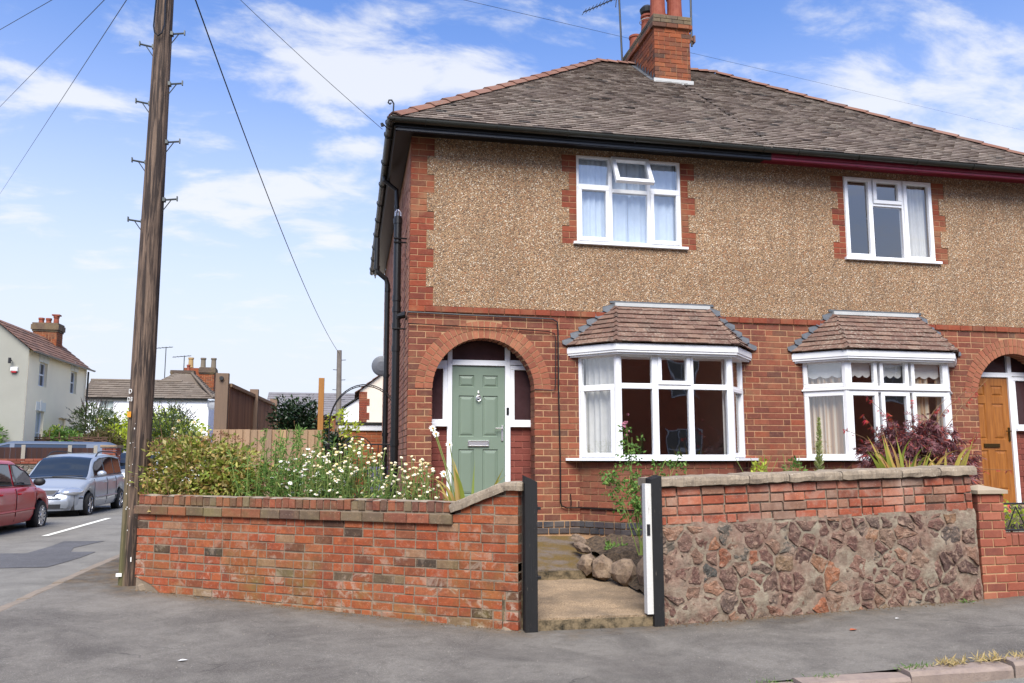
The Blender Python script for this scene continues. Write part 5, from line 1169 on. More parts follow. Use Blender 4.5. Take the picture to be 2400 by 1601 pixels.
# ================================================================ CARS
def section(x,prof): return prof
def car(name,label,M,body_col,spec):
    """x forward, z up, y left; spec holds lengths"""
    root=tag(link(bpy.data.objects.new(name,None),None,M),label,'car')
    L,Wd,H=spec['L'],spec['W'],spec['H']; wb,wr=spec['wb'],spec['wr']; xf=spec['xf']; xr=xf-wb; hw=Wd/2
    top=spec['top']      # body belt/bonnet line [(x,z)]
    roofl=spec['roof']; wid=spec['wid']
    def ip(tb,x):
        for (a,za),(b,zb) in zip(tb[:-1],tb[1:]):
            if a<=x<=b: t=(x-a)/(b-a) if b>a else 0; t=t*t*(3-2*t) if spec.get('smooth',True) else t; return za+(zb-za)*t
        return tb[0][1] if x<tb[0][0] else tb[-1][1]
    n=90; vs=[]; K=9; xs=[-L/2+L*i/n for i in range(n+1)]
    for x in xs:
        w=hw*ip(wid,x); zt=ip(top,x); zb=.24+.04*abs(x)/(L/2); 
        for xw in (xf,xr):
            dd=abs(x-xw)
            if dd<wr+.06: zb=max(zb,.33+math.sqrt(max(0,(wr+.06)**2-dd*dd))-.02)
        zb=min(zb,zt-.08); mz=zb+(zt-zb)*.5
        half=[(w*.93,zb),(w*.985,zb+(zt-zb)*.18),(w,mz),(w*.99,zb+(zt-zb)*.8),(w*.955,zt-.025),(w*.90,zt),(w*.6,zt+.03*(1 if x>xf-1 else .3)),(0,zt+.045*(1 if x>xf-1 else .3))]
        ring=[(-y,z) for y,z in half]+[(y,z) for y,z in half[-2::-1]]
        vs+=[(x,y,z) for y,z in ring]
    m=len(ring); fs=[(i*m+k,(i+1)*m+k,(i+1)*m+k+1,i*m+k+1) for i in range(n) for k in range(m-1)]
    fs.append(tuple(range(m))); fs.append(tuple(n*m+k for k in range(m))[::-1])
    body=MB().add([M@Vector(v) for v in vs],fs).build('body',body_col,root,smooth=True)
    # cabin: roof and pillars in body colour, glass set in
    rx=[p[0] for p in roofl]; n2=40; vs=[]
    xa,xb=roofl[0][0],roofl[-1][0]
    def cab(x,sc):
        w=hw*ip(wid,x)*.9; zb=ip(top,x)-.02; zt=ip(roofl,x); tw=w-(zt-zb)*.26; return [(-w*sc,zb),(-(tw+.02)*sc,zt-.06),(-(tw-.05)*sc,zt-.01),(-tw*.5,zt+.02),(0,zt+.03),(tw*.5,zt+.02),((tw-.05)*sc,zt-.01),((tw+.02)*sc,zt-.06),(w*sc,zb)]
    for i in range(n2+1): x=xa+(xb-xa)*i/n2; vs+=[(x,y,z) for y,z in cab(x,1)]
    m=9; fs=[(i*m+k,(i+1)*m+k,(i+1)*m+k+1,i*m+k+1) for i in range(n2) for k in range(m-1)]
    MB().add([M@Vector(v) for v in vs],fs).build('cabin',body_col,root,smooth=True)
    for s in (-1,1):
        for (a,b) in spec['win']:
            V=[];F_=[]; q=10
            for i in range(q+1):
                x=a[0]+(b[0]-a[0])*i/q; c=cab(x,1.0); e=c[0] if s<0 else c[8]; f=c[1] if s<0 else c[7]; zt=f[1]-.03; zb=e[1]+.06
                if zt<zb+.02: zt=zb+.02
                t1=(zb-e[1])/(f[1]-e[1]+1e-6); t2=(zt-e[1])/(f[1]-e[1]+1e-6)
                V+=[(x,e[0]+(f[0]-e[0])*t1+s*.012,zb),(x,e[0]+(f[0]-e[0])*t2+s*.012,zt)]
            F_=[(2*i,2*i+2,2*i+3,2*i+1) for i in range(q)]
            MB().add([M@Vector(v) for v in V],F_).build('side_window',CARGL,root)
            tb=MB(); tb.tube([M@Vector(V[2*i+1]) for i in range(q+1)],.012,5); tb.tube([M@Vector(V[2*i]) for i in range(q+1)],.014,5); tb.build('window_trim',DARKP,root)
    for (p,q_,nm) in spec['scr']:   # windscreen / rear screen between roof edge and scuttle
        V=[]; 
        for i in range(9):
            x=p+(q_-p)*i/8; c=cab(x,.97); zt=ip(roofl,x)+.028; w=abs(c[7][0])*.93
            V+=[(x,-w,zt-.03),(x,-w*.5,zt),(x,0,zt+.012),(x,w*.5,zt),(x,w,zt-.03)]
        MB().add([M@Vector(v) for v in V],[(i*5+k,(i+1)*5+k,(i+1)*5+k+1,i*5+k+1) for i in range(8) for k in range(4)]).build(nm,CARGL,root,smooth=True)
    MB().add([M@Vector(p) for p in [(-L/2+.15,-hw*.8,.22),(L/2-.15,-hw*.8,.22),(L/2-.15,hw*.8,.22),(-L/2+.15,hw*.8,.22),(-L/2+.15,-hw*.8,.6),(L/2-.15,-hw*.8,.6),(L/2-.15,hw*.8,.6),(-L/2+.15,hw*.8,.6)]],BOXF).build('underside',DARKP,root)
    for xw in (xf,xr):
        for s in (-1,1):
            WMx=M@Matrix.Translation((xw,s*(hw-.10),wr))@Matrix.Rotation(-s*R(90),4,'X')
            ty=MB(); ty.lathe([(wr*.66,-.1),(wr*.93,-.11),(wr,-.08),(wr,.07),(wr*.94,.10),(wr*.68,.105),(wr*.66,.08)],32,WMx); wo=ty.build('wheel',RUBBER,root,smooth=False)
            rm=MB(); rm.lathe([(wr*.66,.0),(wr*.68,.1),(wr*.63,.1),(wr*.6,.03)],32,WMx)
            for k in range(spec.get('spokes',5)):
                a=2*PI*k/spec.get('spokes',5); Mk=WMx@Matrix.Rotation(a,4,'Z')
                rm.add([Mk@Vector(p) for p in [(0.02,-.035,.06),(wr*.64,-.022,.075),(wr*.64,.022,.075),(0.02,.035,.06),(0.02,-.03,.09),(wr*.64,-.016,.10),(wr*.64,.016,.10),(0.02,.03,.09)]],BOXF)
            rm.lathe([(.07,.05),(.06,.1),(.02,.105)],12,WMx); rm.build('rim',ALLOY,wo)
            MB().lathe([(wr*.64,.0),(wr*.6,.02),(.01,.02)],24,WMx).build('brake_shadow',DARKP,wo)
    for s in (-1,1):
        x=spec['mirror']; z=ip(top,x)+.10; y=s*(hw+.09); mb=MB(); c=M@Vector((x,y,z)); 
        vv,ff=bmesh_ico(2); mb.add([M@Vector((x+a[0]*.08,y+a[1]*.12,z+a[2]*.085)) for a in vv],ff); mb.add([M@Vector(p) for p in [(x,s*hw*.88,z-.07),(x+.05,s*hw*.88,z-.07),(x+.05,y,z-.02),(x,y,z-.02)]],[(0,1,2,3)])
        mb.build('door_mirror',spec.get('mircol',body_col),root,smooth=True)
    # door shut lines, handles, sill moulding
    for s in (-1,1):
        for xd in spec['doors']:
            zt=ip(top,xd)-.03; w=hw*ip(wid,xd); q=[(xd,s*(w*.958+.004),zt),(xd,s*(w*.995+.004),zt-.12),(xd,s*(w+.004),.6),(xd,s*(w*.99+.003),.42),(xd,s*(w*.95+.004),.3)]
            MB().tube([M@Vector(p) for p in q],.006,4).build('door_gap',DARKP,root)
        for xd in spec['handles']:
            w=hw*ip(wid,xd); z=ip(top,xd)-.14; MB().tube([M@Vector(p) for p in ((xd-.09,s*(w*.985+.01),z),(xd-.05,s*(w*.985+.035),z),(xd+.05,s*(w*.985+.035),z),(xd+.09,s*(w*.985+.01),z))],.016,6).build('door_handle',spec.get('mircol2',body_col),root)
        w=hw*ip(wid,0); pts=[(x,s*(hw*ip(wid,x)+.004),.50+.0*x) for x in np.linspace(xr+wr+.12,xf-wr-.12,10)]; MB().tube([M@Vector(p) for p in pts],.022,6).build('side_moulding',body_col,root)
    return root,ip
def paint(name,h,var=0): return material(name,h,rough=.22,spec=.6,coat=.8,metal=.0)
RED=material('red_car_paint','#a80c1c',rough=.3,spec=.45,coat=.35); SIL=material('silver_car_paint','#9aa1aa',rough=.32,metal=.35,coat=.6); WHT=paint('white_car_paint','#c9ced6'); VANB=material('blue_grey_van_paint','#4a566a',rough=.5,spec=.25)
# silver MPV, nose towards us
gz=-.03
M=Matrix.Translation((-8.17,12.86,gz))@Matrix.Rotation(R(-90),4,'Z')
spec=dict(L=4.32,W=1.74,H=1.64,wb=2.75,wr=.315,xf=1.30,top=[(-2.16,.95),(-1.9,1.04),(-.3,1.02),(1.0,1.0),(1.35,.95),(1.95,.74),(2.16,.58)],roof=[(-2.1,1.05),(-1.75,1.58),(-.8,1.63),(.1,1.60),(.45,1.52),(1.28,1.0)],wid=[(-2.16,.86),(-1.8,.97),(0,1),(1.4,.98),(1.85,.9),(2.16,.70)],win=[((-1.72,0),(-1.05,0)),((-.98,0),(-.12,0)),((-.04,0),(.78,0))],scr=[(.42,1.22,'windscreen'),(-2.06,-1.8,'rear_screen')],mirror=.82,doors=(-.95,-.08,.98),handles=(-.75,.12),spokes=5)
car1,ipt=car('parked_car','silver people carrier with roof rails parked facing the camera','', SIL,spec) if False else car('parked_car','silver people carrier with roof rails parked nose towards the red car',M,SIL,spec)
tr=lambda p:M@Vector(p)
for s in (-1,1):
    MB().tube([tr((x,s*.60,1.60+z)) for x,z in ((-1.75,-.02),(-1.65,.06),(-1.2,.09),(-.4,.10),(0.0,.07),(.22,-.04))],.018,6).build('roof_rail',DARKP,car1)
    # headlight: glass over bright reflector
    v=[tr(p) for p in [(2.075,s*.33,.60),(1.98,s*.60,.59),(1.84,s*.76,.62),(1.74,s*.80,.76),(1.86,s*.62,.80),(2.02,s*.38,.74)]]
    vv,ff=bmesh_ico(3); MB().add([tr((1.90+a[0]*.24+a[1]*s*-.10,s*.60+a[1]*.235,.675+a[2]*.105+a[0]*-.03)) for a in vv],ff).build('headlight',material('headlamp','#b9bdc2',rough=.12,metal=.6,coat=1),car1,smooth=True)
    v=[tr((p[0],p[1],p[2])) for p in [(2.15,s*.32,.60),(2.07,s*.56,.58),(1.90,s*.755,.62),(1.72,s*.83,.80),(1.90,s*.60,.80),(2.07,s*.36,.72)]]
mb=MB()
for i in range(1): pass
mb.add([tr(p) for p in [(2.175,-.30,.60),(2.175,.30,.60),(2.12,.36,.72),(2.12,-.36,.72)]],[(0,1,2,3)]); mb.build('grille',DARKP,car1)
mb=MB(); mb.tube([tr(p) for p in [(2.13,-.37,.725),(2.19,-.28,.6),(2.2,0,.58),(2.19,.28,.6),(2.13,.37,.725)]],.016,6); mb.build('grille_surround',ALLOY,car1)
mb=MB(); V=[]; 
for i in range(21):
    yy=-.84+1.68*i/20; xx=2.2-.42*(abs(yy)/.84)**2.6; V+=[(xx,yy,.22),(xx+.03,yy,.3),(xx+.03,yy,.5),(xx+.0,yy,.56)]
mb.add([tr(p) for p in V],[(i*4+k,i*4+4+k,i*4+5+k,i*4+1+k) for i in range(20) for k in range(3)]); bump_=mb.build('bumper',SIL,car1,smooth=True)
mb=MB(); V=[]
for i in range(21):
    yy=-.84+1.68*i/20; xx=2.24-.42*(abs(yy)/.84)**2.6; V+=[(xx-.002,yy,.50),(xx,yy,.53)]
mb.add([tr(p) for p in V],[(i*2,i*2+2,i*2+3,i*2+1) for i in range(20)]); mb.build('bumper_strip',DARKP,car1)
mb=MB(); V=[]
for i in range(13):
    yy=-.50+1.0*i/12; xx=2.235-.42*(abs(yy)/.84)**2.6; V+=[(xx,yy,.27),(xx+.003,yy,.38)]
mb.add([tr(p) for p in V],[(i*2,i*2+2,i*2+3,i*2+1) for i in range(12)]); mb.build('lower_grille',DARKP,car1)
MB().tube([tr(p) for p in [(1.26,-.1,1.04),(1.22,.3,1.06),(1.2,.62,1.05)]],.012,5).build('wiper',DARKP,car1)
# red hatchback, front right quarter in view, pointing the same way as the road
M2=Matrix.Translation((-8.1,6.75,-.06))@Matrix.Rotation(R(90),4,'Z')
spec2=dict(L=4.25,W=1.76,H=1.52,wb=2.58,wr=.32,xf=1.32,top=[(-2.12,.9),(-1.8,1.0),(0,.97),(1.0,.95),(1.3,.91),(1.9,.74),(2.12,.55)],roof=[(-2.0,1.0),(-1.5,1.42),(-.6,1.52),(.2,1.50),(.6,1.38),(1.38,.93)],wid=[(-2.12,.82),(-1.7,.97),(0,1),(1.5,.98),(1.9,.9),(2.12,.72)],win=[((-1.5,0),(-.95,0)),((-.9,0),(-.08,0)),((0,0),(.88,0))],scr=[(.52,1.32,'windscreen'),(-1.95,-1.55,'rear_screen')],mirror=.80,doors=(-.9,-.04,1.0),handles=(-.7,.14),spokes=12,mircol=DARKP)
car2,_=car('parked_car','dark red hatchback parked at the far kerb, cut off by the picture edge',M2,RED,spec2)
M3=Matrix.Translation((-8.1,19.6,-.0))@Matrix.Rotation(R(-90),4,'Z')
spec3=dict(spec); spec3=dict(L=4.2,W=1.76,H=1.7,wb=2.5,wr=.36,xf=1.28,top=[(-2.1,1.05),(0,1.05),(1.0,1.03),(2.0,.95),(2.1,.8)],roof=[(-2.08,1.1),(-1.95,1.66),(0,1.72),(.3,1.66),(.95,1.05)],wid=[(-2.1,.93),(0,1),(1.8,.97),(2.1,.88)],win=[((-1.85,0),(-.95,0)),((-.88,0),(-.1,0)),((0,0),(.62,0))],scr=[(.33,.9,'windscreen')],mirror=.5,doors=(-.9,-.05,.8),handles=(-.7,.12),spokes=5)
car3,_=car('parked_car','white off-roader with roof rack half hidden behind the telegraph pole',M3,WHT,spec3)
mb=MB()
for x in (-1.4,-.9,-.4): mb.tube([M3@Vector((x,-.66,1.8)),M3@Vector((x,.66,1.8))],.02,6)
for s in (-1,1): mb.tube([M3@Vector((-1.5,s*.66,1.8)),M3@Vector((.1,s*.66,1.8))],.02,6); mb.tube([M3@Vector((.1,s*.66,1.8)),M3@Vector((.15,s*.66,1.7))],.02,6)
mb.build('roof_rack',DARKP,car3)
# van behind the fence: only the top shows
M4=Matrix.Translation((-11.6,19.9,0))@Matrix.Rotation(R(-171),4,'Z')
spec4=dict(L=5.2,W=1.9,H=1.95,wb=3.2,wr=.34,xf=1.75,top=[(-2.6,1.35),(1.4,1.35),(1.9,1.25),(2.6,.9)],roof=[(-2.6,1.9),(-2.2,2.03),(.7,2.05),(1.2,1.95),(2.0,1.3)],wid=[(-2.6,.95),(0,1),(2.2,.96),(2.6,.85)],win=[((-1.6,0),(.6,0)),((.75,0),(1.5,0))],scr=[(1.15,1.95,'windscreen')],mirror=1.5,doors=(.68,),handles=(.5,),spokes=5)
car4,_=car('parked_van','blue-grey van whose roof shows above the dark boarded fence',M4,VANB,spec4); car4['category']='van'
# ================================================================ ACROSS THE ROAD
def simple_house(): pass
CREAM=material('cream_render','#fbeccb',rough=.9,var=.05,vscale=.6,bump=.15); GREYR=material('grey_green_render','#8f8f86',rough=.9,var=.07,vscale=.5,bump=.15); WHR=material('white_render','#eef0f4',rough=.9,var=.04,vscale=.7,bump=.15)
BRT=material('brown_far_tile',rough=.9,build=tile_build([(0,'#5c4034'),(.4,'#6e4e40'),(.8,'#7a5848'),(1,'#4a362e')],'#8a8474',.4)); GRT=material('grey_far_tile',rough=.9,bump=.2,build=tile_build([(0,'#5c5248'),(.5,'#6c6156'),(1,'#574c42')],'#9a968a',.5))
FGLASS=material('far_window_glass','#3a4046',rough=.08,spec=.8)
def farwin(parent,M,x0,x1,z0,z1,cols=2,rows=2,depth=.12,net=False,sill=True,head=True):
    """sash window in a wall plane; M local -y outward. the frame sits back in a real reveal box"""
    mb=MB(); fr(mb,M,x0,x1,z0,z1,.05,-.03,.03,.004); zm=(z0+z1)/2; mb.bbox(x0+.05,x1-.05,-.025,.03,zm-.03,zm+.03,.004,M)
    for c in range(1,cols): x=x0+(x1-x0)*c/cols; mb.bbox(x-.015,x+.015,-.02,.03,z0+.05,z1-.05,.003,M)
    w=mb.build('window',UPVC,parent)
    MB().add([M@Vector(p) for p in ((x0+.04,.012,z0+.04),(x1-.04,.012,z0+.04),(x1-.04,.012,z1-.04),(x0+.04,.012,z1-.04))],[(0,1,2,3)]).build('pane',FGLASS if not net else material('far_net','#a5b0ae',rough=.3,spec=.8),w)
    if sill: MB().bbox(x0-.08,x1+.08,-.1,.0,z0-.13,z0-.01,.01,M).build('sill',CREAM,w)
    return w
def wallholes(mb,M,x0,x1,z0,z1,holes,t=.25,rev=.1):
    xs=sorted({x0,x1,*[h[0] for h in holes],*[h[1] for h in holes]}); zs=sorted({z0,z1,*[h[2] for h in holes],*[h[3] for h in holes]})
    for a,b in zip(xs[:-1],xs[1:]):
        for c,d in zip(zs[:-1],zs[1:]):
            if any(h[0]<=a and b<=h[1] and h[2]<=c and d<=h[3] for h in holes): continue
            mb.box(a,b,0,t,c,d,M)
ph=thing('cream_house','two-storey cream rendered house with brown tiled roof and brick chimney across the road','house',(-12.4,24,0))
H4=[(1.05,1.85,4.20,5.12),(4.45,5.20,4.20,5.15),(1.05,1.80,1.6,3.26),(3.4,4.2,.3,3.1)]
PMh=frame((-12.4,20.62,0),(0,1,0))   # facade facing +x : outward -y local = +x
mb=MB(); wallholes(mb,PMh,0,6.45,-.2,5.45,H4); mb.build('front_wall',CREAM,ph)
MI=PMh@Matrix.Translation((0,.13,0))
for h in H4[:3]: farwin(ph,MI,h[0],h[1],h[2],h[3],2,2,net=(h[3]<4))
MB().bbox(3.4,4.2,-.02,.05,.3,3.1,.01,MI).build('front_door',CREAM,ph)
for h in H4[:3]:
    mb=MB(); c=(h[0]+h[1])/2; mb.bbox(h[0]-.1,c-.08,-.015,.0,h[3],h[3]+.34,.005,PMh); mb.bbox(c-.07,c+.07,-.03,.0,h[3],h[3]+.40,.005,PMh); mb.bbox(c+.08,h[1]+.1,-.015,.0,h[3],h[3]+.34,.005,PMh); mb.build('keystone',material('cream_stone','#e2e0d4',rough=.9),ph)
rz=6.56; xR=-13.68
MB().add([(-12.405,20.6,-.2),(-15.4,20.6,-.2),(-15.4,20.6,5.2),(xR,20.6,rz),(-12.405,20.6,5.5),(-12.66,20.8,-.2),(-15.4,20.8,-.2),(-15.4,20.8,5.2),(xR,20.8,rz),(-12.66,20.8,5.3)],[(4,3,2,1,0),(5,6,7,8,9)]).build('gable_wall',GREYR,ph)
MB().box(-15.3,-12.6,26.85,27.05,-.2,5.3).box(-15.3,-15.1,20.85,26.8,-.2,5.2).build('rear_wall',CREAM,ph)
def tiled(parent,p0,p1,t0,t1,mat,gauge,name='roof',under=True,wd=.3,lift=.03):
    p0,p1,t0,t1=map(Vector,(p0,p1,t0,t1)); rf=MB().add([p0,p1,t1,t0],[(0,1,2,3)] if (t1-t0).length>.01 else [(0,1,2)]).build(name,mat,parent)
    ex=(p1-p0).normalized(); up=(t0-p0); up=up-ex*up.dot(ex); H=up.length; M=frame(p0,ex,up); rows=int(H/gauge); g2=H/rows; L=(p1-p0).length; tl=(t0-p0).dot(ex); tr_=(t1-p0).dot(ex); mb=MB(); r=random.Random(1)
    for k in range(rows):
        za=k*g2; zb=min(H,za+g2*1.1); l=lambda z:tl*z/H; rr=lambda z:L+(tr_-L)*z/H; x=(wd/2 if k%2 else 0)-wd
        while x<L:
            a0,a1=max(x,l(za)),max(x,l(zb)); b0,b1=min(x+wd,rr(za)),min(x+wd,rr(zb)); x+=wd
            if b0-a0<.03: continue
            piece_mesh(mb,'t',r.randrange(8),((a0,za),(b0,za),(max(b1,a1+.001),zb),(a1,zb)),0,r.uniform(.7,1.1)*lift,M)
    mb.build('roof_tile',mat,rf,kind='stuff'); return rf
tiled(ph,(-12.2,20.45,5.38),(-12.2,27.15,5.38),(xR,20.45,rz+.05),(xR,27.15,rz+.05),BRT,.22)
tiled(ph,(-15.6,27.15,5.1),(-15.6,20.45,5.1),(xR,27.15,rz+.05),(xR,20.45,rz+.05),BRT,.22,'rear_roof')
mb=MB(); gut(mb,(-12.13,20.4,5.38),(-12.13,27.2,5.38),.06); mb.tube([(-12.3,26.95,5.3),(-12.3,26.95,0)],.04,8); mb.build('gutter',GUTT,ph)
# chimney of brick courses
def chimney(parent,x0,x1,y0,y1,z0,z1,mat=CHIMB,cap=.3,npots=3,over=.07,potmat=None,vis=None):
    c=MB().box(x0+.01,x1-.01,y0+.01,y1-.01,z0,z1).build('chimney',MORT,parent)
    for (o,d,L) in (((x0,y0,0),(1,0,0),x1-x0),((x1,y0,0),(0,1,0),y1-y0)):
        M=frame(o,d); n=int((z1-cap-z0)/.09); P=courses(z0,.09,n,lambda z:[(0,L)],pitch=.25,gap=.014,dep=.06,rnd=random.Random(2),hdr=.3); lay(c,M,P,mat,'brick',nmax=0)
    mb=MB(); mb.box(x0-over,x1+over,y0-over,y1+over,z1-cap,z1-.08); mb.box(x0-over*.5,x1+over*.5,y0-over*.5,y1+over*.5,z1-.08,z1); mb.box(x0-over*.4,x1+over*.4,y0-over*.4,y1+over*.4,z1-cap-.08,z1-cap); mb.build('chimney_cap',DARKB,c); return c
def cpot(parent,x,y,z,r,h,mat=TERRA,hood=False):
    M=Matrix.Translation((x,y,z)); mb=MB().lathe([(r*1.1,0),(r,.05),(r*.9,h-.1),(r*1.1,h-.08),(r*1.1,h),(r*.8,h)],12,M)
    if hood: mb.box(x-r*1.4,x+r*1.4,y-r*1.2,y+r*1.2,z+h,z+h+.06)
    mb.build('chimney_pot',mat,parent)
c=chimney(ph,-14.15,-13.2,25.5,26.2,5.75,7.24); 
for x,h,hd in ((-13.95,.25,False),(-13.66,.24,False),(-13.36,.35,True)): cpot(c,x,25.8,7.24,.11,h,TERRA,hd)
tag(MB().bbox(-12.96,-12.72,20.50,20.6,4.62,4.78,.03).build('alarm_box',material('alarm_white','#e8e6e2',rough=.4)),'white burglar alarm box with red base on the grey gable','alarm box')
MB().bbox(-12.92,-12.76,20.51,20.6,4.57,4.62,.01).build('alarm_base',material('alarm_red','#a8202a',rough=.4),bpy.data.objects['alarm_box'])
ll=MB(); ll.tube([(-12.95,20.55,5.02),(-12.95,20.42,5.02)],.03,8); ll.tube([(-12.95,20.40,4.9),(-12.95,20.40,5.1)],.05,8); ll.build('wall_lamp',DARKP,None,label='small dark lamp above the alarm box on the grey gable',cat='wall lamp')
# long white house
wh=thing('white_house','long low white rendered house with grey pantiled hipped roof behind the hedges','house',(-10.8,31.2,0))
WF=frame((-13.8,31.2,0),(1,0,0)); holes=[(.78,1.46,3.45,4.36)]
mb=MB(); wallholes(mb,WF,0,5.95,-.2,4.40,holes); mb.build('front_wall',WHR,wh)
MB().box(-7.95,-7.85,31.45,37,-.2,4.40).build('side_wall',WHR,wh)
farwin(wh,WF@Matrix.Translation((0,.06,0)),.78,1.46,3.45,4.36,1,2,net=True)
tiled(wh,(-13.8,31.0,4.45),(-7.6,31.0,4.45),(-13.8,32.3,5.42),(-8.9,32.3,5.42),GRT,.2,wd=.35,lift=.045)
tiled(wh,(-10.9,31.9,4.9+.25),(-7.7,31.9,4.6+.05),(-9.85,33.1,6.0),(-9.15,33.1,6.0),GRT,.2,'hip_roof',wd=.35,lift=.045)
tiled(wh,(-7.6,31.0,4.45),(-7.6,38,4.45),(-9.1,33.1,6.0),(-9.1,38,6.0),GRT,.2,'side_roof',wd=.35,lift=.045)
tiled(wh,(-13.8,33.6,4.45),(-13.8,33.6,4.46),(-13.8,32.3,5.42),(-8.9,32.3,5.42),GRT,.4,'rear_roof')
MB().box(-13.8,-7.9,31.05,31.2,4.36,4.47).build('gutter',GUTT,wh)
MB().tube([(-9.15,33.1,6.02),(-7.6,31.0,4.5)],.07,6).build('hip_ridge',GRT,wh); MB().tube([(-13.8,32.3,5.44),(-9.4,32.3,5.44)],.07,6).build('ridge',GRT,wh)
c=chimney(wh,-10.15,-9.0,33.0,33.5,5.5,6.1,cap=.15,over=.03); cpot(c,-9.30,33.2,6.1,.09,.32)
c=chimney(wh,-8.95,-8.2,34.5,35.2,4.9,6.45,cap=.3); OCH=material('ochre_pot','#a08458',rough=.9,var=.1); STP=material('stone_pot','#6e6456',rough=.9,var=.15)
for x,m_ in ((-9.5,OCH),(-8.85,STP),(-8.3,STP)): cpot(c,x+.0,34.8,6.45,.14,.55,m_)
MB().box(-9.8,-8.9,34.5,35.2,5.2,6.40).build('chimney',CHIMB,wh)
for x,z,lab in ((-10.55,7.4,'spindly pale TV aerial on a tall mast above the white house ridge'),(-9.6,6.95,'shorter TV aerial beside the ochre chimney pots')):
    ta=thing('tv_aerial',lab,'aerial',(x,33.5,5.5)); MB().tube([(x,33.5,5.4),(x,33.5,z)],.025,5).build('mast',SV,ta); mb=MB(); mb.tube([(x-.6,33.5,z-.1),(x+.35,33.5,z+.0)],.018,4)
    for k in range(5): mb.tube([(x-.5+.18*k,33.3,z-.09+.02*k),(x-.5+.18*k,33.7,z-.09+.02*k)],.012,4)
    mb.build('yagi',SV,ta)
dish=thing('satellite_dish','small dark satellite dish on the right corner of the white house','satellite dish',(-7.8,31.2,4.1))
MB().lathe([(.01,.06),(.18,.03),(.26,0),(.25,-.01),(.01,.04)],18,Matrix.Translation((-7.65,31.1,4.15))@Matrix.Rotation(R(70),4,'X')).build('dish',material('dish_grey','#8e9299'),dish)
# far brick house and gables right of the fence
def gable(name,label,x0,x1,y0,y1,ze,zp,wm,rm,both=True):
    t=thing(name,label,'house',((x0+x1)/2,y0,0)); xm=(x0+x1)/2
    MB().add([(x0,y0,-.3),(x1,y0,-.3),(x1,y0,ze),(xm,y0,zp),(x0,y0,ze),(x0,y1,-.3),(x1,y1,-.3),(x1,y1,ze),(xm,y1,zp),(x0,y1,ze)],[(0,1,2,3,4),(9,8,7,6,5),(0,4,9,5),(2,1,6,7)]).build('wall',wm,t)
    tiled(t,(x0-.15,y1,ze-.08),(x0-.15,y0-.12,ze-.08),(xm,y1,zp+.06),(xm,y0-.12,zp+.06),rm,.25,wd=.35,lift=.04)
    tiled(t,(x1+.15,y0-.12,ze-.08),(x1+.15,y1,ze-.08),(xm,y0-.12,zp+.06),(xm,y1,zp+.06),rm,.25,'right_roof',wd=.35,lift=.04); return t
PINKR=material('pinkish_render','#cfc3b4',rough=.9,var=.04)
gb=gable('gabled_house','pinkish rendered gable house with red brick quoins behind the orange garage',-.42,3.6,19.9,27,4.05,5.6,PINKR,BRT)
GQ=frame((-.43,19.9,0),(1,0,0)); P=[]; k=0; z=1.6
while z<4.0: wq=.40 if (k//3)%2 else .30; P.append((((0,z),(wq,z),(wq,z+.08),(0,z+.08)),.02,.1)); z+=.09; k+=1
lay(gb,GQ,P,QUOIN,'brick',nmax=60)
tag(link(bpy.data.objects.new('white_outbuilding',None),None,Matrix.Translation((-.7,21,0))),'low white lean-to with sloping top left of the gabled house','outbuilding')
wo=bpy.data.objects['white_outbuilding']; MB().add([(-1.0,20.2,-.3),(-.42,20.2,-.3),(-.42,20.2,3.78),(-1.0,20.2,3.38),(-1.0,24,-.3),(-.42,24,-.3),(-.42,24,3.78),(-1.0,24,3.38)],BOXF).build('wall',WHR,wo); MB().add([(-1.08,20.1,3.38),(-.42,20.1,3.82),(-.42,24,3.82),(-1.08,24,3.38),(-1.08,20.1,3.44),(-.42,20.1,3.88),(-.42,24,3.88),(-1.08,24,3.44)],BOXF).build('roof',GUTT,wo)
ft=thing('terrace_house','far red brick house with grey slate roof beyond the distant pole','house',(-1.5,31,0))
MB().box(-5,1.0,31,36,-.3,3.7).build('wall',CHIMB,ft); tiled(ft,(-5.1,30.8,3.65),(1,30.8,3.65),(-5.1,33,5.0),(1,33,5.0),material('far_slate','#6d6a6c',rough=.7,var=.15,vscale=2),.25,wd=.3)
gr=thing('garage','small orange brick garage with white fascia and flat grey roof behind the iron gate','garage',(-.3,9,0))
GMf=frame((-1.05,9.0,0),(1,0,0)); MB().box(0.01,2.5,.01,3,-.1,2.17,GMf).build('wall_core',MORT,gr)
ORB=material('orange_brick',rough=.9,build=brick_build([(0,'#b8643c'),(.5,'#c67046'),(1,'#a65a38')],da=.15)); P=courses(.4,.083,21,lambda z:[(.3,2.4)],pitch=.235,gap=.012,dep=.1,rnd=random.Random(8)); lay(gr,GMf,P,ORB,'brick',nmax=120)
MB().bbox(.0,2.5,-.05,.0,2.15,2.30,.01,GMf).build('fascia',UPVC,gr); MB().box(-.05,2.55,-.08,3.1,2.30,2.36,GMf).build('roof',GUTT,gr); MB().bbox(.18,.30,-.02,.1,0,2.14,.01,GMf).build('corner_post',FPOST,gr)
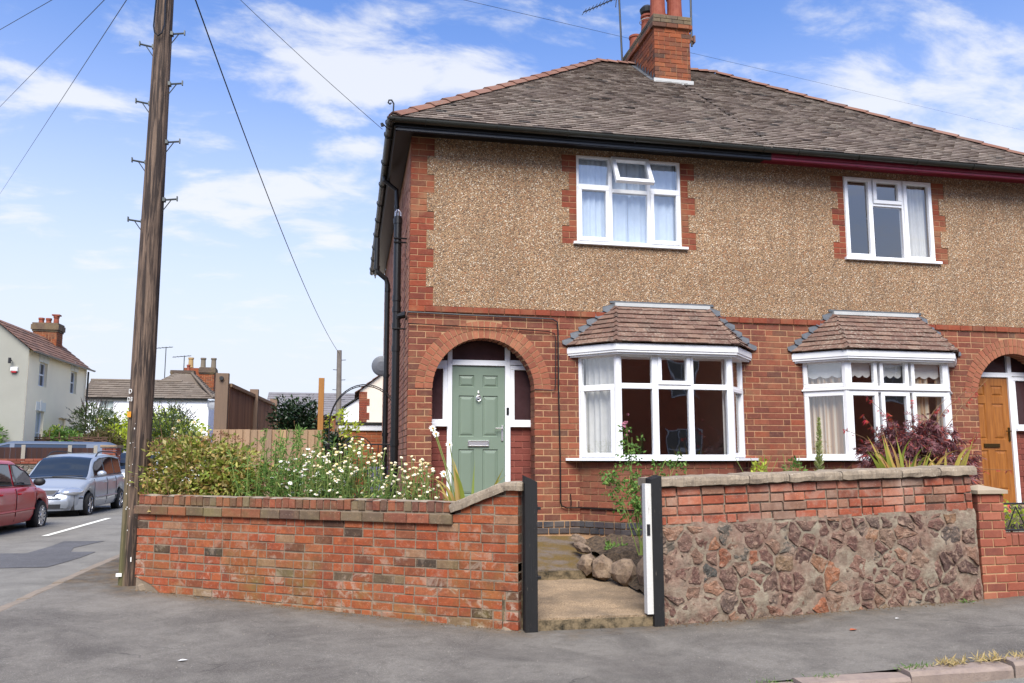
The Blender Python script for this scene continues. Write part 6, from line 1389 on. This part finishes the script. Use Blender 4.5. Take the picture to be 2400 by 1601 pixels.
# low wall, dark fence, pier over the road
bw=thing('roadside_wall','rough stone wall with brick coping across the road below the dark fence','wall',(-10.8,16.4,0))
a=Vector((-13.5,15.0,0)); b=Vector((-9.9,17.35,0)); BM=frame(a,b-a); L=(b-a).length; MB().box(0,L,.01,.35,-.2,1.3,BM).build('core',MORTG,bw)
for i,(p,poly_) in enumerate(cells(L,1.25,240,3)):
    V,F_=stone_mesh(poly_,BM,i+500); MB().add(V,F_).build('stone',material('grey_rubble',rough=.9,bump=.6,build=lambda t:(t.ramp(t.rand(),[(0,lin('#6c675e')),(.5,lin('#8a8478')),(1,lin('#58534c'))]),)),bw)
P=courses(1.3,.085,2,lambda z:[(0,L)],pitch=.235,gap=.012,dep=.3,rnd=random.Random(1),proud=.02); lay(bw,BM,P,NEWB,'brick',nmax=80)
df=thing('dark_board_fence','dark brown boarded fence with concrete posts in front of the blue-grey van','fence',(-10,17,1.4))
a=Vector((-12.7,15.7,0)); b=Vector((-9.05,17.95,0)); BM=frame(a,b-a); L=(b-a).length; x=0; DB=material('dark_board',rough=.85,build=plank(['#3a241e','#452b23','#33201b'])); k=0
while x<L-.05: MB().box(x,x+.142,.4,.42,1.3,1.82,BM).build('board',DB,df); x+=.15
for x in (.3,2.15,3.5,L): MB().bbox(x-.05,x+.05,.32,.42,.2,1.90,.006,BM).build('concrete_post',material('concrete_post','#9a9487',rough=.9),df)
bp=thing('brick_pier','red brick pier with a flat stone cap beside the wattle fence','pier',(-8.8,18.3,0)); P=courses(.3,.085,18,lambda z:[(0,.46)],pitch=.23,gap=.012,dep=.4,rnd=random.Random(1)); BMp=frame((-9.05,18.3,0),(1,-.15,0)); lay(bp,BMp,P,QUOIN,'brick'); MB().bbox(-.05,.51,-.05,.5,1.83,1.92,.02,BMp).build('cap_stone',CONC,bp)
wf=thing('wattle_fence','woven brown wattle hurdle fence below the cream house','fence',(-12,22,1)); r=random.Random(5); WT=material('wattle',rough=.9,build=plank(['#5a4234','#6e5442','#4a382c']))
mb=MB(); 
for k in range(34):
    z=.6+k*.05; pts=[(-15.5+i*.35,22.2-.06*i*.35+ (.05 if (i+k)%2 else -.05),z+r.uniform(-.015,.015)+.0) for i in range(17)]
    mb.tube(pts,.022,4)
mb.build('woven_rod',WT,wf,kind='stuff'); mb=MB()
for i in range(16): mb.tube([(-15.5+i*.35,22.2-.02*i,.2),(-15.5+i*.35,22.2-.02*i,2.45+r.uniform(-.08,.1))],.025,5)
mb.build('stake',WT,wf)
# house opposite, behind the camera; seen in the window reflections
oh=thing('opposite_house','red brown brick terraced house across the front street with white bay and door surround','house',(2,-20,0))
MB().box(-9,30,-26,-19.5,-.3,6.2).build('wall',material('opposite_brick','#a8583c',rough=.9,var=.2,vscale=5),oh)
tiled(oh,(30.2,-19.3,6.1),(-9.2,-19.3,6.1),(30.2,-22.6,8.6),(-9.2,-22.6,8.6),BRT,.3,wd=.4)
OM=frame((16,-19.5,0),(-1,0,0))
for x in (-11,-6.5,-2,3,7.5,12,16.5,21): farwin(oh,OM@Matrix.Translation((0,-.04,0)),x,x+1.2,3.9,5.4,2,2,sill=False); farwin(oh,OM@Matrix.Translation((0,-.04,0)),x,x+1.4,1.0,2.6,3,2,sill=False)
mb=MB(); mb.tube([(3.3+.75*math.cos(a),-19.4,2.3+.75*math.sin(a)) for a in np.linspace(0,PI,14)],.12,6); mb.box(2.45,2.65,-19.5,-19.3,0,2.3); mb.box(3.95,4.15,-19.5,-19.3,0,2.3); mb.build('door_surround',UPVC,oh)
# ================================================================ PLANTS
def rdir(r,up=0.0):
    while True:
        v=Vector((r.uniform(-1,1),r.uniform(-1,1),r.uniform(-1,1)))
        if .05<v.length<1: v.normalize(); v.z+=up; return v.normalized()
def leaf(mb,p,d,n,L,W,fold=.15,droop=.0):
    """pointed leaf from p along d, folded along its rib"""
    s=d.cross(n); s=s.normalized() if s.length>1e-4 else Vector((1,0,0)); n=s.cross(d).normalized(); q=Vector((0,0,-droop*L))
    a=p; b=p+d*L*.45+s*W*.5+n*W*fold+q*.25; c=p+d*L+q; e=p+d*L*.45-s*W*.5+n*W*fold+q*.25; m=p+d*L*.5+q*.3
    mb.add([a,b,c,e,m],[(0,1,4),(1,2,4),(2,3,4),(3,0,4)])
def bushleaves(mb,c,rad,n,L,W,r,clump=14,csize=.22,up=.2,shell=.55,base=None):
    """leaves gathered in twiggy clumps through an ellipsoid"""
    c=Vector(c); k=max(1,n//clump)
    for i in range(k):
        d=rdir(r); rr=(shell+(1-shell)*r.random())*(1+.22*noise.noise(d*2.2+c)); p=Vector((d.x*rad[0],d.y*rad[1],d.z*rad[2]))*rr+c
        if base and p.z<base: p.z=base+abs(p.z-base)*.4
        for j in range(clump):
            o=rdir(r); q=p+o*csize*r.random()**.6*min(rad)*1.0; dd=(o*.7+d*.5+Vector((0,0,up))+rdir(r)*.5).normalized(); s=r.uniform(.65,1.25); leaf(mb,q,dd,rdir(r,.8),L*s,W*s,droop=r.uniform(0,.3))
def stems(mb,c,n,h,spread,r,rad=.006,lean=.2,seg=3,top=None):
    out=[]
    for i in range(n):
        b=Vector((c[0]+r.uniform(-spread[0],spread[0]),c[1]+r.uniform(-spread[1],spread[1]),c[2])); d=Vector((r.gauss(0,lean),r.gauss(0,lean),1)); hh=h*r.uniform(.6,1.05); pts=[b]
        for k in range(seg): pts.append(pts[-1]+d*hh/seg); d+=Vector((r.gauss(0,.08),r.gauss(0,.08),0))
        mb.tube(pts,rad,4,False); out.append(pts)
    return out
GR1=leafmat('hydrangea_leaf',[(0,'#748236'),(.2,'#9ca648'),(.4,'#647630'),(.55,'#bcb868'),(.7,'#a88648'),(.85,'#d0c68c'),(1,'#8a6440')])
GR2=leafmat('fresh_green_leaf',[(0,'#4a6c30'),(.4,'#6c9044'),(.7,'#587c3a'),(1,'#90ac58')])
GR3=leafmat('daisy_leaf',[(0,'#466632'),(.4,'#5c7e40'),(.7,'#749450'),(1,'#a4aa60')])
GRD=leafmat('glossy_dark_leaf',[(0,'#141f14'),(.4,'#1e2e1c'),(.8,'#2c4028'),(1,'#4e6448')],.1,.28)
GRY=leafmat('golden_leaf',[(0,'#9cab30'),(.4,'#bccb44'),(.8,'#d6e068'),(1,'#7f962c')],.45)
GRO=leafmat('olive_leaf',[(0,'#4a5a34'),(.4,'#5f7040'),(.8,'#3a4a2c'),(1,'#76825a')])
PURP=leafmat('acer_leaf',[(0,'#55383a'),(.3,'#7c5254'),(.55,'#92666a'),(.75,'#5f4044'),(.9,'#a04c4a'),(1,'#b05a44')],.3)
REDL=leafmat('acer_red_leaf',[(0,'#b02840'),(.5,'#c8384a'),(.8,'#a8502c'),(1,'#c07030')],.4)
IRIS=leafmat('iris_leaf',[(0,'#8f8c3c'),(.25,'#b0a052'),(.5,'#c2a45c'),(.8,'#d0b078'),(1,'#bd8038')],.3)
IRG=leafmat('iris_green_leaf',[(0,'#66782a'),(.5,'#7f8c34'),(1,'#9aa048')],.3)
DRYS=material('dry_stem','#7a5c40',rough=.9); GST=material('green_stem','#6a7a3a',rough=.8)
PETAL=material('white_petal','#e4e2da',rough=.7); CREAMF=material('cream_flower',rough=.8,build=lambda t:(t.ramp(t.rand(),[(0,lin('#d8cca4')),(.5,lin('#e4dcc4')),(1,lin('#c8b078'))]),)); YEL=material('yellow_disc','#b5852c',rough=.8); BRN=material('brown_seedhead','#6a4630',rough=.9); PNK=material('pink_flower','#b57888',rough=.8)
# hydrangea-like bush at the left of the bed
r=random.Random(41); b=thing('hydrangea_bush','yellowing leafy bush with dried brown flower heads at the left end of the brick wall','shrub',(-2.4,-1.1,.7))
mb=MB(); bushleaves(mb,(-2.50,-.98,1.28),(.62,.40,.50),7000,.066,.036,r,13,.24,.2,.45,1.02); bushleaves(mb,(-2.05,-1.2,1.22),(.42,.3,.42),3200,.066,.036,r,13,.24,.2,.4,1.02); bushleaves(mb,(-2.4,-1.1,.98),(.7,.35,.22),1500,.08,.045,r,12,.3,.2,.2); mb.build('foliage',GR1,b,kind='stuff')
mb=MB(); st_=stems(mb,(-2.4,-1.12,.7),60,.75,(.6,.2),r,.003,.2); mb.build('stem',DRYS,b,kind='stuff')
mb=MB()
for i in range(46):
    p=Vector((r.uniform(-2.95,-1.85),r.uniform(-1.35,-.85),0)); p.z=1.28+.44*math.sqrt(max(0,1-((p.x+2.42)/.7)**2))+r.uniform(-.05,.1)
    for k in range(14): q=p+Vector((r.gauss(0,.022),r.gauss(0,.022),r.gauss(0,.008))); leaf(mb,q,rdir(r,.6),rdir(r),.018,.016)
mb.build('dried_flower_head',BRN,b,kind='stuff')
def daisy(mbp,mbc,p,n,R_,r,np_=12,droop=.1):
    n=n.normalized(); u=n.cross(Vector((.2,.1,1)) if abs(n.z)<.9 else Vector((1,0,0))).normalized(); v=n.cross(u)
    for k in range(np_):
        a=2*PI*k/np_+r.uniform(-.1,.1); d=(u*math.cos(a)+v*math.sin(a)-n*droop).normalized(); leaf(mbp,p+d*R_*.2,d,n,R_*r.uniform(.75,1),R_*.34,.05)
    c=[p+(u*math.cos(2*PI*k/8)+v*math.sin(2*PI*k/8))*R_*.3 for k in range(8)]+[p+n*R_*.14]; mbc.add(c,[(k,(k+1)%8,8) for k in range(8)])
# feathery green plant, mid bed
b=thing('feathery_plant','bright green feathery perennial standing taller in the middle of the bed','plant',(-1.45,-1.5,.7)); mb=MB(); ms=MB(); r=random.Random(9)
for pts in stems(ms,(-1.42,-1.5,.7),46,1.08,(.36,.22),r,.005,.13,4):
    for k in range(30):
        t=r.uniform(.2,1); i=min(3,int(t*4)); p=pts[i].lerp(pts[i+1],t*4-i); d=rdir(r,.25); 
        for q in range(3): leaf(mb,p+d*.02*q,(d+rdir(r)*.6).normalized(),rdir(r),.055,.014)
mb.build('foliage',GR2,b,kind='stuff'); ms.build('stem',GST,b,kind='stuff')
# daisies and cream button flowers
def flowerclump(name,label,c,sp,n,h,kind,seed,hs=.18,leafn=14):
    r=random.Random(seed); b=thing(name,label,'flowering plant',c); ms=MB(); ml=MB(); mp=MB(); mc=MB()
    for i in range(n):
        x=c[0]+r.uniform(-sp[0],sp[0]); off=r.uniform(-sp[1],sp[1]); y=c[1]+off-(x-c[0])*.623; hh=h*r.uniform(.35,1)*(1-.25*abs(x-c[0])/sp[0]); p0=Vector((x,y,c[2])); tip=p0+Vector((r.gauss(0,hs*.5),r.gauss(0,hs*.5),hh)); mid=p0.lerp(tip,.5)+Vector((r.gauss(0,.03),r.gauss(0,.03),0)); ms.tube([p0,mid,tip],.0035,4,False)
        for k in range(leafn):
            t=r.random()**1.3; p=(p0.lerp(mid,t*2) if t<.5 else mid.lerp(tip,t*2-1)); leaf(ml,p,rdir(r,.3),rdir(r,.6),r.uniform(.05,.09),r.uniform(.010,.018),droop=.2)
        n_=Vector((r.gauss(0,.35),-.35+r.gauss(0,.3),1))
        if kind=='white': daisy(mp,mc,tip,n_,r.uniform(.022,.032),r,11)
        else:
            R_=r.uniform(.013,.022); u=6
            mp.lathe([(R_*.5,-R_*.7),(R_,-.1*R_),(R_*1.02,.25*R_),(R_*.6,.6*R_)],7,Matrix.Translation(tip)@n_.to_track_quat('Z','Y').to_matrix().to_4x4())
            if r.random()<.35: mc.lathe([(R_*.55,.55*R_),(R_*.3,.7*R_)],6,Matrix.Translation(tip)@n_.to_track_quat('Z','Y').to_matrix().to_4x4())
    ms.build('stem',GST,b,kind='stuff'); ml.build('foliage',GR3,b,kind='stuff'); mp.build('flower_head',PETAL if kind=='white' else CREAMF,b,kind='stuff'); mc.build('flower_centre',YEL,b,kind='stuff'); return b
flowerclump('daisy_plant','clump of white daisies in front of the close-board fence',(-1.22,-1.72,.7),(.30,.22),75,1.0,'white',3,.18,34)
flowerclump('button_flower_plant','wide clump of cream button flowers left of the soil pipe',(-.72,-2.02,.7),(.40,.25),190,1.03,'cream',5,.18,30)
flowerclump('button_flower_plant','smaller clump of cream button flowers in front of the house corner',(-.05,-2.44,.72),(.20,.16),85,.84,'cream',8,.14)
flowerclump('daisy_plant','short white daisies low along the right of the brick wall',(-.95,-1.9,.7),(.26,.15),45,.82,'white',12)
# tall single daisies
r=random.Random(2)
b=thing('tall_daisy','three tall large white daisies leaning in front of the green door frame','flowering plant',(.3,-2.8,.75)); ms=MB()
for tip,mid in (((.06,-2.76,1.79),(.18,-2.80,1.42)),((.09,-2.78,1.735),(.2,-2.8,1.4)),((.22,-2.83,1.63),(.27,-2.82,1.35)),((.17,-2.80,1.34),(.24,-2.8,1.2))):
    ms.tube([(.34,-2.82,.75),Vector(mid),Vector(tip)],.005,5); mp=MB(); mc=MB(); daisy(mp,mc,Vector(tip),Vector((.2,-1,.35)),.038,r,13,.3); h=mp.build('flower_head',PETAL,b); mc.build('flower_centre',YEL,h)
ms.build('stem',GST,b)
b=thing('tall_daisy','tall fading daisies with drooped petals against the white house wall','flowering plant',(-2.65,-.6,.75)); ms=MB()
for tip in ((-2.86,-.42,1.86),(-2.80,-.46,1.95),(-2.60,-.56,1.93),(-2.83,-.45,1.78),(-1.95,-.95,1.62)):
    ms.tube([(-2.62,-.6,1.0),(-2.66,-.55,1.6),Vector(tip)],.004,5) if tip[0]<-2.2 else ms.tube([(-1.95,-1.0,.9),Vector(tip)],.004,5); mp=MB(); mc=MB(); daisy(mp,mc,Vector(tip),Vector((.1,-.8,.6)),.030,r,10,.7); h=mp.build('flower_head',CREAMF,b); mc.build('flower_centre',YEL,h)
ms.build('stem',GST,b)
# iris / crocosmia: every blade a leaf
def blade(p,d,L,W,bend,mat,parent,r):
    pts=[];p=Vector(p);d=Vector(d).normalized();n=9; side=d.cross(Vector((r.uniform(-.3,.3),1,0))).normalized(); V=[]
    for i in range(n+1):
        t=i/n; w=W*(math.sin(PI*min(1,t*.9+.12))**.7)*(1-t**3); nn=side.cross(d).normalized(); V+=[p-side*w*.5,p+nn*w*.12,p+side*w*.5]; p=p+d*L/n; d=(d+Vector((bend[0],bend[1],bend[2]))*t*t/n*3).normalized()
    F_=[(3*i+k,3*i+k+1,3*i+k+4,3*i+k+3) for i in range(n) for k in range(2)]; MB().add(V,F_).build('leaf',mat,parent,smooth=True)
def iris(name,label,c,n,L,seed,lean=.45,gfrac=.4,spr=.08,W=.028):
    r=random.Random(seed); b=thing(name,label,'plant',c)
    for i in range(n):
        a=r.uniform(-1,1); blade((c[0]+a*spr,c[1]+r.uniform(-.06,.06),c[2]),(a*lean+r.gauss(0,.1),r.gauss(-.05,.15),1),L*r.uniform(.65,1.05),W*r.uniform(.7,1.2),(math.copysign(r.uniform(.6,2.4) if r.random()<.65 else .1,a),r.uniform(-.6,.2),-r.uniform(.6,3.2) if r.random()<.6 else -.1),IRG if r.random()<gfrac else IRIS,b,r)
    return b
iris('iris_plant','yellow and orange strap-leaved plant behind the sloping coping by the green door',(.40,-2.90,.78),16,.72,4,.36,.25,.1,.045)
iris('iris_plant','large strap-leaved clump with bent straw yellow tips above the stone coping',(5.17,-2.98,.98),34,.80,6,.36,.4,.16,.062)
iris('iris_plant','pair of upright straw-coloured blades right of the large strap-leaved clump',(5.66,-2.98,1.0),7,.80,15,.32,.0,.05,.06)
iris('iris_plant','small dry grassy tuft behind the coping below the right bay sill',(4.38,-2.9,1.0),6,.55,19,.35,.4,.05,.014)
iris('iris_plant','two thin green blades behind the coping between spike and large clump',(4.78,-2.9,1.0),3,.5,23,.3,.8,.03,.012)
# rose by the gate
r=random.Random(12); b=thing('rose_bush','straggly green rose bush beside the white-edged gate post','shrub',(2.35,-2.3,.5)); ms=MB(); ml=MB()
for tip in ((2.22,-2.4,1.86),(2.28,-2.4,1.72),(2.05,-2.4,1.35),(1.98,-2.4,1.28),(2.30,-2.45,1.3),(2.72,-2.3,1.5),(2.85,-2.3,1.48),(2.6,-2.3,1.4),(2.32,-2.4,1.1),(2.35,-2.4,.95)):
    b0=Vector((2.38+r.uniform(-.03,.06),-2.35,.45)); tip=Vector(tip); mid=b0.lerp(tip,.5)+Vector((r.gauss(0,.05),0,.08)); pts=[b0,b0.lerp(mid,.5),mid,mid.lerp(tip,.5),tip]; ms.tube(pts,.006,5,False,.003)
    for k in range(26):
        t=r.uniform(.35,1)**.8; i=min(3,int(t*4)); p=pts[i].lerp(pts[i+1],t*4-i); d=rdir(r,.1); q=p+d*.05
        for s in range(5): leaf(ml,q+d*.018*s,(d*.4+rdir(r)).normalized(),rdir(r,.8),r.uniform(.035,.055),r.uniform(.022,.032),droop=.2)
ms.build('stem',GST,b,kind='stuff'); ml.build('foliage',GR2,b,kind='stuff'); mp=MB()
for k in range(12): p=Vector((2.20+r.gauss(0,.03),-2.42,1.83+r.gauss(0,.06))); [leaf(mp,p,rdir(r),rdir(r),.022,.02) for _ in range(5)]
mp.build('flower_head',PNK,b,kind='stuff')
# low greens along the right wall
def lowgreen(label,c,n,rad,mat,seed,L=.05,W=.025,name='leafy_plant'):
    r=random.Random(seed); b=thing(name,label,'plant',c); mb=MB(); bushleaves(mb,(c[0],c[1],c[2]+rad[2]*.5),rad,n,L,W,r,8,.5,.4,.2); mb.build('foliage',mat,b,kind='stuff'); ms=MB(); stems(ms,(c[0],c[1],c[2]-.2),10,rad[2]*1.4+.25,(rad[0]*.6,.05),r,.003,.2); ms.build('stem',GST,b,kind='stuff')
lowgreen('pale green leafy sprigs just behind the coping between the two bays',(3.43,-3.05,1.3),90,(.12,.08,.12),GRY,3,.05,.03)
lowgreen('darker green sprig behind the coping left of the tall green spike',(3.82,-3.05,1.3),130,(.11,.08,.12),GR2,5,.045,.02)
r=random.Random(3); b=thing('fleabane_spike','single tall feathery pale green flower spike in front of the right bay','plant',(4.13,-3.0,.9)); ms=MB(); ms.tube([(4.13,-3,.9),(4.14,-3,1.4),(4.165,-3,1.92)],.006,5); ms.build('stem',GST,b); ml=MB()
for k in range(520):
    z=r.uniform(1.25,1.92); w=.055*(1-(z-1.3)/.72)+.012; a=r.uniform(0,2*PI); leaf(ml,Vector((4.135+.04*(z-1.3),-3,z)),Vector((math.cos(a),math.sin(a),.9)).normalized(),rdir(r),w*1.25,.011)
ml.build('foliage',leafmat('spike_leaf',[(0,'#7a8c40'),(.5,'#a8b070'),(1,'#c4c49a')]),b,kind='stuff')
# japanese maple
def palm(mb,p,d,n,S_,r):
    s=d.cross(n).normalized()
    for a,l in ((-1.25,.6),(-.65,.85),(0,1),(.65,.85),(1.25,.6)): dd=(d*math.cos(a)+s*math.sin(a)).normalized(); leaf(mb,p,dd,n,S_*l,S_*.17,.05,.25)
r=random.Random(77); b=thing('japanese_maple','purple-leaved japanese maple with scarlet shoots spilling over between right bay and oak door','shrub',(5.75,-2.4,.8)); mb=MB(); mr=MB(); ms=MB()
for i in range(190):
    d=rdir(r,.1); q=Vector((5.78,-2.42,1.50))+Vector((d.x*.72,d.y*.4,d.z*.42))*(.35+.65*r.random()); 
    if q.x>6.1: q.z-=(q.x-6.1)*.5
    for k in range(15): palm(mb,q+rdir(r)*.13*r.random(),(Vector((d.x,d.y*.4,-.25))+rdir(r)*.7).normalized(),rdir(r,1.1),r.uniform(.07,.11),r)
for base,tip in (((5.3,-2.5,1.6),(4.98,-2.6,1.98)),((5.3,-2.5,1.55),(4.72,-2.6,1.82)),((5.5,-2.5,1.8),(5.02,-2.6,2.2)),((5.7,-2.5,1.8),(5.62,-2.6,2.22)),((5.8,-2.5,1.8),(6.1,-2.6,2.2)),((5.9,-2.5,1.8),(6.45,-2.5,2.3)),((6.0,-2.5,1.7),(6.75,-2.5,2.43)),((6.2,-2.5,1.3),(6.9,-2.6,1.35)),((6.3,-2.5,1.2),(6.75,-2.6,1.0)),((5.5,-2.5,1.7),(5.3,-2.6,2.02)),((6.2,-2.5,1.6),(6.55,-2.5,1.72)),((6.2,-2.5,1.0),(6.5,-2.6,1.05))):
    base,tip=Vector(base),Vector(tip); mid=base.lerp(tip,.5)+Vector((0,0,.04)); ms.tube([base,mid,tip],.005,4,False,.0025); c=12
    for k in range(c): t=r.uniform(.25,1); p=base.lerp(tip,t); palm(mr if t>.5 and r.random()<.75 else mb,p,(rdir(r)+Vector((0,0,-.3))).normalized(),rdir(r,1),r.uniform(.04,.07),r)
for k in range(10):
    a=2*PI*k/10; ms.tube([(5.75,-2.4,.7),(5.75+.2*math.cos(a),-2.4+.1*math.sin(a),1.2),(5.75+.55*math.cos(a),-2.4+.28*math.sin(a),1.5+.2*r.random())],.012,5,False,.005)
mb.build('foliage',PURP,b,kind='stuff'); mr.build('red_foliage',REDL,b,kind='stuff'); ms.build('branch',DRYS,b,kind='stuff')
lowgreen('flowering bedding behind the neighbour\'s iron railing',(6.4,-3.35,.80),500,(.75,.2,.16),GRY,31,.05,.03,'bedding_plant')
mp=MB(); r=random.Random(5)
for k in range(16): p=Vector((6.0+r.random()*.9,-3.45,.92+r.random()*.12)); daisy(mp,mp,p,Vector((0,-1,.5)),.025,r,7)
mp.build('red_flower',material('red_petal','#b8203c',rough=.7),bpy.data.objects['bedding_plant'],kind='stuff')
# dark camellia and golden shrub beyond the fence
def shrub(name,label,c,rad,n,L,W,mat,seed,clump=14,cs=.2,trunk=True,up=.2,shell=.55):
    r=random.Random(seed); b=thing(name,label,'shrub',(c[0],c[1],c[2]-rad[2])); mb=MB(); bushleaves(mb,c,rad,n,L,W,r,clump,cs,up,shell); mb.build('foliage',mat,b,kind='stuff'); ms=MB()
    for k in range(9): d=rdir(r,.8); ms.tube([(c[0],c[1],c[2]-rad[2]-.3),(c[0]+d.x*rad[0]*.3,c[1]+d.y*rad[1]*.3,c[2]-rad[2]*.3),(c[0]+d.x*rad[0]*.75,c[1]+d.y*rad[1]*.75,c[2]+d.z*rad[2]*.6)],.03,5,False,.01)
    ms.build('branch',DRYS,b,kind='stuff'); return b
shrub('camellia_bush','large dark glossy evergreen bush rising behind the close-board fence',(-1.78,6,1.85),(.62,.6,.85),9000,.08,.045,GRD,4,16,.22,shell=.3)
shrub('evergreen_bush','dark glossy bush in the gap between fence and iron gate',(-1.02,4.0,1.35),(.30,.3,.62),1700,.075,.04,GRD,14,14,.25)
shrub('golden_shrub','yellow-green shrub glimpsed behind the orange-stained post',(-1.0,7.5,1.9),(.55,.4,.75),1100,.08,.05,GRY,6)
shrub('golden_hedge','yellow-green variegated hedge bush behind the telegraph pole',(-8.9,24.2,2.05),(2.3,1.3,1.45),9500,.16,.095,GRY,8,16,.16)
shrub('hedge','low golden hedge running in front of the cream house',(-12.3,23.0,1.75),(1.6,.8,.95),3600,.13,.08,GRY,9)
shrub('hedge','green bush at the far left beside the grey gable',(-13.7,20.2,1.9),(.9,.8,1.0),3200,.14,.05,GR2,10)
shrub('hedge','golden foot of the green bush at the far left',(-13.6,19.6,1.4),(1.0,.6,.75),1800,.13,.07,GRY,20)
shrub('dark_bush','dark green rounded bush below the cream house window',(-11.6,22.4,2.05),(.7,.6,.6),1800,.12,.06,GR2,13)
def buddleia(label,c,rad,seed):
    b=shrub('buddleia_bush',label,c,rad,4200,.17,.04,GRO,seed,14,.2,up=.35); r=random.Random(seed+1); mb=MB()
    for k in range(70):
        d=rdir(r,.75); p=Vector(c)+Vector((d.x*rad[0],d.y*rad[1],d.z*rad[2]))*.92; q=(d+Vector((0,0,.25))+rdir(r)*.25).normalized(); L=r.uniform(.3,.55); mb.tube([p,p+q*L*.5,p+q*L],.012,4,False,.004)
        for j in range(9): leaf(mb,p+q*L*(.3+.07*j),rdir(r),rdir(r),.05,.03)
    mb.build('seed_spike',material('dark_seedhead','#3c3230',rough=.9),b,kind='stuff')
buddleia('olive buddleia with dark dried spikes behind the pole, in front of the white house',(-7.9,22.6,2.35),(1.25,1.0,1.15),22)
buddleia('olive buddleia with dark dried spikes between cream house and white house',(-10.95,23.8,2.6),(.95,.9,1.05),32)
shrub('brown_bush','brownish olive bush low beside the wattle fence',(-10.3,22.6,2.0),(.8,.6,.65),2000,.12,.05,leafmat('brown_olive_leaf',[(0,'#5a5030'),(.5,'#6c6240'),(1,'#4a4a2c')]),33)
# weeds and litter on the pavement
def tuft(label,c,n,L,mat,seed,spread=.05,name='weed_tuft'):
    r=random.Random(seed); b=thing(name,label,'weed',c); mb=MB()
    for k in range(n): d=Vector((r.gauss(0,.6),r.gauss(0,.6),.7)).normalized(); leaf(mb,Vector((c[0]+r.gauss(0,spread),c[1]+r.gauss(0,spread*.3),c[2])),d,rdir(r,1),L*r.uniform(.5,1.1),L*.09,.1,.2)
    mb.build('blade',mat,b,kind='stuff')
STRAW=leafmat('straw_grass',[(0,'#b09a68'),(.5,'#c8b484'),(1,'#8c8048')])
for i,(x,lab,m_,n,L) in enumerate([(2.05,'green weeds sprouting at the kerb joint nearest the gateway',GR2,35,.05),(2.45,'low green weeds on the kerb second from the left',GR2,50,.05),(3.15,'green weed tuft in the kerb near the picture corner',GR2,80,.07),(3.42,'dry straw grass tuft growing on the kerb edge at the right',STRAW,60,.11),(3.75,'sprawling straw coloured grass at the right end of the kerb',STRAW,70,.10),(4.05,'orange tinged weed at the kerb by the picture edge',STRAW,50,.08)]):
    tuft(lab,(x,-5.53,g(x,-5.5)),n,L,m_,i+60,.07)
tuft('tiny green weed at the foot of the rubble wall near the pier',(5.12,-3.78,g(5.12,-3.8)),26,.08,GR2,71,.04)
def litter(name,label,c,s,mat,seed,cat):
    r=random.Random(seed); mb=MB(); z=g(c[0],c[1])+.004; leaf(mb,Vector((c[0],c[1],z+.004)),Vector((1,.2,0)),Vector((0,0,1)),s,s*.6,.12); o=mb.build(name,mat,None,label=label,cat=cat)
litter('fallen_leaf','curled orange brown fallen leaf on the pavement before the rubble wall',(3.42,-4.42),.085,material('orange_leaf','#a4502c',rough=.8),1,'leaf')
litter('paper_scrap','small white scrap on the pavement below the rubble wall',(4.05,-4.17),.05,WHITEP,2,'litter')
litter('paper_scrap','flat white scrap of litter on the left pavement',(-1.93,-4.36),.07,WHITEP,3,'litter')
mb=MB(); r=random.Random(99)
for k in range(240):
    x=r.uniform(-3.6,9); y=r.uniform(-5.4,-3.9)
    if x<.7: y=r.uniform(-5.3,-3.7-(x-.75)*.62-.1)
    z=g(x,y); s=r.uniform(.002,.0065); v=[(x+s*math.cos(a),y+s*math.sin(a),z+.0) for a in (0,2.1,4.2)]+[(x,y,z+s)]; mb.add(v,[(0,1,3),(1,2,3),(2,0,3)])
mb.build('loose_grit',material('grit','#8c867a',rough=.9),kind='stuff')
mb=MB()
for k in range(900):   # dirt and moss crumbs gathered against the wall foot
    t=r.random(); p=LM@Vector((4.4*t,0,0)); q=abs(r.gauss(0,.05)); x,y=p.x-.529*q,p.y-.849*q
    if r.random()<.45: x=2.05+3.3*r.random(); y=-3.70-q
    z=g(x,y); s=r.uniform(.004,.012); mb.add([(x+s,y,z),(x-s*.6,y+s,z),(x-s*.6,y-s,z),(x,y,z+s*.9)],[(0,1,3),(1,2,3),(2,0,3)])
mb.build('wall_foot_debris',material('debris','#5c4a36',rough=1,var=.4,vscale=20),kind='stuff')

lowgreen('small green seedlings and leaves on the soil behind the path boulders',(2.42,-1.3,.40),70,(.22,.3,.05),GR2,44,.05,.03,'ground_plant')
